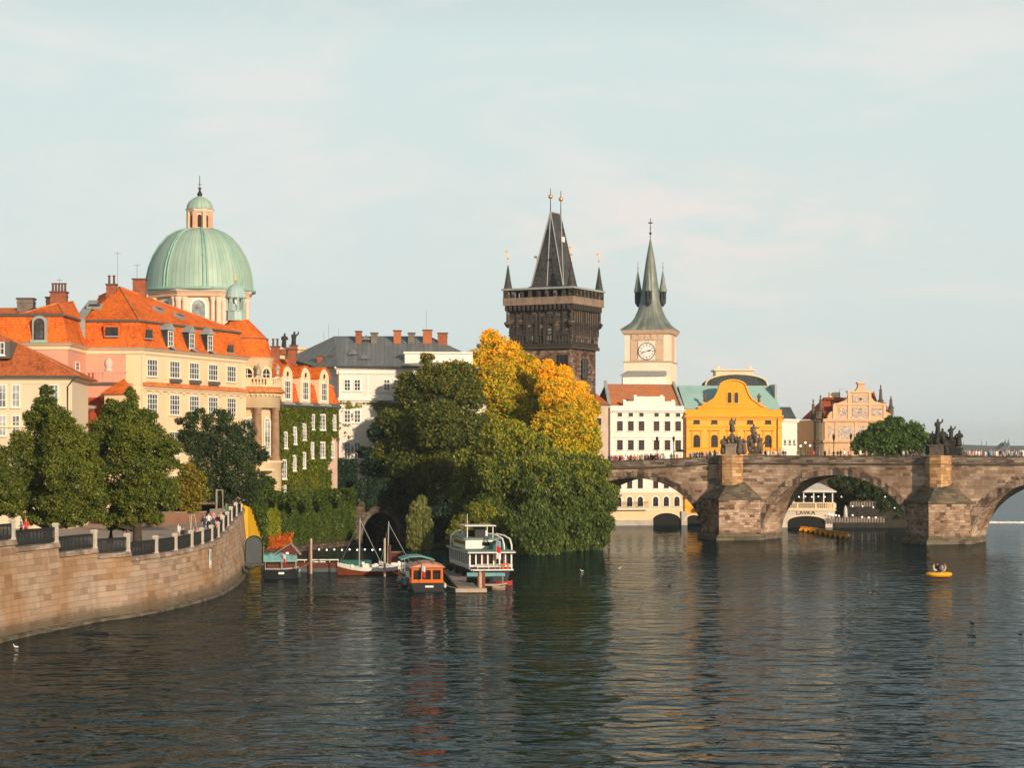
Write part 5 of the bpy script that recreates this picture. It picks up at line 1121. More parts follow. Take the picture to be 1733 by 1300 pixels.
m=MB(); m.prism([fy.w(Q_(a),yz(b),-.05) for a,b in gp],-fy.n*.7); gb=part('gable',m,'yellow',YHs)
m=MB()
for (a,b),(c,d) in zip(gp[1:-1],gp[2:-1]): m.tube([fy.w(Q_(a),yz(b),.05),fy.w(Q_(c),yz(d),.05)],.17,5)
fy.box(m,Q_(1217),Q_(1263),yz(684),yz(683)+.1,-.05,.12); fy.box(m,Q_(1181),Q_(1298),yz(691),yz(689.8),-.05,.15); part('gable_moulding',m,'yellow_trim',gb)
for px in (1234.5,1246): window(gb,fy,0,0,0,0,1,5,arch=True,frame='dark_frame',z=(yz(683),yz(664)),q=(Q_(px)-.38,Q_(px)+.38),glass='glass_dark',sur=.15,surm='yellow_trim')
for px in (1179,1209,1239.5,1269.5,1300):
    window(YHs,fy,0,0,0,0,3,1,frame='dark_frame',z=(yz(716.8),yz(711.5)),q=(Q_(px)-.58,Q_(px)+.58),glass='glass_dark',t=.07)
    window(YHs,fy,0,0,0,0,2,3,arch=True,frame='brown_frame',z=(yz(757.5),yz(736)),q=(Q_(px)-.66,Q_(px)+.66),glass='glass_dark',sur=.14,surm='yellow_trim')
m=MB(); zr0=yz(693); zr1=PZ(653,YZ+6.5); m.quad(fy.w(.2,zr0,-.3),fy.w(fy.L-.2,zr0,-.3),fy.w(fy.L-.2,zr1,-6.5),fy.w(.2,zr1,-6.5)); m.quad(fy.w(fy.L-.2,zr0,-13),fy.w(.2,zr0,-13),fy.w(.2,zr1,-6.5),fy.w(fy.L-.2,zr1,-6.5)); part('roof',m,'roof_turquoise',YHs)
m=MB(); fy.box(m,fy.L-.5,fy.L-.1,zr0,zr1+.2,-7,-3); part('gable_end',m,'lead',YHs)
tunnel(YHs,fy,1160,1188,872,.03,.6)
m=MB(); x=fy.w(fy.L-.9,0,.2); m.tube([V(x.x,x.y,yz(703)),V(x.x,x.y,5)],.08,5); x=fy.w(.15,0,.2); m.tube([V(x.x,x.y,yz(700)),V(x.x,x.y,5)],.12,5); part('downpipe',m,'boat_brown',YHs)
# slate dome with cream attic behind
YS=430; SD=thing('slate_domed_hall','dark slate vaulted roof with a cream lantern block behind the yellow gable','building',(PX(1246,YS),YS+6,5))
m=MB(); x0,x1=PX(1194,YS),PX(1299,YS); z0=PZ(653,YS); N=12; pts=[V((x0+x1)/2+(x1-x0)/2*math.cos(math.pi*i/N),YS,z0+(PZ(634,YS)-z0)*math.sin(math.pi*i/N)**.8) for i in range(N+1)]
m.prism(pts,V(0,10,0)); part('vaulted_roof',m,'slate_blue',SD); m=MB(); m.hexa(V(x0,YS+.02,5),V(x1-x0,0,0),V(0,9.9,0),V(0,0,z0-5)); part('wall',m,'trim_cream',SD)
m=MB(); a,b=PX(1213,YS),PX(1276,YS); m.hexa(V(a,YS+2,PZ(642,YS)),V(b-a,0,0),V(0,6,0),V(0,0,PZ(627,YS)-PZ(642,YS))); m.hexa(V(a-.4,YS+1.6,PZ(627,YS)),V(b-a+.8,0,0),V(0,6.8,0),V(0,0,.3))
for px in (1218,1272): m.box(PX(px,YS),YS+2.5,PZ(627,YS)+.3,.5,.5,.7)
part('attic_block',m,'trim_cream',SD)
m=MB()
for i in range(len(pts)-1): m.tube([pts[i]+V(0,-.1,.1),pts[i+1]+V(0,-.1,.1)],.2,5)
part('cornice',m,'trim_cream',SD)
# small white house right of yellow
YR=412; fr_=Fac(1323.5,YR,1349,YR+5); RH=thing('small_white_house','small pale house with a dark slate mansard at the right end of the mill row','house',fr_.p0)
m=MB(); fp=[fr_.w(0,0),fr_.w(fr_.L,0),fr_.w(fr_.L,0,-10),fr_.w(0,0,-10)]; m.prism([V(p.x,p.y,-1) for p in fp],V(0,0,PZ(711,YR)+1)); part('wall',m,'bright_cream',RH)
m=MB(); corn(m,fr_,0,fr_.L+.3,PZ(709,YR),.6,.5)
for y in (725,738,752): fr_.box(m,0,fr_.L,PZ(y,YR),PZ(y,YR)+.12,0,.1)
for px in (1330,1338,1345): q,_=fr_.hit(px,740); fr_.box(m,q-.1,q+.1,PZ(752,YR),PZ(738,YR),0,.12)
part('moulding',m,'trim_white',RH)
m=MB(); A_=[fr_.w(0,PZ(710,YR),.2),fr_.w(fr_.L,PZ(713,YR),.2),fr_.w(fr_.L,PZ(712,YR),-9),fr_.w(0,PZ(710,YR),-9)]; B_=[fr_.w(0,PZ(689,YR),-1),fr_.w(fr_.L-.9,PZ(688,YR),-1),fr_.w(fr_.L-.9,PZ(688,YR),-8),fr_.w(0,PZ(689,YR),-8)]; m.rings([A_,B_],0,True,True,True); part('mansard_roof',m,'slate_blue',RH)
m=MB(); p=fr_.w(1,PZ(689,YR),-3); m.tube([p,p+V(0,0,1)],.05,4); m.tube([p+V(-1,0,.7),p+V(1,0,.9)],.04,4); part('aerial',m,'lead',RH)
for px in (1328,1336,1344): window(RH,fr_,px-1.5,745,px+1.5,752,1,2,frame='brown_frame',glass='glass_sky')
# ================= museum with sgraffito gable
YM=428; fm=Fac(0,0,0,0,pts=((PX(1395,YM),YM,0),(PX(1513,YM),YM+3,0))); MZ=lambda py:PZ(py,YM+1)
MU=thing('sgraffito_museum','ornate salmon building with grey painted panels and stepped volute gable beyond the bridge','building',(fm.p0+fm.p1)/2)
m=MB(); fp=[fm.w(0,0),fm.w(fm.L,0),fm.w(fm.L,0,-16),fm.w(-1.6,0,-16),fm.w(-1.6,0,-2)]; m.prism([V(p.x,p.y,0) for p in fp],V(0,0,MZ(711))); part('wall',m,'sgraffito_wall',MU)
MQ=lambda px:fm.hit(px,700)[0]
m=MB(); corn(m,fm,-.4,fm.L+.3,MZ(709),.6,.6); corn(m,fm,-.5,MQ(1470),MZ(745),.5,.7)
for i in range(18): fm.box(m,fm.L*i/26,fm.L*i/26+.2,MZ(750),MZ(747.5),0,.4)
part('cornice',m,'sgraffito_trim',MU)
gp=[(1401,711),(1401,704),(1406,697),(1413,696),(1413,685),(1420,682),(1430,678),(1436,673),(1437,663),(1448,662),(1452,656),(1453,652),(1452,648),(1464,648),(1463,652),(1464,656),(1468,662),(1474,663),(1475,673),(1481,679),(1492,682),(1499,685),(1499,696),(1506,699),(1510,705),(1510,711)]
m=MB(); m.prism([fm.w(MQ(a),MZ(b),-.1) for a,b in gp],-fm.n*.8); gb=part('gable',m,'sgraffito_wall',MU)
m=MB(); 
for a,b,y in ((1411,1501,684),(1434,1477,663),(1451,1465,648)): fm.box(m,MQ(a),MQ(b),MZ(y)-.2,MZ(y)+.15,-.9,.15)
for px,y0,y1 in ((1412,711,685),(1437,711,664),(1472,711,664),(1497,711,686)): fm.box(m,MQ(px)-.3,MQ(px)+.3,MZ(y0),MZ(y1),-.1,.1)
part('gable_moulding',m,'sgraffito_trim',gb)
m=MB()
for x0,x1,y0,y1 in ((1443,1469,669,681),(1420,1434,691,703),(1443,1468,690,704),(1476,1493,690,703),(1415,1432,705,709),(1440,1469,705,709),(1415,1431,671,683)):
    if x0==1415 and y0==671: continue
    fm.box(m,MQ(x0),MQ(x1),MZ(y1),MZ(y0),-.1,.04)
part('sgraffito_panel',m,'sgraffito',gb)
m=MB()
for x0,x1,y0,y1 in ((1402,1412,721,743),(1419,1446,721,743),(1452,1480,721,743)): fm.box(m,MQ(x0),MQ(x1),MZ(y1),MZ(y0),0,.05)
part('sgraffito_panel',m,'sgraffito',MU)
m=MB(); 
for px in (1398,1415.5,1449,1484): m=MB(); fm.box(m,MQ(px)-.35,MQ(px)+.35,MZ(745),MZ(712),0,.14); part('pilaster',m,'sgraffito_wall',MU)
m=MB(); c=fm.w(MQ(1456),MZ(675.5),.0); N=14; m.rings([[c+fm.d*(r*math.cos(2*math.pi*i/N))+V(0,0,r*math.sin(2*math.pi*i/N))+fm.n*o for i in range(N)] for r,o in ((.5,0),(.5,.15),(.32,.15),(.3,.06))]); rw=part('round_window',m,'sgraffito_trim',gb); m2=MB(); m2.poly([c+fm.d*(.3*math.cos(2*math.pi*i/N))+V(0,0,.3*math.sin(2*math.pi*i/N))+fm.n*.06 for i in range(N)]); part('pane',m2,'glass_dark',rw)
m=MB(); R=fm; zr=MZ(678); m.prism([R.w(MQ(1399),MZ(708),-1.0),R.w(MQ(1401),zr,-4),R.w(MQ(1399),MZ(708),-15)],R.d*(MQ(1416)-MQ(1400))); zr=MZ(660); m.prism([R.w(MQ(1476),MZ(711),-1.2),R.w(MQ(1476),zr,-6),R.w(MQ(1476),MZ(711),-15)],R.d*(MQ(1498)-MQ(1476))); m.prism([R.w(MQ(1414),MZ(711),-1.4),R.w(MQ(1414),MZ(671),-7),R.w(MQ(1414),MZ(711),-15)],R.d*(MQ(1476)-MQ(1414)));m.prism([R.w(MQ(1498),MZ(711),-1.2),R.w(MQ(1498),MZ(680),-4),R.w(MQ(1498),MZ(711),-12)],R.d*(MQ(1512)-MQ(1498))); part('roof',m,'roof_tile_red',MU)
for px,y0,y1,o in ((1386.5,675,708,-3.5),(1397.5,668,696,-3),(1500,650,678,-3),(1511,670,690,-1)):
    p=fm.w(MQ(px),0,o); m=MB(); zz=MZ(y1); hh=MZ(y0)-zz; m.lathe(p.x,p.y,[(.55,-1.5),(.55,0),(.75,.1),(.4,.3),(.28,hh*.55),(.3,hh*.7),(.08,hh*.8),(.2,hh*.9),(.03,hh)],8,z0=zz,sm=False); part('pinnacle',m,'statue_stone',MU)
m=MB()
for y0,y1,w in ((770,748,1.0),(745,712,.9),(709,697,.8)): p=fm.w(-.9,0,-1.0); m.lathe(p.x,p.y,[(w*.9,MZ(y0)),(w*.9,MZ(y1)-.4),(w*1.15,MZ(y1)-.2),(w*1.15,MZ(y1))],8,sm=False)
part('corner_turret',m,'statue_stone',MU)
m=MB(); m.box(PX(1412,YM+9),YM+9,MZ(690),2.2,1.5,MZ(662)-MZ(690)); part('chimney',m,'trim_cream',MU)
m=MB(); p=V(PX(1421,YM+8),YM+8,MZ(680)); m.tube([p,p+V(0,0,2.8)],.05,4); m.tube([p+V(0,0,2.6),p+V(.9,0,2.9)],.04,4); part('aerial',m,'lead',MU)
m=MB(); fm.box(m,MQ(1470),MQ(1471),MZ(700),MZ(770),0,.1); part('downpipe',m,'gutter',MU)
# ================= club building under the second arch
YL=392; fl_=Fac(1311,YL,1413,YL); LV=thing('river_club','pale riverside club with balustraded terrace over a dark boat arch, beyond the second bridge arch','building',(PX(1360,YL),YL+4,0)); LZ=lambda py:PZ(py,YL)
m=MB(); fl_.box(m,-6,fl_.L,-1,LZ(863),-9,0); part('wall',m,'club_wall',LV)
LQ=lambda px:fl_.hit(px,860)[0]
m=MB(); corn(m,fl_,-6,fl_.L+.2,LZ(862),.35,.35); part('cornice',m,'trim_cream',LV)
m=MB(); fl_.box(m,-6,fl_.L,LZ(862),LZ(860.5),-.3,.15); fl_.box(m,-6,fl_.L,LZ(852),LZ(850.5),-.3,.15)
n=46
for i in range(n):
    x=-6+(fl_.L+6)*i/n; w=.14 if i%9 else .6; fl_.box(m,x,x+w,LZ(860.5),LZ(852),-.22,.06)
part('balustrade',m,'trim_cream',LV)
m=MB()
for px in (1313,1328,1345,1362,1379,1396,1411): fl_.box(m,LQ(px)-.1,LQ(px)+.1,LZ(852),LZ(834),-1.6,-1.4)
part('pavilion_post',m,'sign_white',LV)
m=MB(); fl_.box(m,-6,fl_.L+.4,LZ(834),LZ(831),-8,-.8); m.prism([fl_.w(-6,LZ(831),-.8),fl_.w(fl_.L,LZ(831),-.8),fl_.w(fl_.L-2,LZ(820),-5),fl_.w(-6,LZ(820),-5)],V(0,-.0,.15)); part('pavilion_roof',m,'umbrella_cloth',LV)
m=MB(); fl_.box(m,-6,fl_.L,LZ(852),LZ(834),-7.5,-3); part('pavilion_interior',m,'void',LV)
tunnel(LV,fl_,1333,1397,873.5,.03,.5)
def text(par,s,size,loc,f,mat,name='lettering',vert=False,depth=.03):
    cu=bpy.data.curves.new('t','FONT'); cu.body='\n'.join(s) if vert else s; cu.size=size; cu.extrude=depth; cu.align_x='CENTER'; 
    if vert: cu.space_line=.85
    ob=bpy.data.objects.new('t',cu); COL.objects.link(ob); dg=bpy.context.evaluated_depsgraph_get(); me=bpy.data.meshes.new_from_object(ob.evaluated_get(dg)); bpy.data.objects.remove(ob)
    M=Matrix(((f.d.x,0,f.n.x,0),(f.d.y,0,f.n.y,0),(0,1,0,0),(0,0,0,1))); me.transform(Matrix.Translation(Vector(loc)-ORG[par])@M)
    me.materials.clear(); return link(name,me,mat,par)
text(LV,'LÁVKA',1.15,fl_.w(LQ(1363.5),LZ(871.5),.06),fl_,'letter')
text(LV,'KLUB',.75,fl_.w(LQ(1323),LZ(869),.06),fl_,'letter',vert=True)
# terrace pontoon right of the club
TQ=thing('garden_terrace','dark two level garden terrace with pale railing boards under the trees beyond the second arch','terrace',(PX(1460,395),396,0))
m=MB(); m.hexa(V(PX(1412,392),391.5,-1),V(PX(1570,392)-PX(1412,392),0,0),V(0,16,0),V(0,0,LZ(880)+1)); part('lower_deck',m,'terrace_dark',TQ)
m=MB(); m.hexa(V(PX(1436,395),396,LZ(880)),V(PX(1570,392)-PX(1436,392),0,0),V(0,12,0),V(0,0,LZ(857)-LZ(880))); part('upper_deck',m,'terrace_dark',TQ)
m=MB(); 
for px0,px1,py,Y,z in ((1398,1500,884,391.2,0),(1440,1560,857,395.8,0)):
    x0,x1=PX(px0,Y),PX(px1,Y); n=int((x1-x0)/.5)
    for i in range(n): m.box(x0+(x1-x0)*i/n,Y,PZ(py,Y)-.1 if z==0 else 0,.34,.06,.85+.05*(i%3))
    m.tube([V(x0,Y,PZ(py,Y)+.9),V(x1,Y,PZ(py,Y)+.9)],.04,4)
part('railing',m,'wood_grey',TQ)
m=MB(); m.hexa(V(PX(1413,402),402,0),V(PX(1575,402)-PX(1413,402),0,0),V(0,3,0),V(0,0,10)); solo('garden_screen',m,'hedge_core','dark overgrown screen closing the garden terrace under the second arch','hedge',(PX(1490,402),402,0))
um=thing('closed_parasol','closed pale parasol on the terrace under the second arch','parasol',P(1431,880,391.8)); b_=P(1431,882,391.8); m=MB(); m.lathe(b_.x,b_.y,[(.35,1.0),(.42,1.1),(.36,2.0),(.3,2.9),(.08,3.4),(0,3.5)],8,z0=b_.z-.6); part('canopy',m,'umbrella_cloth',um); m=MB(); m.tube([b_-V(0,0,.3),b_+V(0,0,.5)],.06,6); m.lathe(b_.x,b_.y,[(.4,-.35),(.4,-.2),(.1,-.15)],8,z0=b_.z); part('pole',m,'lead',um)
# distant shore
m=MB(); m.poly([V(-400,1700,.0),V(500,1500,.0),V(1200,900,0),V(2600,800,0),V(5200,6900,0),V(-5200,6900,0)]); 
fsz=MB(); ring=[(-900,2300),(300,2000),(900,1900),(2600,1700),(5000,6000),(-5000,6000)]; fsz.rings([[V(x,y,-1) for x,y in ring],[V(x,y,3) for x,y in ring]]); fsz.poly([V(x,y,3) for x,y in ring]); struct('far_shore',fsz,'far_green')
hl=MB(); N=40; 
A_=[V(300+3200*i/N,4200-600*math.sin(i/N*3),2) for i in range(N+1)]; B_=[V(p.x,p.y+300,8+26*max(0,math.sin(i*.23))*math.exp(-((i-8)/14)**2)+6*random.random()) for i,p in enumerate(A_)]; C_=[V(p.x,p.y+1400,4) for p in A_]
hl.rings([A_,B_,C_],0,False); struct('distant_hill',hl,'far_green')
rf=random.Random(21)
blk=0
for k in range(60):
    px=1620+k*2.0+rf.uniform(-.8,.8); Y=rf.uniform(2050,2900); w=rf.uniform(3.5,8)/F*Y; top=rf.uniform(759,768); 
    if 1636<px<1652: top=rf.uniform(761,766)
    z=PZ(top,Y); x=PX(px,Y); m=MB(); m.box(x,Y,2.5,w,14,max(2,z*.72-2.5)); h=thing('distant_house','tiny hazy house on the far shore beyond the bridge at right','house',(x,Y,3),'distant houses on the far shore')
    part('wall',m,'far_wall',h); m=MB(); zz=max(4.5,z*.72); m.prism([V(x-w/2-.5,Y-7.5,zz),V(x+w/2+.5,Y-7.5,zz),V(x,Y-7.5,max(zz+1.5,z))],V(0,15,0)); part('roof',m,'far_roof',h)
YQ=2400; vt=thing('twin_spired_church','tiny blue-grey twin spired church on the far skyline at right','church',(PX(1702,YQ),YQ,3)); kk=YQ/F
m=MB(); m.box(PX(1700,YQ),YQ+14,2,24*kk*.55,30,PZ(757,YQ)-2); x=PX(1703,YQ); m.prism([V(x-9*kk*.8,YQ+6,PZ(757,YQ)),V(x+9*kk,YQ+6,PZ(757,YQ)),V(x+1,YQ+6,PZ(749,YQ))],V(0,24,0)); part('nave',m,'far_stone',vt)
for px in (1701,1706.5):
    x=PX(px,YQ); m=MB(); m.box(x,YQ,2,4*kk*1.1,4*kk,PZ(751,YQ)-2); tw_=part('church_tower',m,'far_stone',vt); m=MB(); m.lathe(x,YQ,[(2.4*kk,0),(.9*kk,4*kk),(0,9.5*kk)],8,z0=PZ(751,YQ),sm=False); part('spire',m,'far_stone',tw_)
for px,top in ((1631,747),(1661,745),(1669.5,746),(1689,752),(1730,757)):
    Y=2200; x=PX(px,Y); m=MB(); m.lathe(x,Y,[(1.1,0),(1.0,PZ(top+14,Y)-3),(.35,PZ(top+8,Y)-3),(.12,PZ(top,Y)-3)],6,z0=3,sm=False); solo('distant_mast',m,'far_stone','thin pale mast on the far skyline at image column %d'%px if False else {1631:'green-grey distant mast just right of the statue groups',1661:'left of two close thin distant masts on the skyline',1669.5:'right of two close thin distant masts on the skyline',1689:'short thin distant mast just left of the twin spired church',1730:'distant mast near the right edge of the picture'}[px],'mast',(x,Y,3),'distant masts')
m=MB(); Y=2100; m.box(PX(1730,Y),Y,2,14*Y/F,20,PZ(764,Y)-2); m.box(PX(1730,Y),Y,PZ(764,Y),15*Y/F,21,1.0); solo('distant_white_hall',m,'trim_white','long low white hall on the far shore at the right edge','building',(PX(1730,Y),Y,2))
# weir
m=MB(); rw=random.Random(3)
x0,x1=PX(1640,420),PX(1800,420)
for j in range(4):
    for i in range(90):
        x=x0+(x1-x0)*i/90; Yk=417+j*2.4-.12*(x-x0); m.box(x+rw.uniform(-.2,.2),Yk+rw.uniform(-.5,.5),-.1,rw.uniform(.5,1.4),rw.uniform(.2,.6),rw.uniform(.13,.3),rw.uniform(-.5,.5),0)
wr=solo('weir',m,'foam','white broken water along the low weir beyond the bridge at right','weir',(x0,420,0))
m=MB(); m.prism([V(x0-4,416,-.5),V(x1,414-.12*(x1-x0)-2,-.5),V(x1,426-.12*(x1-x0),-.5),V(x0-4,428,-.5)],V(0,0,.56)); part('sill',m,'mill_base',wr)
def cards(name,pos,nn,leaf,origin,seed=1,down=0,aspect=.6):
    rng=np.random.default_rng(seed); k=len(pos); nn=nn/np.linalg.norm(nn,axis=1)[:,None]
    t=rng.normal(size=(k,3)); t[:,2]-=down
    a=np.cross(nn,t); a/=np.linalg.norm(a,axis=1)[:,None]+1e-9; b=np.cross(nn,a); sz=leaf*rng.uniform(.6,1.4,k)[:,None]; a=a*sz*aspect*.5; b=b*sz*.5
    vv=np.stack([pos-b,pos+a,pos+b,pos-a],1).reshape(-1,3)-np.array(origin)
    me=bpy.data.meshes.new(name); me.vertices.add(4*k); me.vertices.foreach_set('co',vv.astype(np.float32).ravel()); me.loops.add(4*k); me.loops.foreach_set('vertex_index',np.arange(4*k,dtype=np.int32)); me.polygons.add(k); me.polygons.foreach_set('loop_start',np.arange(0,4*k,4,dtype=np.int32)); me.update(calc_edges=True); return me
def vn(x,z,s,seed):   # cheap value noise for masks
    r=np.random.default_rng(seed).random((64,64)); u=x/s; v=z/s; i=np.floor(u).astype(int);j=np.floor(v).astype(int);f=u-i;g=v-j; f=f*f*(3-2*f);g=g*g*(3-2*g)
    R=lambda a,b:r[a%64,b%64]; return (R(i,j)*(1-f)+R(i+1,j)*f)*(1-g)+(R(i,j+1)*(1-f)+R(i+1,j+1)*f)*g
def wallgreen(name,label,cat,fc,q0,q1,zf0,zf1,n,leaf,mat,thick=.45,dens=None,seed=1,holes=(),kind=None,group=None):
    """zf0,zf1: functions of q giving lower and upper edge"""
    rng=np.random.default_rng(seed); q=rng.uniform(q0,q1,n); t=rng.random(n); a=np.array([zf0(x) for x in q]); b=np.array([zf1(x) for x in q]); z=a+(b-a)*t
    bump=vn(q,z,1.1,seed)*.6+vn(q,z,.45,seed+1)*.4
    keep=np.ones(n,bool)
    if dens is not None: keep&=(vn(q,z,1.6,seed+2)*.6+vn(q,z,.6,seed+3)*.4+rng.normal(size=n)*.06)<dens(q,z)
    for h0,h1,g0,g1 in holes: keep&=~((q>h0)&(q<h1)&(z>g0)&(z<g1))
    q=q[keep];z=z[keep];bump=bump[keep];k=len(q); o=.03+thick*bump*rng.uniform(.35,1,k)
    P0=np.array(fc.p0);D_=np.array(fc.d);N_=np.array(fc.n); pos=P0+q[:,None]*D_+o[:,None]*N_; pos[:,2]=z
    nn=N_*1.0+rng.normal(size=(k,3))*.7+np.array([0,0,.35]); org=(float(pos[:,0].mean()),float(pos[:,1].mean()),float(pos[:,2].min()))
    ob=link(name,cards(name,pos,nn,leaf,org,seed,.8),mat,None,org); return tag(ob,label,cat,group,kind)
# ---- embankment walls beyond the quay
qe=V(Q[-1][0],Q[-1][1],0); y1=V(PX(446,283),283,0); i1=V(PX(598,317),317,0); a1=V(PX(700,325),325,0)
fye=Fac(0,0,0,0,pts=(qe,y1)); fiv=Fac(0,0,0,0,pts=(y1,i1)); far_=Fac(0,0,0,0,pts=(i1,a1))
ew=thing('embankment_wall','tall river wall, bright yellow where it leaves the stone quay','wall',qe)
m=MB(); m.hexa(fye.w(-1,-1,0),fye.d*(fye.L+1),-fye.n*1.5,V(0,0,8.6)); part('yellow_face',m,'yellow_wall',ew)
m=MB(); m.hexa(fiv.w(0,-1,0),fiv.d*fiv.L,-fiv.n*1.5,V(0,0,8.6)); fiv.box(m,0,fiv.L,-1,.75,0,1.0); part('garden_face',m,'old_wall',ew)
m=MB(); m.hexa(fiv.w(-.3,7.6,.15),fiv.d*(fiv.L+.3),-fiv.n*1.8,V(0,0,.25)); m.hexa(fye.w(-1,7.6,.15),fye.d*(fye.L+1),-fye.n*1.8,V(0,0,.24)); part('coping',m,'coping_stone',ew)
aw=thing('tunnel_wall','shady stone wall with a wide black arched tunnel mouth at the waterline','wall',i1)
qc,_=far_.hit(643,890); rw_=3.4; zc=PZ(868,320); m=MB(); N=16
top=[(0,9.0)]+[(0,9)]; L=far_.L
arc=[(qc+rw_*math.cos(math.pi*i/N),zc-3.3+3.3*math.sin(math.pi*i/N)) for i in range(N+1)]
for i in range(N):
    (xa,za_),(xb,zb_)=arc[i],arc[i+1]; m.quad(far_.w(xb,zb_),far_.w(xa,za_),far_.w(xa,9.5),far_.w(xb,9.5)); m.quad(far_.w(xa,za_),far_.w(xb,zb_),far_.w(xb,zb_,-5),far_.w(xa,za_,-5))
for a,b in ((0,qc-rw_),(qc+rw_,L)): m.quad(far_.w(a,-1),far_.w(b,-1),far_.w(b,9.5),far_.w(a,9.5))
for x,s in ((qc-rw_,1),(qc+rw_,-1)): m.quad(far_.w(x,-1),far_.w(x,-1,-5),far_.w(x,arc[0][1],-5),far_.w(x,arc[0][1]))
zc_t=zc+.7
part('stone_face',m,'old_wall',aw)
m=MB(); m.quad(far_.w(qc-rw_-.5,-1,-5),far_.w(qc+rw_+.5,-1,-5),far_.w(qc+rw_+.5,5,-5),far_.w(qc-rw_-.5,5,-5)); part('tunnel_dark',m,'void',aw)
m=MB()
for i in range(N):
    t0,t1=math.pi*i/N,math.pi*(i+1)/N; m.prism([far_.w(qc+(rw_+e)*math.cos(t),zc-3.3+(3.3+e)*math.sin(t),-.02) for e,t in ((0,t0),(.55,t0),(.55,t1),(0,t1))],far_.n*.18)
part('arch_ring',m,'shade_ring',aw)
# garden retaining wall on the promenade, white gate pillar, stair side
m=MB(); g0_=V(PX(246,226),226,5.2); m.hexa(g0_-V(0,0,.6),V(PX(345,228)-g0_.x,3,0),V(0,.6,0),V(0,0,2.5)); gw=solo('garden_wall',m,'brown_wall','low brown rendered garden wall under the autumn tinted young tree','wall',g0_)
m=MB(); m.hexa(g0_+V(-.1,-.1,1.9),V(PX(345,228)-g0_.x+.2,3,0),V(0,.8,0),V(0,0,.15)); part('coping',m,'coping_stone',gw)
Y=250; p=P(392,862,Y); m=MB(); m.box(p.x,p.y,5.5,.95,.95,PZ(830,Y)-5.5); gp_=solo('gate_pillar',m,'post_stone','tall pale square pillar among the trees where the quay rises','pillar',(p.x,p.y,5.5)); m=MB(); m.box(p.x,p.y,PZ(830,Y),1.2,1.2,.18); part('cap',m,'coping_stone',gp_)
m=MB(); m.hexa(V(PX(355,232),232,4.8),V(PX(402,240)-PX(355,232),8,0),V(0,.5,0),V(0,0,2.6)); solo('stair_wall',m,'wood_grey','grey stone side wall of the steps behind the sitting people','wall',(PX(355,232),232,4.8))
# ---- greenery
for a in []: pass
YT=178
tree('linden_tree','tallest pointed linden in front of the cream house at far left','tree',(PX(80,YT),YT,5.9),sph([(80,662,13,0),(78,682,20,0),(68,706,28,1),(100,712,28,-1),(58,745,38,1),(112,748,42,-1),(52,793,42,0),(105,798,48,-2),(150,800,33,1),(45,838,36,1),(95,845,40,-1),(148,845,36,0),(125,775,36,2),(70,872,22,0),(120,874,22,0),(165,868,18,0),(25,862,18,0),(35,760,24,0),(140,755,26,0),(90,882,16,-1),(140,880,14,0),(50,878,14,0),(115,884,12,1)],YT),105000,.195,'leaf_linden',.32,'linden trees along the quay',3)
YT=184
tree('linden_tree','broad double-topped linden in front of the pink wing, second big tree from the left','tree',(PX(232,YT),YT,5.6),sph([(222,664,11,0),(221,684,19,0),(188,692,19,1),(214,706,28,0),(246,712,24,1),(180,730,33,0),(225,745,40,-2),(262,742,30,1),(168,780,36,0),(220,790,43,-2),(272,785,33,1),(175,828,36,0),(225,838,40,-1),(274,828,32,1),(200,870,22,0),(250,868,22,0),(160,862,20,0),(285,850,20,0),(285,760,22,0),(158,745,22,0),(225,880,15,0),(265,878,14,0),(180,880,14,0),(205,884,11,1)],YT),110000,.195,'leaf_linden',.34,'linden trees along the quay',5)
YT=176
tree('linden_tree','linden cut off by the left edge of the picture','tree',(PX(-12,YT),YT,6.2),sph([(0,768,22,0),(-8,800,34,0),(14,822,26,-1),(-22,845,38,0),(16,852,24,0)],YT),36000,.195,'leaf_linden',.3,'linden trees along the quay',7)
mt=MB(); 
for px,Y in ((190,186),(313//1,190)):
    pass
mb=MB(); b0_=V(PX(187,187),187,5.5); mb.tube([b0_,b0_+V(.1,0,2.2),b0_+V(.4,0,4.5)],[.3,.24,.16],8); 
YT=214
tree('young_tree','small tree with orange and yellow-green leaves on the promenade','tree',(PX(322,YT),YT,5.3),sph([(323,792,11,0),(316,806,17,0),(332,812,18,0),(312,830,22,0),(336,835,20,0),(322,852,20,0),(308,790,7,0)],YT),9000,.26,'leaf_autumn',.09,None,9,bark='bark_pale')
YT=246
tree('dark_spreading_tree','dark leaved spreading tree in front of the cream palace windows','tree',(PX(375,YT),YT,5.6),sph([(368,714,28,0),(322,712,17,0),(408,732,28,0),(338,752,34,-1),(388,762,38,-2),(430,768,24,0),(348,798,36,-1),(400,803,36,-2),(436,812,20,1),(375,835,30,0),(338,700,12,0),(303,712,8,0),(446,772,11,0),(318,738,18,0),(360,830,26,-2),(418,838,22,0)],YT),48000,.27,'leaf_dark',.35,None,11,blob=(.18,.42),inner=.12,aspect=.5)
YT=325; bz=1.5
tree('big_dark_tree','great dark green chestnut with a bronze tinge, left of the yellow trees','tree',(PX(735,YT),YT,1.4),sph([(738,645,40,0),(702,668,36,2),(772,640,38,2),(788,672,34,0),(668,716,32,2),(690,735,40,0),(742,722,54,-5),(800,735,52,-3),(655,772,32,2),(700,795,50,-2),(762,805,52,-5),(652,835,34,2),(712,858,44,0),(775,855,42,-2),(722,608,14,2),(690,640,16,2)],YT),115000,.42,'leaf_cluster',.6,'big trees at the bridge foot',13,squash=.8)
YT=338
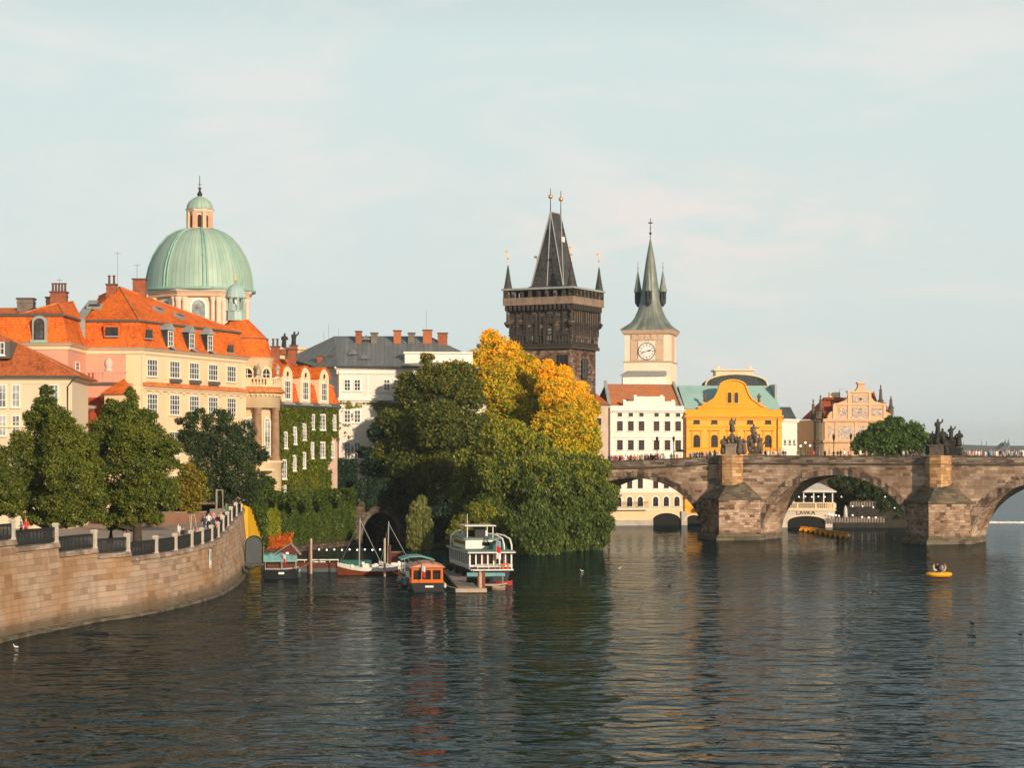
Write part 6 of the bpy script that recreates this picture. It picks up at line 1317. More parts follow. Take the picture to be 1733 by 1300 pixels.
tree('tall_yellow_tree','tallest tree, crown turned golden yellow, touching the gothic tower','tree',(PX(862,YT),YT,1.4),sph([(830,575,20,0),(816,606,28,0),(852,602,34,0),(808,632,28,-2),(884,628,34,1),(842,646,42,-4),(905,664,38,0),(872,688,42,-3),(918,712,38,0),(880,735,40,0),(838,700,36,-2)],YT),90000,.40,'leaf_yellow',.55,'big trees at the bridge foot',17,squash=.9)
YT=330
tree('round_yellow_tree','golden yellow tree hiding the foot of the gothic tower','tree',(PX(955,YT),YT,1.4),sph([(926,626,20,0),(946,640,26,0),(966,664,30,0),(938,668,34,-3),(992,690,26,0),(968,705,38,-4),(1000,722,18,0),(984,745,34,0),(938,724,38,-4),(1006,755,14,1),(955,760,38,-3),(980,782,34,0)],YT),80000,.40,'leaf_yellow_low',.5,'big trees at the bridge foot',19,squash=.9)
YT=300
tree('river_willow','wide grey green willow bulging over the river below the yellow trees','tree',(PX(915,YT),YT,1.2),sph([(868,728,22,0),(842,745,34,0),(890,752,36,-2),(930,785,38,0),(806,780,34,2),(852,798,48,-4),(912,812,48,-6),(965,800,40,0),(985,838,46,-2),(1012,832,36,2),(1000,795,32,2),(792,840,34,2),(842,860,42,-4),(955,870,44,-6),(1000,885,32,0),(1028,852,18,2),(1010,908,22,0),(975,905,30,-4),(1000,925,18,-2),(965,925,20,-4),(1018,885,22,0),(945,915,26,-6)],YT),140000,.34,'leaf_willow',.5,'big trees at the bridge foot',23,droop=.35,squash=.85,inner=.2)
YT=284
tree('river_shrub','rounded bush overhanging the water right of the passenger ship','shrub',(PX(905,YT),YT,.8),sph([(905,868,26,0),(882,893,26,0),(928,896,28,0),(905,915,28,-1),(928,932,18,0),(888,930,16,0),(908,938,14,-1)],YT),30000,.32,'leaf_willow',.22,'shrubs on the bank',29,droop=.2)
YT=292
tree('river_shrub','bush behind the passenger ship cabin','shrub',(PX(810,YT),YT,1.0),sph([(812,868,26,0),(835,885,24,-1),(785,888,24,0),(850,905,22,0),(770,905,16,0)],YT),24000,.33,'leaf_olive',.22,'shrubs on the bank',31)
YT=298
tree('weeping_tree','small pale yellow-green weeping tree beside the tunnel mouth','tree',(PX(712,YT),YT,.6),sph([(714,846,8,0),(706,858,13,0),(718,866,12,0),(700,880,15,0),(718,888,16,0),(706,902,18,0),(722,908,13,0),(698,912,11,0)],YT),11000,.42,'leaf_weeping',.13,None,37,droop=1.3,inner=.4,aspect=.28,limbs=False)
YT=324
tree('shade_tree','dark thin crowned tree over the tunnel mouth','tree',(PX(655,324),326,7.4),sph([(618,765,14,0),(628,795,22,0),(618,832,20,0),(645,842,22,-1),(678,842,24,-1),(604,845,12,-2),(645,790,26,0),(636,735,16,0),(660,825,22,-3),(690,855,20,-5),(700,880,16,-8)],326),20000,.4,'leaf_hedge',.25,None,41,inner=.3)
YT=405
tree('terrace_tree','dark tree in front of the salmon museum, left of the two beyond the bridge','tree',(PX(1475,YT),YT,5),sph([(1470,748,24,0),(1452,757,14,0),(1492,732,24,0),(1500,755,30,0),(1478,725,11,0),(1450,815,22,0),(1415,818,16,-4),(1432,838,14,-4),(1480,830,26,-4),(1470,790,30,0)],YT),24000,.5,'leaf_right',.35,'trees beyond the bridge',43)
tree('terrace_tree','lighter tree ending just left of the dark crucifixion statues','tree',(PX(1540,YT),YT,5),sph([(1518,722,20,0),(1545,732,24,0),(1530,750,28,0),(1562,748,22,0),(1575,757,14,0),(1505,712,10,0),(1510,838,28,-3),(1530,860,26,-3),(1500,868,18,-3),(1535,800,30,0)],YT),24000,.5,'leaf_right',.35,'trees beyond the bridge',47)
for i,(px,py,r,Y,lab) in enumerate(((1358,742,14,640,'hazy tree just right of the small white house'),(1376,750,14,660,'hazy tree just left of the salmon museum'))):
    tree('distant_tree',lab,'tree',(PX(px,Y),Y,2),sph([(px,py,r,0),(px-6,py+12,r,0),(px+6,py+14,r,0),(px,py+26,r*1.1,0)],Y),5000,.9,'leaf_far',.4,'distant trees behind the bridge',53+i)
# ivy, hedges, climbers
wallgreen('ivy','thick mid green ivy curtain covering the tall river wall left of the tunnel','ivy',fiv,4.5,fiv.L+.5,lambda q:1.0,lambda q:8.3+.25*math.sin(q*1.7),34000,.26,'leaf_ivy',.45,seed=2)
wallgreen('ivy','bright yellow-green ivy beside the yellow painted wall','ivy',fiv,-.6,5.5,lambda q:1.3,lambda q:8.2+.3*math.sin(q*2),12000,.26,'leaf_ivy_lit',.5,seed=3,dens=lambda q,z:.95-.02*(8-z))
wallgreen('ivy','dark ivy spilling over the top of the yellow painted wall','ivy',fye,1.5,fye.L+.8,lambda q:max(1.2,7.6-(q/ fye.L)*6.3+.3*math.sin(q*3)),lambda q:8.5,9000,.32,'leaf_ivy',.9,seed=4)
wallgreen('red_creeper','red and orange creeper at the foot of the ivy wall above the teal covered boat','creeper',fiv,.3,9,lambda q:.3,lambda q:2.0+.8*math.sin(q*2.3)**2,4500,.24,'leaf_creeper',1.1,seed=5,dens=lambda q,z:.62)
hol=[]
for px,y0,y1_,w in ((482,731,759,.62),(498,723,752,.62),(514,717,745,.6),(528.5,702,727,.55),(545,702,728,.95),(565,703,728,.55),(480.5,779,811,.6),(497,771,797,.6),(513.5,766,793,.55),(527.5,749,776,.5),(545,749,775,.8),(562,749,775,.5),(480.5,822,840,.5)):
    q,zt=fi.hit(px,y0); _,zb=fi.hit(px,y1_); hol.append((q-w-.15,q+w+.15,zb-.2,zt+.2))
wallgreen('ivy','green ivy wrapped round the windows of the house with three round-topped dormers','ivy',fi,-.6,fi.L,lambda q:7.2,lambda q:zi-.2,34000,.32,'leaf_ivy_wall',.5,dens=lambda q,z:np.where(q>fi.L*.87,np.where(z>16,.8,.45),.95)-np.clip((q-fi.L*.6)/6,0,1)*np.clip((15-z)/3,0,1)*.75,seed=6,holes=hol)
hc=[]
for x0,x1 in ((582,593.5),(599,610.5),(649,660.5)):
    for y0,y1_ in ((642,662),(694,716),(748,777)):
        a,zt=fc.hit(x0,y0); b,zb=fc.hit(x1,y1_); hc.append((a-.2,b+.2,zb-.2,zt+.2))
def dc_(q,z): 
    px_=q
    return np.where(z>PZ(684,YC),.50,np.clip(.34+.14*np.sin(q*1.1)+.35*np.clip((q-4.5)/4,0,1)-(z<PZ(780,YC))*.0,0,.85))*(z<PZ(676,YC))
wallgreen('climbing_plant','sparse climber straggling over the white palace wall around its windows','climber',fc,-.5,fc.hit(705,700)[0],lambda q:8,lambda q:PZ(674,YC),16000,.34,'leaf_olive',.45,dens=dc_,seed=8,holes=hc)
hz0=V(PX(519,312),312,7.4); fhd=Fac(0,0,0,0,pts=(hz0,V(PX(603,321),321,0)))
hd=wallgreen('clipped_hedge','dark clipped box hedge like a green block below the white palace','hedge',fhd,0,fhd.L,lambda q:7.0,lambda q:PZ(778,315),14000,.42,'leaf_hedge',.5,seed=9)
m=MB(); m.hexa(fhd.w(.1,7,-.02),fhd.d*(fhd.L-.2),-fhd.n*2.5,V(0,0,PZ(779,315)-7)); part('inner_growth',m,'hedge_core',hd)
tree('garden_bush','big bush of mixed greens on top of the ivy wall below the portico','bush',(PX(440,282),284,7),sph([(428,822,16,-18),(448,835,18,-6),(470,842,14,-2),(420,840,14,-18),(495,842,12,0),(515,846,12,2),(540,842,14,6),(565,838,14,12),(590,836,14,20),(455,818,12,2)],285),16000,.36,'leaf_ivy',.15,None,61)
tree('round_bush','low dark green bush at the foot of the second big linden','bush',(PX(212,190),191,5.4),sph([(205,885,16,0),(226,888,14,0),(190,890,10,0)],191),3500,.24,'leaf_ivy',.08,None,67)
# second stem on the broad linden's left
st=solo('slim_trunk',mb,'bark','slim second trunk left of the broad double-topped linden','trunk',b0_)

YT=300
tree('river_shrub','deep green bush on the bank between weeping tree and passenger ship','shrub',(PX(748,YT),YT,.9),sph([(745,872,22,0),(742,895,22,0),(762,890,20,0),(735,908,14,0),(765,905,16,0),(728,885,14,3),(750,850,16,2)],YT),16000,.38,'leaf_hedge',.2,'shrubs on the bank',71)

wallgreen('ivy','dark ivy and shadowed creepers hanging over the stone above the tunnel mouth','ivy',far_,-.2,far_.L,lambda q:(zc_t if abs(q-qc)<4.2 else 1.5)+.5*math.sin(q*2.1),lambda q:9.9,16000,.34,'leaf_hedge',.8,seed=12,dens=lambda q,z:.36+.07*(z-4))
YT=397
tree('terrace_tree','dark low tree hanging over the garden terrace under the second arch','tree',(PX(1490,YT),YT+1,3),sph([(1432,822,16,0),(1450,812,22,0),(1478,822,28,0),(1508,832,28,0),(1528,850,24,0),(1495,852,22,0),(1462,838,16,0),(1540,870,18,0),(1412,815,12,0),(1518,875,16,0)],YT),22000,.4,'leaf_dark',.3,'trees beyond the bridge',83)
# ---------------------------------------------------------------- boats and moorings
class Fr:
    def __init__(s,px,Y,ang,z=0): s.o=V(PX(px,Y),Y,z); a=math.radians(ang); s.f=V(math.cos(a),math.sin(a),0); s.r=V(s.f.y,-s.f.x,0)   # forward, right
    def w(s,a,b,z): return s.o+s.f*a+s.r*b+V(0,0,z)
    def box(s,m,a0,a1,b0,b1,z0,z1,mi=0): m.hexa(s.w(a0,b0,z0),s.f*(a1-a0),s.r*(b1-b0),V(0,0,z1-z0),mi)
def hull(fr,L,B,top,rise=.4,tw=.75,sharp=1.6,mats=('boat_black','boat_white'),band=.28,par=None,name='hull'):
    m=MB(); rs=[]; N=12
    T=lambda t:top+rise*max(0,(t-.45)/.55)**2+rise*.25*max(0,(.2-t)/.2)**2
    Wd=lambda t:B/2*(tw+(1-tw)*min(1,t/.3))*(1-max(0,(t-.5)/.5)**sharp)
    for i in range(N+1):
        t=i/N; w=max(.02,Wd(t)); z=T(t); a=L*t
        rs.append([fr.w(a,-w,z),fr.w(a,-w*.98,z-band),fr.w(a,-w*.8,-.1),fr.w(a,0,-.45),fr.w(a,w*.8,-.1),fr.w(a,w*.98,z-band),fr.w(a,w,z)])
    vs=[p for r in rs for p in r]
    for i in range(N):
        for j in range(6):
            m.add([rs[i][j],rs[i+1][j],rs[i+1][j+1],rs[i][j+1]],[(0,1,2,3)],1 if j in (0,5) else 0,False)
    m.poly(rs[0],0)
    for i in range(N): m.quad(rs[i][0]-V(0,0,.12),rs[i][6]-V(0,0,.12),rs[i+1][6]-V(0,0,.12),rs[i+1][0]-V(0,0,.12),2)
    return part(name,m,list(mats)+['wood_grey'],par)
def flag(par,x,y,z,h,cols=('flag_white','flag_red'),w=.5):
    m=MB(); m.tube([V(x,y,z),V(x+.12,y,z+h)],.03,5); f=part('flagstaff',m,'wood_pale',par); m=MB(); n=len(cols)
    for i in range(n):
        zt=z+h*(.95-.6*i/n); zb=z+h*(.95-.6*(i+1)/n); 
        m.add([V(x+.12,y,zt),V(x+.12+w*.35,y-.12,zt-.1),V(x+.12+w*.5,y+.06,zt-.2),V(x+.12+w*.5,y+.06,zb-.15),V(x+.12+w*.35,y-.12,zb-.1),V(x+.1,y,zb)],[(0,1,4,5),(1,2,3,4)],i)
    part('flag',m,list(cols),f)
# passenger ship, seen over its stern
s=Fr(831,223,99.5); ship=thing('passenger_ship','white glazed passenger ship with black hull and green roof decks moored under the trees','ship',s.o)
hull(s,22,4.7,1.35,.9,.92,2.2,('boat_black','boat_black'),.2,ship)
m=MB(); s.box(m,.2,15.5,-2.25,2.25,1.3,1.75); s.box(m,.2,15.5,-2.25,2.25,2.95,3.1); part('cabin_wall',m,'boat_white',ship)
def posts(par,name,mat,a0,a1,b,n,z0,z1,w=.1):
    m=MB()
    for i in range(n+1): a=a0+(a1-a0)*i/n; s.box(m,a-w/2,a+w/2,b-.06,b+.06,z0,z1)
    part(name,m,mat,par)
for i in range(10): a=.3+15.1*i/9; 
for b in (-2.22,2.22):
    for i in range(10):
        a=.3+15.1*i/9; m=MB(); s.box(m,a-.09,a+.09,b-.07,b+.07,1.75,2.95); part('window_post',m,'boat_white',ship)
for i in range(8):
    b=-2.2+4.4*i/7; m=MB(); s.box(m,.2,.34,b-.07,b+.07,1.75,2.95); part('window_post',m,'boat_white',ship)
m=MB(); s.box(m,.5,15.2,-2.1,2.1,1.75,2.94); part('cabin_glass',m,'glass_dark',ship)
m=MB()
for b in (-.9,-.3,.45,1.5): s.box(m,.42,.48,b-.14,b+.14,1.8,2.9)
part('curtain',m,'curtain_red',ship)
m=MB(); s.box(m,-.5,16.2,-2.5,2.5,3.1,3.24); part('roof_deck',m,'deck_green',ship)
m=MB(); s.box(m,-.52,16.22,-2.53,2.53,3.02,3.12); part('deck_edge',m,'boat_white',ship)
m=MB(); s.box(m,5.5,15,-1.9,1.7,3.24,4.25); up=part('upper_cabin',m,'boat_white',ship); m=MB(); s.box(m,5.2,15.3,-2.15,1.95,4.25,4.38); part('upper_roof',m,'deck_green',up)
m=MB(); s.box(m,5.46,5.5,-.1,1.1,3.55,3.95); s.box(m,6,14.5,-1.93,-1.9,3.6,4.0); part('upper_window',m,'glass_dark',up)
m=MB()
for a,b in ((7,-1.5),(7,1.3),(11,-1.5),(11,1.3)): m.tube([s.w(a,b,4.38),s.w(a,b,5.6)],.07,5)
s.box(m,6.6,11.4,-1.8,1.6,5.6,5.7); s.box(m,10.9,11,-1.5,1.3,4.4,5.0); m.tube([s.w(9,-1.2,5.7),s.w(9,-1.2,6.9)],.03,4); part('wheelhouse_frame',m,'boat_white',ship)
m=MB(); s.box(m,8,9,-.5,.5,4.38,5.3); s.box(m,9.6,10,-1.2,.9,4.38,5.1); part('helm',m,'boat_black',ship)
m=MB(); m.prism([s.w(2.6,.6,3.24),s.w(2.6,2.2,3.24),s.w(2.6,2.0,3.75),s.w(2.6,1.2,4.15),s.w(2.6,.7,3.8)],s.f*3.2); part('roof_tarpaulin',m,'tarp_green',ship)
for b0_,a0_ in ((1.3,2.0),(2.0,1.4),(-2.2,12)):
    m=MB(); d_=1 if b0_>0 else -1; m.tube([s.w(a0_+2.2,b0_-.9*d_,4.9),s.w(a0_+1.2,b0_-.2*d_,4.75),s.w(a0_+.4,b0_+.3*d_,4.4),s.w(a0_,b0_+.42*d_,3.8),s.w(a0_,b0_+.42*d_,3.2)],.10,6); part('davit',m,'boat_white',ship)
m=MB(); 
for z in (1.55,1.85): m.tube([s.w(-.35,-1.5,z),s.w(-.35,2.2,z)],.03,4)
for b in (-1.5,-.3,.9,2.2): m.tube([s.w(-.35,b,1.3),s.w(-.35,b,1.85)],.03,4)
s.box(m,-.6,.3,-2.2,2.3,1.2,1.32); part('stern_rail',m,'boat_white',ship)
c=s.w(-.42,1.45,1.6); m=MB(); N=12; rs=[[c+s.r*(math.cos(2*math.pi*i/N)*(.32+.09*math.cos(q)))+V(0,0,math.sin(2*math.pi*i/N)*(.32+.09*math.cos(q)))+s.f*(.09*math.sin(q)) for i in range(N)] for q in [2*math.pi*k/6 for k in range(7)]]; m.rings(rs); part('lifebuoy',m,'life_orange',ship)
p=s.w(-.45,.4,1.3); flag(ship,p.x,p.y,p.z,3.3,('flag_blue','flag_red','flag_white'),.9)
for a in (3,8,13): m=MB(); p=s.w(a,-2.5,.75); m.ball(p,.28,8,sq=(.8,.8,1.4)); part('fender',m,'rubber',ship)
# orange cabin launch
s=Fr(724,206.5,95); lc_=thing('wooden_launch','varnished orange wooden cabin launch with dark windows, nearest boat of the moorings','boat',s.o)
hull(s,10.5,3.6,.75,.5,.9,2.2,('boat_black','boat_orange'),.14,lc_)
m=MB(); A_=[s.w(.5,-1.62,.72),s.w(.5,1.62,.72),s.w(7.3,1.55,.72),s.w(7.3,-1.55,.72)]; B_=[s.w(.75,-1.5,1.15),s.w(.75,1.5,1.15),s.w(7.1,1.45,1.15),s.w(7.1,-1.45,1.15)]
m.rings([A_,B_]); m2=lambda a,b:None
for b in (-1.46,-.52,.42,1.38): s.box(m,.72,.86,b-.09,b+.09,1.15,2.05)
for b in (-1.46,1.46):
    for i in range(5): a=.8+6.1*i/4; s.box(m,a-.1,a+.1,b-.06,b+.06,1.15,2.05)
s.box(m,.72,7.1,-1.52,1.52,2.05,2.32); part('cabin',m,'boat_orange',lc_)
m=MB(); s.box(m,.95,7.0,-1.4,1.4,1.15,2.05); part('cabin_glass',m,'glass_dark',lc_)
m=MB(); N=8; prof=[(-1.75+3.5*i/N,2.32+.42*math.sin(math.pi*i/N)) for i in range(N+1)]
m.prism([s.w(.45,b,z) for b,z in prof],s.f*7.0); part('cabin_roof',m,'boat_roof',lc_)
m=MB()
for b in (-.6,.6): s.box(m,.43,7.4,b-.04,b+.04,2.62,2.76)
part('roof_rail',m,'boat_orange',lc_)
p=s.w(.3,-.65,.8); flag(lc_,p.x,p.y,p.z,1.9,('flag_white','flag_red'),.6)
m=MB(); s.box(m,-.03,0,-.25,.55,.42,.6); part('name_plate',m,'flag_white',lc_)
# teal roofed boat behind it
s=Fr(706,226,97); tb_=thing('canopy_boat','open boat with pale teal canopy just behind the orange launch','boat',s.o); hull(s,8,3.0,.8,.4,.85,2,('metal_grey','boat_white'),.2,tb_)
m=MB(); prof=[(-1.7,2.2),(-.8,2.5),(.4,2.55),(1.9,2.15)]; m.prism([s.w(.2,b,z) for b,z in prof]+[s.w(.2,b,z-.1) for b,z in prof[::-1]],s.f*5); part('canopy',m,'tarp_teal',tb_)
m=MB()
for a,b in ((.4,-1.3),(.4,1.4),(5,-1.3),(5,1.4)): m.tube([s.w(a,b,.7),s.w(a,b,2.25)],.04,4)
part('canopy_post',m,'lead',tb_)
# two sailing boats lying side on
for (px,Y,L,lab,mx,mh,tb) in ((571,236,6.7,'white and brown sailing boat with taller bare mast and pointed bow, leftmost of the two',2.4,5.7,1),(641,240,5.2,'white sailing boat with shorter mast, right beside the mooring post',1.0,5.2,0)):
    s=Fr(px,Y,2); s2=Fr(px,Y,2); s2.o=s.o+s.f*L; s2.f=-s.f; s2.r=-s.r
    b_=thing('sailing_boat',lab,'sailing boat',s.w(L/2,0,0),'sailing boats')
    hull(s2,L,2.0,.85,.55,.7,1.6,('boat_brown','boat_white'),.42,b_)
    m=MB(); m.tube([s.w(mx,0,.6),s.w(mx+.12,0,mh+.6)],[.09,.06],6); mt_=part('mast',m,'lead',b_)
    m=MB(); m.tube([s.w(mx+.1,0,mh+.4),s.w(mx+2.4,0,1.4)],.035,4); m.tube([s.w(mx+.1,0,mh+.2),s.w(.2,0,1.1)],.015,3); part('stay',m,'lead',mt_)
    m=MB(); s.box(m,mx+.4,mx+2.2,-.5,.5,.8,1.15); part('cuddy',m,'boat_white',b_)
    rr=random.Random(int(px)); m=MB()
    for k in range(7): p=s.w(rr.uniform(.8,L-1),rr.uniform(-.5,.5),.95+rr.uniform(0,.4)); m.box(p.x,p.y,p.z-.2,rr.uniform(.2,.5),rr.uniform(.2,.5),rr.uniform(.15,.5),rr.uniform(0,3))
    part('deck_gear',m,'boat_white',b_)
s=Fr(575,243,2); tp_=thing('covered_dinghy','dark teal tarpaulin covered dinghy behind the sailing boats','dinghy',s.w(1.8,0,0)); hull(s,4.2,1.8,.7,.2,.8,2,('boat_black','tarp_green'),.2,tp_); m=MB(); m.prism([s.w(.1,-.95,.75),s.w(.1,.95,.75),s.w(.1,.6,1.25),s.w(.1,-.6,1.3)],s.f*3.5); part('tarpaulin',m,'tarp_green',tp_)
# dark red barge with hut
s=Fr(500,243,3); bg_=thing('work_barge','low dark red work barge with white drums on deck between hut and sailing boats','barge',s.w(2,0,0)); m=MB(); s.box(m,-.2,5,-1.2,1.2,-.4,.42); part('hull',m,'metal_grey',bg_)
m=MB(); s.box(m,.0,4.9,.5,1.15,.42,1.05); part('bulwark',m,'hut_red',bg_)
m=MB(); s.box(m,-.1,4.9,-1.3,-1.15,1.2,1.32)
for i in range(6): s.box(m,i*.96,.06+i*.96,-1.28,-1.2,.42,1.25)
part('handrail',m,'boat_white',bg_)
for a,b,r_ in ((2.3,-.5,.32),(2.9,-.2,.28),(3.2,-.6,.22)): m=MB(); p=s.w(a,b,.42); m.lathe(p.x,p.y,[(r_,0),(r_,.6),(r_*.8,.7),(0,.72)],10,z0=p.z); part('drum',m,'boat_white',bg_)
s=Fr(487,247,3); ht=thing('boat_hut','little dark red boathouse hut with pitched roof and small white notice','hut',s.w(0,0,0)); m=MB(); s.box(m,-1.1,1.2,-.9,1.5,-.3,2.1); m.prism([s.w(-1.1,-.9,2.1),s.w(1.2,-.9,2.1),s.w(.4,-.9,3.0)],s.r*2.4); part('wall',m,'hut_red',ht)
m=MB(); m.prism([s.w(-1.5,1.6,1.95),s.w(.4,1.6,3.15),s.w(.4,1.6,3.0),s.w(-1.5,1.6,1.82)],-s.r*2.6); m.prism([s.w(1.6,1.6,1.8),s.w(.4,1.6,3.15),s.w(.4,1.6,3.0),s.w(1.5,1.6,1.7)],-s.r*2.6); part('roof',m,'wood_grey',ht)
m=MB(); s.box(m,-.15,.2,1.52,1.56,1.6,2.1); part('notice',m,'sign_white',ht)
# covered boat at left
s=Fr(447,229,8); cb_=thing('covered_boat','black hulled motor boat under a crumpled teal tarpaulin, moored by the quay','boat',s.w(1.7,0,0)); hull(s,3.7,2.4,1.15,.15,.9,3,('boat_black','lead'),.16,cb_)
m=MB(); rr=random.Random(5); N=10; rs=[]
for i in range(N+1):
    a=-.1+3.6*i/N; h=2.75-.25*abs(i-4)/6+rr.uniform(-.08,.08); rs.append([s.w(a,-1.35,2.15+rr.uniform(-.06,.06)),s.w(a,-.7,h),s.w(a,.6,h-.1+rr.uniform(-.08,.08)),s.w(a,1.35,2.0+rr.uniform(-.12,.1)),s.w(a,1.36,1.85)])
m.rings(rs,0,False); part('tarpaulin',m,'tarp_teal',cb_)
m=MB(); 
for a,b in ((.1,1.25),(1.8,1.25),(3.4,1.25),(.1,-1.2),(3.4,-1.2)): m=MB(); m.tube([s.w(a,b,1.0),s.w(a,b,2.1)],.04,4); part('tarpaulin_post',m,'wood_pale',cb_)
m=MB(); s.box(m,.3,3.2,-.8,.9,1.15,1.6); part('seat_box',m,'hut_red',cb_); m=MB(); s.box(m,1.5,2.1,1.12,1.16,.5,.72); part('name_plate',m,'flag_white',cb_)
p=s.w(1.9,1.3,1.2); flag(cb_,p.x,p.y,p.z,1.6,('flag_white','flag_red'),.5)
s=Fr(482,232,5); gr_=thing('grey_tender','small grey tender tucked under the end of the teal tarpaulin','dinghy',s.w(.7,0,0)); hull(s,1.7,1.2,.8,.1,.9,2,('metal_grey','lead'),.3,gr_)
# hatch on its landing
s=Fr(430,243,0); hh=thing('arched_hatch','tall dark grey round-topped gangway hatch standing where quay meets yellow wall','hatch',s.w(0,0,0)); N=12
zt_=PZ(908,243)-.95; pts=[s.w(-.95,0,.95),s.w(.95,0,.95)]+[s.w(.95*math.cos(math.pi*i/N),0,zt_+.95*math.sin(math.pi*i/N)) for i in range(N+1)]
m=MB(); m.prism(pts,V(0,.25,0)); part('hatch_panel',m,'metal_grey',hh); m=MB()
for i in range(N): 
    t0,t1=math.pi*i/N,math.pi*(i+1)/N; m.prism([s.w(r*math.cos(t),0,zt_+r*math.sin(t)) for r,t in ((.95,t0),(1.05,t0),(1.05,t1),(.95,t1))],V(0,-.12,0))
s.box(m,-1.05,-.95,-.02,.12,.95,zt_); s.box(m,.95,1.05,-.02,.12,.95,zt_); part('hatch_frame',m,'iron',hh)
m=MB(); s.box(m,-1.2,1.3,-.3,1.6,.75,.95); part('landing',m,'metal_grey',hh)
for a,b in ((-1,1.4),(1.1,1.4),(-1,0),(1.1,0)): m=MB(); m.tube([s.w(a,b,-.5),s.w(a,b,.8)],.11,6); part('landing_pile',m,'boat_black',hh)
m=MB(); m.tube([s.w(-.9,1.5,.1),s.w(1.0,1.5,.8)],.06,5); part('brace',m,'boat_black',hh)
# mooring posts
for px,Y,y0,w_,mat,lab in ((526.5,238,913,.13,'wood_pale','pale thin mooring post right of the red hut'),(523,239,926,.2,'hut_red','short dark red mooring post beside a pale thin one'),(651,233,913,.13,'wood_pale','pale mooring post just left of the second mast'),(659.5,240,924,.16,'hut_red','dark red post at the corner of the brown bin box'),(812.5,207,970,.17,'wood_pale','thick pale pile at the tip of the pontoon')):
    m=MB(); x=PX(px,Y); m.lathe(x,Y,[(w_,-.8),(w_,PZ(y0,Y)),(w_*.5,PZ(y0,Y)+.12)],10); solo('mooring_post',m,mat,lab,'post',(x,Y,0),'mooring posts')
m=MB(); s=Fr(672,244,0); s.box(m,-.75,.75,-.5,.6,-.2,2.15); dx=solo('service_box',m,'hut_red','square dark red box on the moorings between mast and weeping tree','box',s.w(0,0,0)); m=MB(); s.box(m,-.8,.8,-.55,.65,2.15,2.22); part('lid',m,'wood_grey',dx)
# pontoon
pa,pb=V(PX(792,205),205,0),V(PX(766,238),238,0); d_=(pb-pa).normalized(); r_=V(d_.y,-d_.x,0); pt=thing('pontoon','grey plank walkway pontoon between the orange launch and the passenger ship','pontoon',pa)
m=MB(); Lp=(pb-pa).length; n=int(Lp/.22)
for i in range(n): m.hexa(pa+d_*(i*.22)-r_*.95+V(0,0,.42),d_*.2,r_*1.9,V(0,0,.06))
part('planking',m,'wood_grey',pt); m=MB(); m.hexa(pa-r_*.97+V(0,0,.2),d_*Lp,r_*.12,V(0,0,.24)); m.hexa(pa+r_*.85+V(0,0,.2),d_*Lp,r_*.12,V(0,0,.24)); m.hexa(pa-r_*1.2-d_*.3+V(0,0,.05),r_*3.0,d_*1.3,V(0,0,.36)); part('pontoon_frame',m,'wood_pale',pt)
for i in range(4): m=MB(); q=pa+d_*(1+i*9.5); m.hexa(q-r_*.8+V(0,0,-.3),d_*1.6,r_*1.6,V(0,0,.5)); part('float',m,'boat_black',pt)
m=MB(); q=pa+r_*1.1+d_*3; m.hexa(q+V(0,0,0),d_*.15,r_*.6,V(0,0,1.8)); m.hexa(q+r_*.6,d_*.2,r_*.15,V(0,0,2.0)); solo('pontoon_screen',m,'boat_brown','rusty brown board screen standing along the pontoon','screen',q)
# small boats at the pontoon tip
s=Fr(790,214,4); a_=thing('covered_rowboat','little boat with pale teal cover just under the ship\'s glazed stern','rowing boat',s.w(1.2,0,0)); hull(s,2.6,1.3,1.1,.1,.7,2,('boat_black','boat_black'),.2,a_); m=MB(); m.prism([s.w(0,-.7,1.15),s.w(0,.7,1.1),s.w(0,.3,1.45),s.w(0,-.3,1.45)],s.f*2.5); part('cover',m,'tarp_teal',a_)
s=Fr(815,211,3); a_=thing('canopy_skiff','small skiff with flat teal canopy right of the pontoon tip','skiff',s.w(1.2,0,0)); hull(s,2.5,1.3,.45,.15,.7,2,('boat_black','wood_pale'),.12,a_); m=MB(); m.prism([s.w(.0,-.7,1.35),s.w(.0,.7,1.3),s.w(.0,.4,1.6),s.w(.0,-.4,1.6)],s.f*2.3); part('canopy',m,'tarp_teal',a_); m=MB()
for a,b in ((.2,.6),(2.1,.6),(.2,-.6),(2.1,-.6)): m.tube([s.w(a,b,.4),s.w(a,b,1.35)],.03,4)
part('canopy_post',m,'lead',a_)
s=Fr(839,217,2); a_=thing('red_kayak','red kayak lying behind the ship\'s stern','kayak',s.w(.7,0,0)); hull(s,1.7,.6,.38,.12,.35,1.6,('boat_red','boat_red'),.15,a_)
s=Fr(833,209,6); a_=thing('wooden_rowboat','tiny varnished rowing boat at the right end of the moorings','rowing boat',s.w(.7,0,0)); hull(s,1.3,.75,.35,.1,.6,1.6,('wood','wood_pale'),.1,a_)
s=Fr(685,216,92); a_=thing('inflatable_boat','grey inflatable moored left of the orange launch','dinghy',s.w(1,0,0)); m=MB()
for b in (-.6,.6): m.tube([s.w(0,b,.3),s.w(2.4,b,.35),s.w(3.3,b*.4,.55),s.w(3.6,0,.65)],[.24,.25,.22,.15],8)
part('tube',m,'metal_grey',a_); m=MB(); s.box(m,.1,2.8,-.5,.5,.08,.3); part('floor',m,'boat_black',a_); m=MB(); s.box(m,-.35,0,-.18,.18,.1,.9); part('outboard_motor',m,'lead',a_)
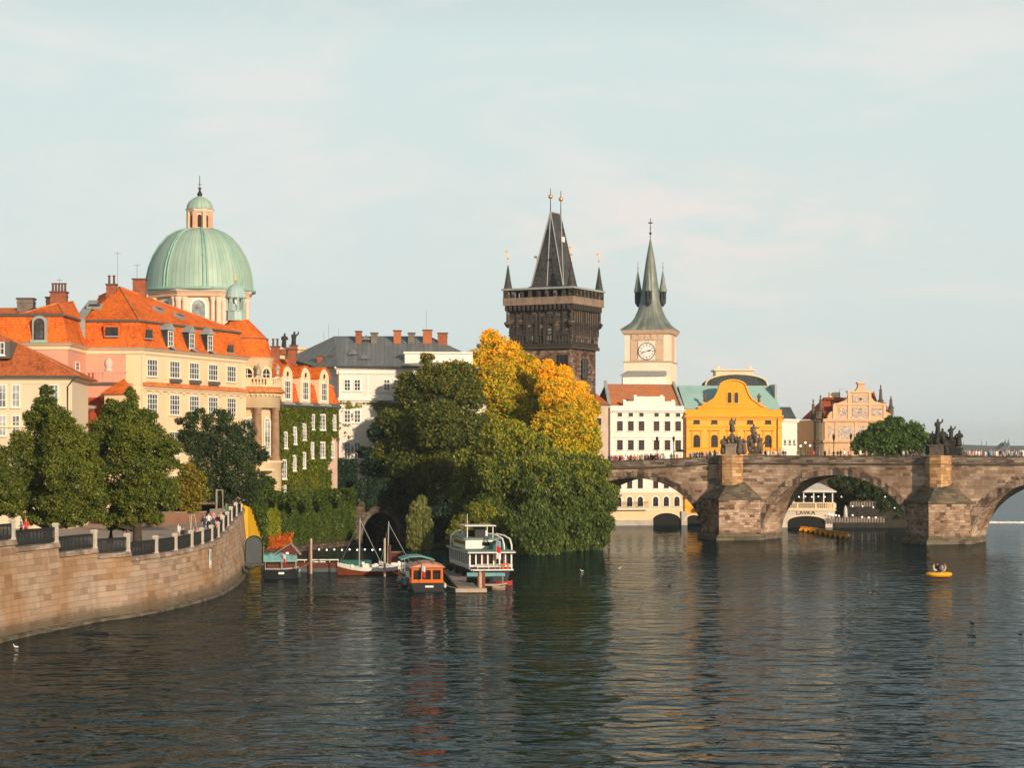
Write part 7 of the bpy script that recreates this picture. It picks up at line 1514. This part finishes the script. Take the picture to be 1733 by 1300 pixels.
# pedal boats under the second arch
def pedalo(px,Y,ang,lab,grp):
    s=Fr(px,Y,ang); t_=thing('pedal_boat',lab,'pedal boat',s.o,grp)
    for b in (-.5,.5):
        m=MB(); m.tube([s.w(-1.3,b,.22),s.w(.8,b,.22),s.w(1.35,b,.38)],[.26,.27,.12],8); part('float',m,'pedalo',t_)
    m=MB(); s.box(m,-1.2,.9,-.62,.62,.4,.55); m.prism([s.w(-.7,-.6,.55),s.w(-.35,-.6,.55),s.w(-.95,-.6,.85),s.w(-1.1,-.6,.8)],s.r*1.2); s.box(m,.4,.8,-.5,.5,.55,.7); part('deck',m,'pedalo',t_); return t_
ped=pedalo(1362,373,70,'yellow pedal boat moored in the tight row under the second arch','yellow pedal boats')
for i in range(1,9):
    c=copytree(ped); f=i/8; Yp=373-29*f; c.location=(PX(1362+68*f,Yp),Yp,0)
# the round yellow boat with its crew
Yb=231; rb_=thing('round_boat','bright yellow hired boat with four people drifting on the open river','boat',(PX(1589,Yb),Yb,0)); m=MB(); c=V(PX(1589,Yb),Yb,0)
rs=[]; N=20
for q in [2*math.pi*k/8 for k in range(9)]:
    rs.append([c+V((1.05+.34*math.cos(q))*1.05*math.cos(2*math.pi*i/N),(1.05+.34*math.cos(q))*.72*math.sin(2*math.pi*i/N),.32+.26*math.sin(q)) for i in range(N)])
m.rings(rs,0,True,False,False,True); part('tube',m,'pedalo',rb_); m=MB(); m.lathe(c.x,c.y,[(.9,.12),(.9,.2),(0,.2)],16); part('floor',m,'wood_pale',rb_)
# driftwood
m=MB(); p=P(152,1071,158); m.tube([V(p.x-1.3,p.y,.02),V(p.x,p.y+.3,.12),V(p.x+1.4,p.y+.1,.03)],[.06,.13,.04],6); m.tube([V(p.x,p.y+.2,.1),V(p.x+.3,p.y+.4,.45)],.05,4); m.tube([V(p.x-.6,p.y-.5,.02),V(p.x+.9,p.y-.4,.05)],.07,5); solo('driftwood',m,'boat_black','dark waterlogged branch floating at the foot of the quay wall','branch',(p.x,p.y,0))

for par,a,b in ((lc_,V(PX(745,207),207.5,.9),V(PX(790,207),206,.5)),(lc_,V(PX(700,212),212,.9),V(PX(655,233),233,1.2)),(ship,V(PX(800,223),222.5,1.3),V(PX(812.5,207),207,1.1)),(cb_,V(PX(500,229),229,1.2),V(PX(525,239),239,1.4)),(b_,V(PX(641,240),240,1.3),V(PX(651,233),233,1.6))):
    m=MB(); m.tube([a,a.lerp(b,.35)-V(0,0,.3),a.lerp(b,.7)-V(0,0,.3),b],.03,4); part('mooring_rope',m,'wood_pale',par)
for i in range(3): m=MB(); m.ball(Fr(724,206.5,95).w(1.5+2.5*i,1.75,.5),.2,7,sq=(.8,.8,1.3)); part('fender',m,'boat_white',lc_)
# ---------------------------------------------------------------- people, statues, lamps, birds
def pose(kind):
    J=[((0,0,.95),(.15,.11)),((0,0,1.15),(.135,.10)),((0,0,1.38),(.17,.11)),((0,0,1.50),(.06,.06)),((0,.02,1.63),(.085,.095)),((0,.02,1.74),(.06,.07))]
    E=[(0,1),(1,2),(2,3),(3,4),(4,5)]
    def ch(frm,pts):
        last=frm
        for p,r in pts: J.append((p,r)); E.append((last,len(J)-1)); last=len(J)-1
    if kind=='stand':
        ch(0,[((.10,0,.86),.095),((.11,.02,.48),.065),((.11,-.02,.09),.045),((.11,.12,.04),.04)]); ch(0,[((-.10,0,.86),.095),((-.12,-.03,.48),.065),((-.13,-.05,.09),.045),((-.13,.09,.04),.04)])
        ch(2,[((.21,0,1.40),.055),((.25,-.03,1.13),.042),((.22,.08,.90),.032),((.21,.12,.82),.03)]); ch(2,[((-.21,0,1.40),.055),((-.26,-.02,1.13),.042),((-.20,.16,.98),.032),((-.16,.24,.95),.03)])
    elif kind=='walk':
        ch(0,[((.10,0,.86),.095),((.11,.16,.48),.065),((.11,.10,.10),.045),((.11,.24,.06),.04)]); ch(0,[((-.10,0,.86),.095),((-.11,-.06,.50),.065),((-.11,-.32,.16),.045),((-.11,-.24,.05),.04)])
        ch(2,[((.21,0,1.40),.055),((.25,-.14,1.15),.042),((.23,-.10,.90),.032),((.22,-.06,.83),.03)]); ch(2,[((-.21,0,1.40),.055),((-.25,.08,1.15),.042),((-.21,.26,.98),.032),((-.2,.32,.95),.03)])
    else: # sit, on something 0.45 high; pelvis lowered
        J=[((0,0,.55),(.16,.13)),((0,-.03,.75),(.14,.10)),((0,0,.98),(.17,.11)),((0,.03,1.10),(.06,.06)),((0,.06,1.22),(.085,.095)),((0,.06,1.33),(.06,.07))]; 
        def ch(frm,pts):
            last=frm
            for p,r in pts: J.append((p,r)); E.append((last,len(J)-1)); last=len(J)-1
        ch(0,[((.11,.12,.53),.095),((.13,.44,.52),.07),((.12,.44,.09),.045),((.12,.56,.04),.04)]); ch(0,[((-.11,.12,.53),.095),((-.14,.44,.50),.07),((-.16,.38,.09),.045),((-.16,.50,.04),.04)])
        ch(2,[((.21,.02,1.0),.055),((.25,.06,.76),.042),((.16,.30,.66),.032),((.12,.36,.64),.03)]); ch(2,[((-.21,.02,1.0),.055),((-.26,.08,.76),.042),((-.16,.32,.68),.032),((-.12,.38,.66),.03)])
    return J,E
PT={}
def person_mesh(kind,top,bottom):
    if kind not in PT: J,E=pose(kind); PT[kind]=skin(J,E,1)
    vs,fs=PT[kind]; me=bpy.data.meshes.new('person'); me.from_pydata(vs,[],fs); off=0 if kind!='sit' else -.40
    for n_ in ('skin',top,bottom,'hair'): me.materials.append(MATS[n_])
    for p in me.polygons:
        c=p.center; z=c.z-off
        ax=abs(c.x)
        if z>1.69 or (z>1.58 and c.y-(.04 if kind=='sit' else 0)<-.01): k=3
        elif z>1.53: k=0
        elif z>.93 and not (ax>.17 and z<1.12 and kind!='sit'): k=1
        elif ax>.19 and z<1.12 and kind!='sit': k=0
        elif kind=='sit' and z>.98: k=1
        else: k=2
        if kind=='sit' and c.y>.24 and c.z>.60: k=0
        p.material_index=k; p.use_smooth=True
    return me
PM={}
def person(kind,top,bottom,loc,rz,label,group=None,s=1.0):
    key=(kind,top,bottom)
    if key not in PM: PM[key]=person_mesh(*key)
    o=bpy.data.objects.new('person',PM[key]); COL.objects.link(o); o.location=loc; o.rotation_euler=(0,0,rz); o.scale=(s,s,s); return tag(o,label,'person',group)
CN={'cloth_white':'white','cloth_black':'black','cloth_navy':'navy','cloth_blue':'light blue','cloth_red':'red','cloth_orange':'orange','cloth_grey':'grey','cloth_pink':'pink','cloth_green':'dark green','cloth_beige':'beige'}
rp=random.Random(77); keys=list(CN)
SEC=[(1028,1126,56,'in the crowd in front of the white mill house'),(1132,1150,3,'standing apart before the right half of the white mill house'),(1168,1216,16,'before the left half of the yellow house'),(1290,1330,12,'between the statues and the small white house'),(1345,1400,6,'on the bridge left of the salmon museum front'),(1402,1440,6,'on the bridge before the salmon museum'),(1448,1500,4,'on the bridge before the terrace trees'),(1525,1560,6,'just left of the dark crucifixion group'),(1628,1732,20,'on the bridge against the far shore at right')]
force={('1345'):['cloth_white','cloth_red','cloth_orange'],('1168'):['cloth_orange','cloth_red','cloth_black']}
pidx=0
for a,b,n,where in SEC:
    for i in range(n):
        px=a+(b-a)*(i+.5)/n+rp.uniform(-1.6,1.6); top=rp.choice(['cloth_white','cloth_white','cloth_black','cloth_navy','cloth_blue','cloth_grey','cloth_grey','cloth_black','cloth_pink','cloth_green','cloth_beige','cloth_red'])
        if a==1345 and i in (2,3): top=('cloth_orange','cloth_red')[i-2]
        if a==1525 and i==5: top='cloth_red'
        v=rp.uniform(.8,7.5); u=(bu(px)); 
        # keep the column: slide along the sight line
        k=(px-CX)/F; base=F0+BN*v; u=(k*base.y-base.x)/(BD.x-k*BD.y)
        p=bp_(u,v,topz(u)-.78); person(rp.choice(['stand','walk']),top,rp.choice(['denim','cloth_black','cloth_navy','cloth_beige']),p,rp.uniform(0,6.28),'person in %s top %s'%(CN[top],where),'people on the bridge',rp.uniform(.92,1.06)); pidx+=1
# promenade people
Yq=lambda y:None
def quayp(kind,px,Y,z,top,bot,rz,lab): person(kind,top,bot,(PX(px,Y),Y,z),rz,lab,'people on the quay')
quayp('stand',302,196,5.25,'cloth_white','skin',2.6,'person in white shirt leaning by the railing, left of one in black')
quayp('sit',310,196,5.25,'cloth_black','denim',3.6,'person in black seated by the railing below the young tree')
quayp('sit',334,199,5.2,'cloth_pink','cloth_white',2.9,'person in pink top sitting at the railing, leftmost of the seated group')
quayp('sit',342,201,5.2,'cloth_orange','cloth_white',3.4,'person in orange top sitting at the railing')
quayp('sit',359,204,5.35,'cloth_pink','cloth_black',2.4,'person in pink top and black trousers beside the railing bend')
quayp('sit',366,206,5.6,'cloth_pink','cloth_red',2.2,'person in pink top and red skirt nearest the railing bend')
quayp('stand',353,214,5.7,'cloth_white','cloth_navy',3.1,'person in white shirt and navy trousers standing behind the seated group')
quayp('stand',361,216,5.9,'cloth_pink','denim',2.9,'person in pink shirt and jeans behind the seated group')
quayp('sit',370,212,6.0,'cloth_black','denim',2.6,'person in black sitting on the rising steps')
for i_,(px_,Y_,z_,k_,t_,l_) in enumerate(((328,198,5.25,'sit','cloth_beige','person in beige at the left end of the seated group on the quay'),(349,203,5.25,'sit','cloth_white','person in white sitting low by the railing, middle of the seated group'),(346,212,5.5,'stand','cloth_navy','person in navy standing left of the two behind the seated group'),(374,216,6.2,'sit','cloth_beige','person in beige sitting highest on the rising steps'),(383,224,6.5,'stand','cloth_green','person in dark green standing on the upper steps by the stakes'))): quayp(k_,px_,Y_,z_,t_,'denim',2.4+.3*i_,l_)
quayp('walk',403,242,6.9,'cloth_black','cloth_black',1.2,'person in black at the top of the rising quay by the pillar')
quayp('stand',44,168,6.55,'cloth_red','cloth_black',3.0,'person in red top behind the railing at far left')
quayp('walk',36,169,6.6,'cloth_white','cloth_black',2.0,'person in white top behind the railing at far left')
cs=V(PX(1589,231),231,.12)
for dx,dy,t_,b_,r_,lab in ((-.62,-.1,'cloth_white','cloth_black',4.7,'person in white at the left side of the round yellow boat'),(-.1,.35,'cloth_black','denim',3.14,'person in black at the back of the round yellow boat'),(.3,-.3,'cloth_grey','denim',0,'person in grey in the middle of the round yellow boat'),(.72,.1,'cloth_beige','cloth_white',1.6,'person in beige at the right side of the round yellow boat')):
    person('sit',t_,b_,cs+V(dx,dy,.12),r_,lab,'people in the yellow boat',.95)
# ---- statues
def figure(mb,c,h,seed=0,arms='raise',lean=0,robe=1.0):
    rr=random.Random(seed); k=h/1.85; c=Vector(c)
    J=[((0,0,.0),(.42*robe,.34)),((rr.uniform(-.05,.05),0,.45),(.36*robe,.30)),((lean*.3,.02,.95),(.28,.23)),((lean*.6,0,1.3),(.30,.22)),((lean*.8,0,1.5),(.08,.08)),((lean*.9,-.02,1.66),(.15,.15)),((lean*.9,-.02,1.8),(.10,.10))]
    E=[(0,1),(1,2),(2,3),(3,4),(4,5),(5,6)]
    if arms=='raise': A_=[((.28,0,1.38),.08),((.46,-.1,1.5),.10),((.48,-.1,1.80),.07)]; B_=[((-.27,0,1.36),.09),((-.38,-.15,1.08),.075),((-.12,-.28,1.12),.06)]
    elif arms=='hold': A_=[((.27,0,1.36),.09),((.36,-.15,1.05),.08),((.08,-.3,1.15),.07)]; B_=[((-.27,0,1.36),.09),((-.38,-.12,1.05),.08),((-.05,-.32,1.0),.07)]
    else: A_=[((.3,0,1.36),.08),((.50,-.05,1.25),.11),((.62,-.1,1.40),.08)]; B_=[((-.3,0,1.34),.08),((-.42,-.1,1.0),.07),((-.3,-.2,.8),.06)]
    for ch in (A_,B_):
        last=3
        for p,r in ch: J.append(((p[0]+lean*.6,p[1],p[2]),r)); E.append((last,len(J)-1)); last=len(J)-1
    vs,fs=skin(J,E,1); a=rr.uniform(-.6,.6) ; ca,sa=math.cos(a),math.sin(a); out=[]
    for x,y,z in vs:
        w=1+.10*math.sin(9*math.atan2(y,x+.001)+5*z)*max(0,1-z/1.3); x*=w;y*=w; out.append((c.x+k*(x*ca-y*sa),c.y+k*(x*sa+y*ca),c.z+k*z))
    mb.add(out,fs,0,True)
def pedestal(m,p,w,d,h,rz):
    m.box(p.x,p.y,p.z,w+.3,d+.3,.25,rz); m.box(p.x,p.y,p.z+.25,w,d,h-.5,rz); m.box(p.x,p.y,p.z+h-.25,w+.28,d+.28,.14,rz); m.box(p.x,p.y,p.z+h-.11,w+.16,d+.16,.11,rz)
def group(name,label,u,v,ped,figs,mat,pm):
    z=topz(u)+.03; p=bp_(u,v,z); t_=thing(name,label,'statue',p,'statues on the bridge piers'); m=MB(); pedestal(m,p,ped[0],ped[1],ped[2],-TH); part('pedestal',m,pm,t_)
    for i,(du,dv,dz,h,arms,lean) in enumerate(figs):
        m=MB(); figure(m,bp_(u+du,v+dv,z+dz),h*1.06,i+int(u*7)%50,arms,lean,1.3); part('figure',m,mat,t_)
    return t_
g=group('statue_group','pale pedestal with a tall saint and smaller attendants on the first full pier',0.2,-.4,(1.7,1.3,1.75),[(0,0,1.75,2.0,'hold',0),(0,.1,3.5,2.3,'raise',-.1),(-1.5,.1,.0,3.0,'hold',.12),(1.35,0,.0,2.9,'side',.0),(1.9,.3,.0,2.6,'raise',-.1),(.75,.2,1.6,1.5,'side',0)],'statue_stone','pedestal')
m=MB(); b=bp_(.2,-.3,topz(0)+1.7)
for i in range(9): m.ball(b+V(rp.uniform(-.7,.7),rp.uniform(-.4,.4),rp.uniform(0,1.3)),rp.uniform(.2,.38),7)
part('cloud_base',m,'statue_stone',g)
g=group('statue_group','slender stacked saints group right of the pale pedestal',0.4,BW-.3,(1.6,1.3,.8),[(-.5,0,.8,2.7,'hold',.1),(-.3,.1,2.6,2.4,'side',.05),(.8,0,.8,2.4,'hold',0),(1.1,0,.2,2.0,'raise',0),(.2,-.2,1.9,1.9,'side',.1)],'statue_stone','statue_stone')
m=MB(); b=bp_(.4,BW-.3,topz(0)+.8)
for i in range(10): m.ball(b+V(rp.uniform(-1.0,.9),rp.uniform(-.4,.4),rp.uniform(0,2.2)),rp.uniform(.25,.45),7)
part('rocky_base',m,'statue_stone',g)
g=group('statue_group','dark pyramid of figures topped by a raised arm on the second full pier',SP-.1,-.3,(2.1,1.5,1.7),[(-.9,0,1.7,2.0,'hold',.1),(.9,0,1.7,2.0,'side',-.1),(0,.1,3.0,2.5,'raise',.0),(-1.5,0,0,2.2,'hold',0),(1.35,-.2,0,2.4,'hold',0),(0,-.3,1.7,1.8,'hold',0)],'statue_dark','statue_stone')
m=MB(); b=bp_(SP-.1,-.2,topz(SP)+1.7)
for i in range(14): h_=rp.uniform(0,1.8); m.ball(b+V(rp.uniform(-1,1)*(1-h_/2.4),rp.uniform(-.4,.4),h_),rp.uniform(.25,.45),7)
part('rocky_base',m,'statue_dark',g)
g=group('statue_group','row of three dark saints on tall plinths right of the dark pyramid group',SP-.6,BW-.4,(3.2,1.3,1.3),[(-1.25,0,1.3,2.9,'hold',-.1),(-.05,0,2.3,2.3,'raise',0),(1.2,0,1.3,2.6,'hold',.05),(-.65,0,1.3,2.0,'hold',0),(.6,0,1.3,1.9,'side',0)],'statue_dark','statue_dark')
m=MB(); pedestal(m,bp_(SP-.6,BW-.4,topz(SP)+1.25),1.0,1.0,1.2,-TH); part('middle_plinth',m,'statue_dark',g)
for px,Y,y0,y1,lab,arm in ((480.5,350,563,591,'dark rooftop statue on the left of the pair beyond the palace roof','hold'),(497,350,560,588,'dark rooftop statue with raised arm on the right of the pair','raise')):
    b=P(px,y1,Y); t_=thing('roof_statue',lab,'statue',b,'rooftop statues'); m=MB(); figure(m,b,PZ(y0,Y)-b.z,int(px),arm,.1); part('figure',m,'statue_dark',t_); m=MB(); m.box(b.x,b.y,b.z-.9,.9,.9,.92); part('plinth',m,'brick',t_)
for ang,lab in ((math.atan2(-3.75,1.45),'grey urn-like figure on the round balcony, left of its pair'),(math.atan2(-1.2,3.75),'grey figure on the right edge of the round balcony')):
    x=rc[0]+3.95*math.cos(ang);y=rc[1]+3.95*math.sin(ang); t_=thing('balcony_statue',lab,'statue',(x,y,zB1),'balcony statues'); m=MB(); m.box(x,y,zB1-.02,.62,.62,.3); part('plinth',m,'post_stone',t_); m=MB(); figure(m,V(x,y,zB1+.28),1.75,int(ang*100),'hold',0,1.3); part('figure',m,'statue_pale',t_)
for px,lab in ((1193.5,'stone saint on the left shoulder of the yellow gable'),(1285.5,'stone saint on the right shoulder of the yellow gable')):
    b=fy.w(Q_(px),PZ(682,YZ),-.4); t_=thing('gable_statue',lab,'statue',b,'gable statues'); m=MB(); m.box(b.x,b.y,b.z-.4,.9,.7,.5); part('plinth',m,'yellow_trim',t_); m=MB(); figure(m,b+V(0,0,.1),1.85,int(px),'hold',0); part('figure',m,'statue_stone',t_)
# ---- lamps
def lamp(px,v,h,lab):
    k=(px-CX)/F; base=F0+BN*v; u=(k*base.y-base.x)/(BD.x-k*BD.y); p=bp_(u,v,topz(u)-.9); t_=thing('street_lamp',lab,'street lamp',p,'street lamps on the bridge')
    m=MB(); m.lathe(p.x,p.y,[(.22,0),(.2,.3),(.09,.5),(.06,1.5),(.05,h-1.0),(.1,h-.95)],8,z0=p.z); m.tube([p+V(-.3,0,h-1.3),p+V(.3,0,h-1.3)],.03,4); part('pole',m,'iron',t_)
    m=MB(); m.lathe(p.x,p.y,[(.12,h-.95),(.22,h-.35),(.26,h-.33),(.1,h-.1),(.03,h+.1)],6,z0=p.z,sm=False); part('lantern',m,'iron',t_); m=MB(); m.lathe(p.x,p.y,[(.13,h-.9),(.205,h-.4)],6,z0=p.z+.0,sm=False); 
lamp(1112,1.0,4.6,'black lamp post amid the bridge crowd'); lamp(1140,8.6,4.7,'black lamp post near the right end of the white mill house'); lamp(1411,1.0,4.2,'black lamp post before the salmon museum'); lamp(1440,8.8,4.4,'black lamp post where the museum meets the trees'); lamp(1304,8.8,3.6,'black lamp post right of the saints group')
k=(1151-CX)/F; base=F0+BN*5; u=(k*base.y-base.x)/(BD.x-k*BD.y); p=bp_(u,5,topz(u)-.9); us_=thing('stall_parasol','dark open parasol standing among the walkers','parasol',p); m=MB(); m.lathe(p.x,p.y,[(1.0,2.0),(.6,2.3),(0,2.5)],8,z0=p.z,sm=False); part('canopy',m,'cloth_black',us_); m=MB(); m.tube([p,p+V(0,0,2.3)],.04,5); part('pole',m,'iron',us_)
# string of little lamps by the tunnel and bulbs at the club
def bulbs(name,label,pts,r,sag=.12):
    t_=thing(name,label,'string lights',pts[0]); m=MB(); 
    for a,b in zip(pts,pts[1:]): m.tube([a,(a+b)/2-V(0,0,sag),b],.015,3)
    part('cable',m,'iron',t_)
    for p in pts: m=MB(); m.ball(p-V(0,0,r),r,6); part('bulb',m,'bulb',t_)
bulbs('string_lights','string of small white bulbs across the water before the tunnel mouth',[P(540+12.9*i,929+ (i%2)*.6,262) for i in range(9)],.11)
bulbs('string_lights','bulbs hanging inside the club terrace pavilion',[P(1341+11*i,839.5+(i%2)*.6,391.5) for i in range(6)],.13)
bulbs('string_lights','bulbs strung over the garden terrace beside the closed parasol',[P(x,y,391) for x,y in ((1404,869),(1409,870),(1415,871),(1420,872),(1443,871),(1459,874),(1470,875),(1482,875))],.15)
bulbs('string_lights','high bulbs glinting among leaves under the second arch',[P(x,y,394) for x,y in ((1424,840),(1443,856),(1460,856),(1478,858),(1498,840),(1514,859))],.12)
for i,(x,y,l) in enumerate(((1355,755,'left'),(1363,749.5,'top'),(1371,754.5,'right'))):
    p=P(x,y,395); t_=thing('globe_lamp','white globe lamp beyond the bridge, %s one of three before distant trees'%l,'lamp',(p.x,p.y,2),'globe lamps'); m=MB(); m.ball(p,.2,8); part('globe',m,'bulb',t_); m=MB(); m.tube([V(p.x,p.y,2),p-V(0,0,.2)],.05,5); part('pole',m,'iron',t_)
# ---- tree stakes by the quay
for px,Y,lab,hh_ in ((326,205,'three pale stakes propping the small autumn tree',2.3),(370,236,'square frame of pale stakes around a sapling at the top of the steps',3.3)):
    p=V(PX(px,Y),Y,5.3 if Y<220 else 6.2); t_=thing('tree_stakes',lab,'stakes',p,'tree stakes'); 
    for a in range(3): e=V(math.cos(a*2.1),math.sin(a*2.1),0); m=MB(); m.tube([p+e*.5,p+e*(.18 if Y<220 else .45)+V(0,0,hh_)],.045,5); part('stake',m,'wood_pale',t_)
    m=MB(); 
    for a in range(3): e=V(math.cos(a*2.1),math.sin(a*2.1),0); f=V(math.cos(a*2.1+2.1),math.sin(a*2.1+2.1),0); q=.2 if Y<220 else .45; m.tube([p+e*q+V(0,0,hh_-.1),p+f*q+V(0,0,hh_-.1)],.04,4)
    part('cross_bar',m,'wood_pale',t_)
# ---- birds
def duck_mesh():
    J=[((0,-.22,.06),(.05,.03)),((0,-.08,.06),(.10,.07)),((0,.08,.07),(.10,.08)),((0,.16,.12),(.05,.05)),((0,.19,.22),(.035,.035)),((0,.20,.28),(.045,.045)),((0,.28,.27),(.02,.012))]
    return skin(J,[(i,i+1) for i in range(6)],1)
dv=duck_mesh(); dme={}
for mt_ in ('boat_black','boat_white'):
    me=bpy.data.meshes.new('duck'); me.from_pydata(dv[0],[],dv[1]); me.materials.append(MATS[mt_]); me.polygons.foreach_set('use_smooth',[True]*len(me.polygons)); dme[mt_]=me
for px,py,rz,mt_,lab in ((1645,1055,1.4,'boat_black','dark duck swimming below the round yellow boat, upper of two'),(1641,1076,1.7,'boat_black','dark duck swimming below the round yellow boat, lower of two'),(1648,1076,1.6,'boat_black','dark duck close behind another on the open river'),(1727,1074,4.6,'boat_black','dark duck by the right edge of the river'),(1133,991,1.3,'boat_black','dark duck in the reflection of the white mill house'),(1048,963,4.4,'boat_white','white gull on the water right of the dark tree reflection'),(985,967,1.7,'boat_white','white gull in the dark reflection of the trees'),(1040,898,1.2,'boat_black','dark duck near the foot of the white mill house'),(27,1096,2.2,'boat_white','white gull at the foot of the quay wall at far left')):
    Y=WY(py); o=bpy.data.objects.new('water_bird',dme[mt_]); COL.objects.link(o); o.location=(PX(px,Y),Y,-.02); o.rotation_euler=(0,0,rz); o.scale=(.85,.85,.8); tag(o,lab,'bird','water birds')
# ---------------------------------------------------------------- light, sky, camera
SUN_A=math.radians(57); SUN_E=math.radians(15)     # to the right, a little behind the camera
sd=V(math.cos(SUN_E)*math.cos(SUN_A),-math.cos(SUN_E)*math.sin(SUN_A),math.sin(SUN_E))
sl=bpy.data.lights.new('sun','SUN'); sl.energy=4.5; sl.angle=math.radians(1.6); sl.color=(1,.775,.555)
so_=bpy.data.objects.new('sun',sl); COL.objects.link(so_); so_.rotation_euler=(-sd).to_track_quat('-Z','Y').to_euler(); so_.location=(100,-100,80)
w=bpy.data.worlds.new('World'); S.world=w; w.use_nodes=True; t=NT(w.node_tree); bg=[n for n in t.n if n.type=='BACKGROUND'][0]
sky=t.a('ShaderNodeTexSky'); sky.sky_type='NISHITA'; sky.sun_disc=False; sky.sun_elevation=SUN_E; sky.sun_rotation=math.atan2(sd.x,sd.y); sky.air_density=1.0; sky.dust_density=2.0
tc=t.a('ShaderNodeTexCoord'); g=tc.outputs['Generated']; sx=t.a('ShaderNodeSeparateXYZ',i_0=g); z=sx.outputs[2]
K_=10.0   # the background strength is 0.1
hz_=t.ramp(z,[(.0,(.70*K_,.74*K_,.73*K_)),(.05,(.66*K_,.735*K_,.725*K_)),(.19,(.65*K_,.755*K_,.725*K_)),(.31,(.27*K_,.38*K_,.40*K_)),(.44,(.13*K_,.18*K_,.20*K_)),(1.0,(.12*K_,.165*K_,.20*K_))])
# thin drifting cloud, slightly warm, in flat bands
cv=t.vmul(g,(1.0,1.0,3.0)); n1=t.noise(cv,5.5,6,.6,.7); n2=t.noise(cv,17.0,4,.55,.4)
cl=t.math('MULTIPLY',t.math('SUBTRACT',t.math('ADD',t.math('MULTIPLY',n1,.75),t.math('MULTIPLY',n2,.25)),.475,clamp=True),7.0,clamp=True)
c1=t.mix(t.math('MULTIPLY',cl,.6),hz_,(.83*K_,.78*K_,.745*K_,1))
# one faint peach bank low to the right of centre
sxx=sx.outputs[0]; bd=t.math('MULTIPLY',t.math('SUBTRACT',1.0,t.math('ABSOLUTE',t.math('DIVIDE',t.math('SUBTRACT',z,.108),.034)),clamp=True),t.math('SUBTRACT',1.0,t.math('ABSOLUTE',t.math('DIVIDE',t.math('SUBTRACT',sxx,.09),.15)),clamp=True))
bn=t.noise(t.vmul(g,(1,1,2.6)),26.0,5,.6,.5); bk_=t.math('MULTIPLY',t.math('MULTIPLY',bd,2.2),t.math('MULTIPLY',t.math('SUBTRACT',bn,.36,clamp=True),3.0),clamp=True)
c1=t.mix(t.math('MULTIPLY',bk_,.75),c1,(.86*K_,.765*K_,.71*K_,1))
veil=t.mix(.88,sky.outputs[0],c1)
t.set(bg.inputs['Color'],veil); bg.inputs['Strength'].default_value=.1
cam=bpy.data.cameras.new('camera'); co=bpy.data.objects.new('camera',cam); COL.objects.link(co); S.camera=co
co.location=(0,0,H); co.rotation_euler=(math.pi/2,0,0); cam.sensor_width=36; cam.lens=36*F/1733; cam.shift_y=(HY-650)/1733; cam.clip_end=20000; cam.clip_start=1
S.view_settings.view_transform='Standard'; S.view_settings.look='None'; S.view_settings.exposure=.17; S.view_settings.gamma=1
S.render.resolution_x=1024; S.render.resolution_y=769

# air: one closed box round everything
m=MB(); m.hexa((-5300,-70,-2),(10600,0,0),(0,7200,0),(0,0,90)); hzm=bpy.data.materials.new('haze_air'); hzm.use_nodes=True; tt=NT(hzm.node_tree); [tt.n.remove(x) for x in list(tt.n) if x.type=='BSDF_PRINCIPLED']
ho=link('haze',m.mesh('haze'),hzm); ho['kind']='stuff'; ho['label']='thin pale evening haze over the river and city'
pv=tt.a('ShaderNodeVolumePrincipled'); pv.inputs['Color'].default_value=(.88,.95,.97,1); pv.inputs['Density'].default_value=.0001; pv.inputs['Anisotropy'].default_value=.2
tt.l.new(pv.outputs[0],[x for x in tt.n if x.type=='OUTPUT_MATERIAL'][0].inputs['Volume'])
for o in bpy.data.objects:
    if o.get('label') and len(o['label'].split())>16: print('LONG',len(o['label'].split()),o['label'])
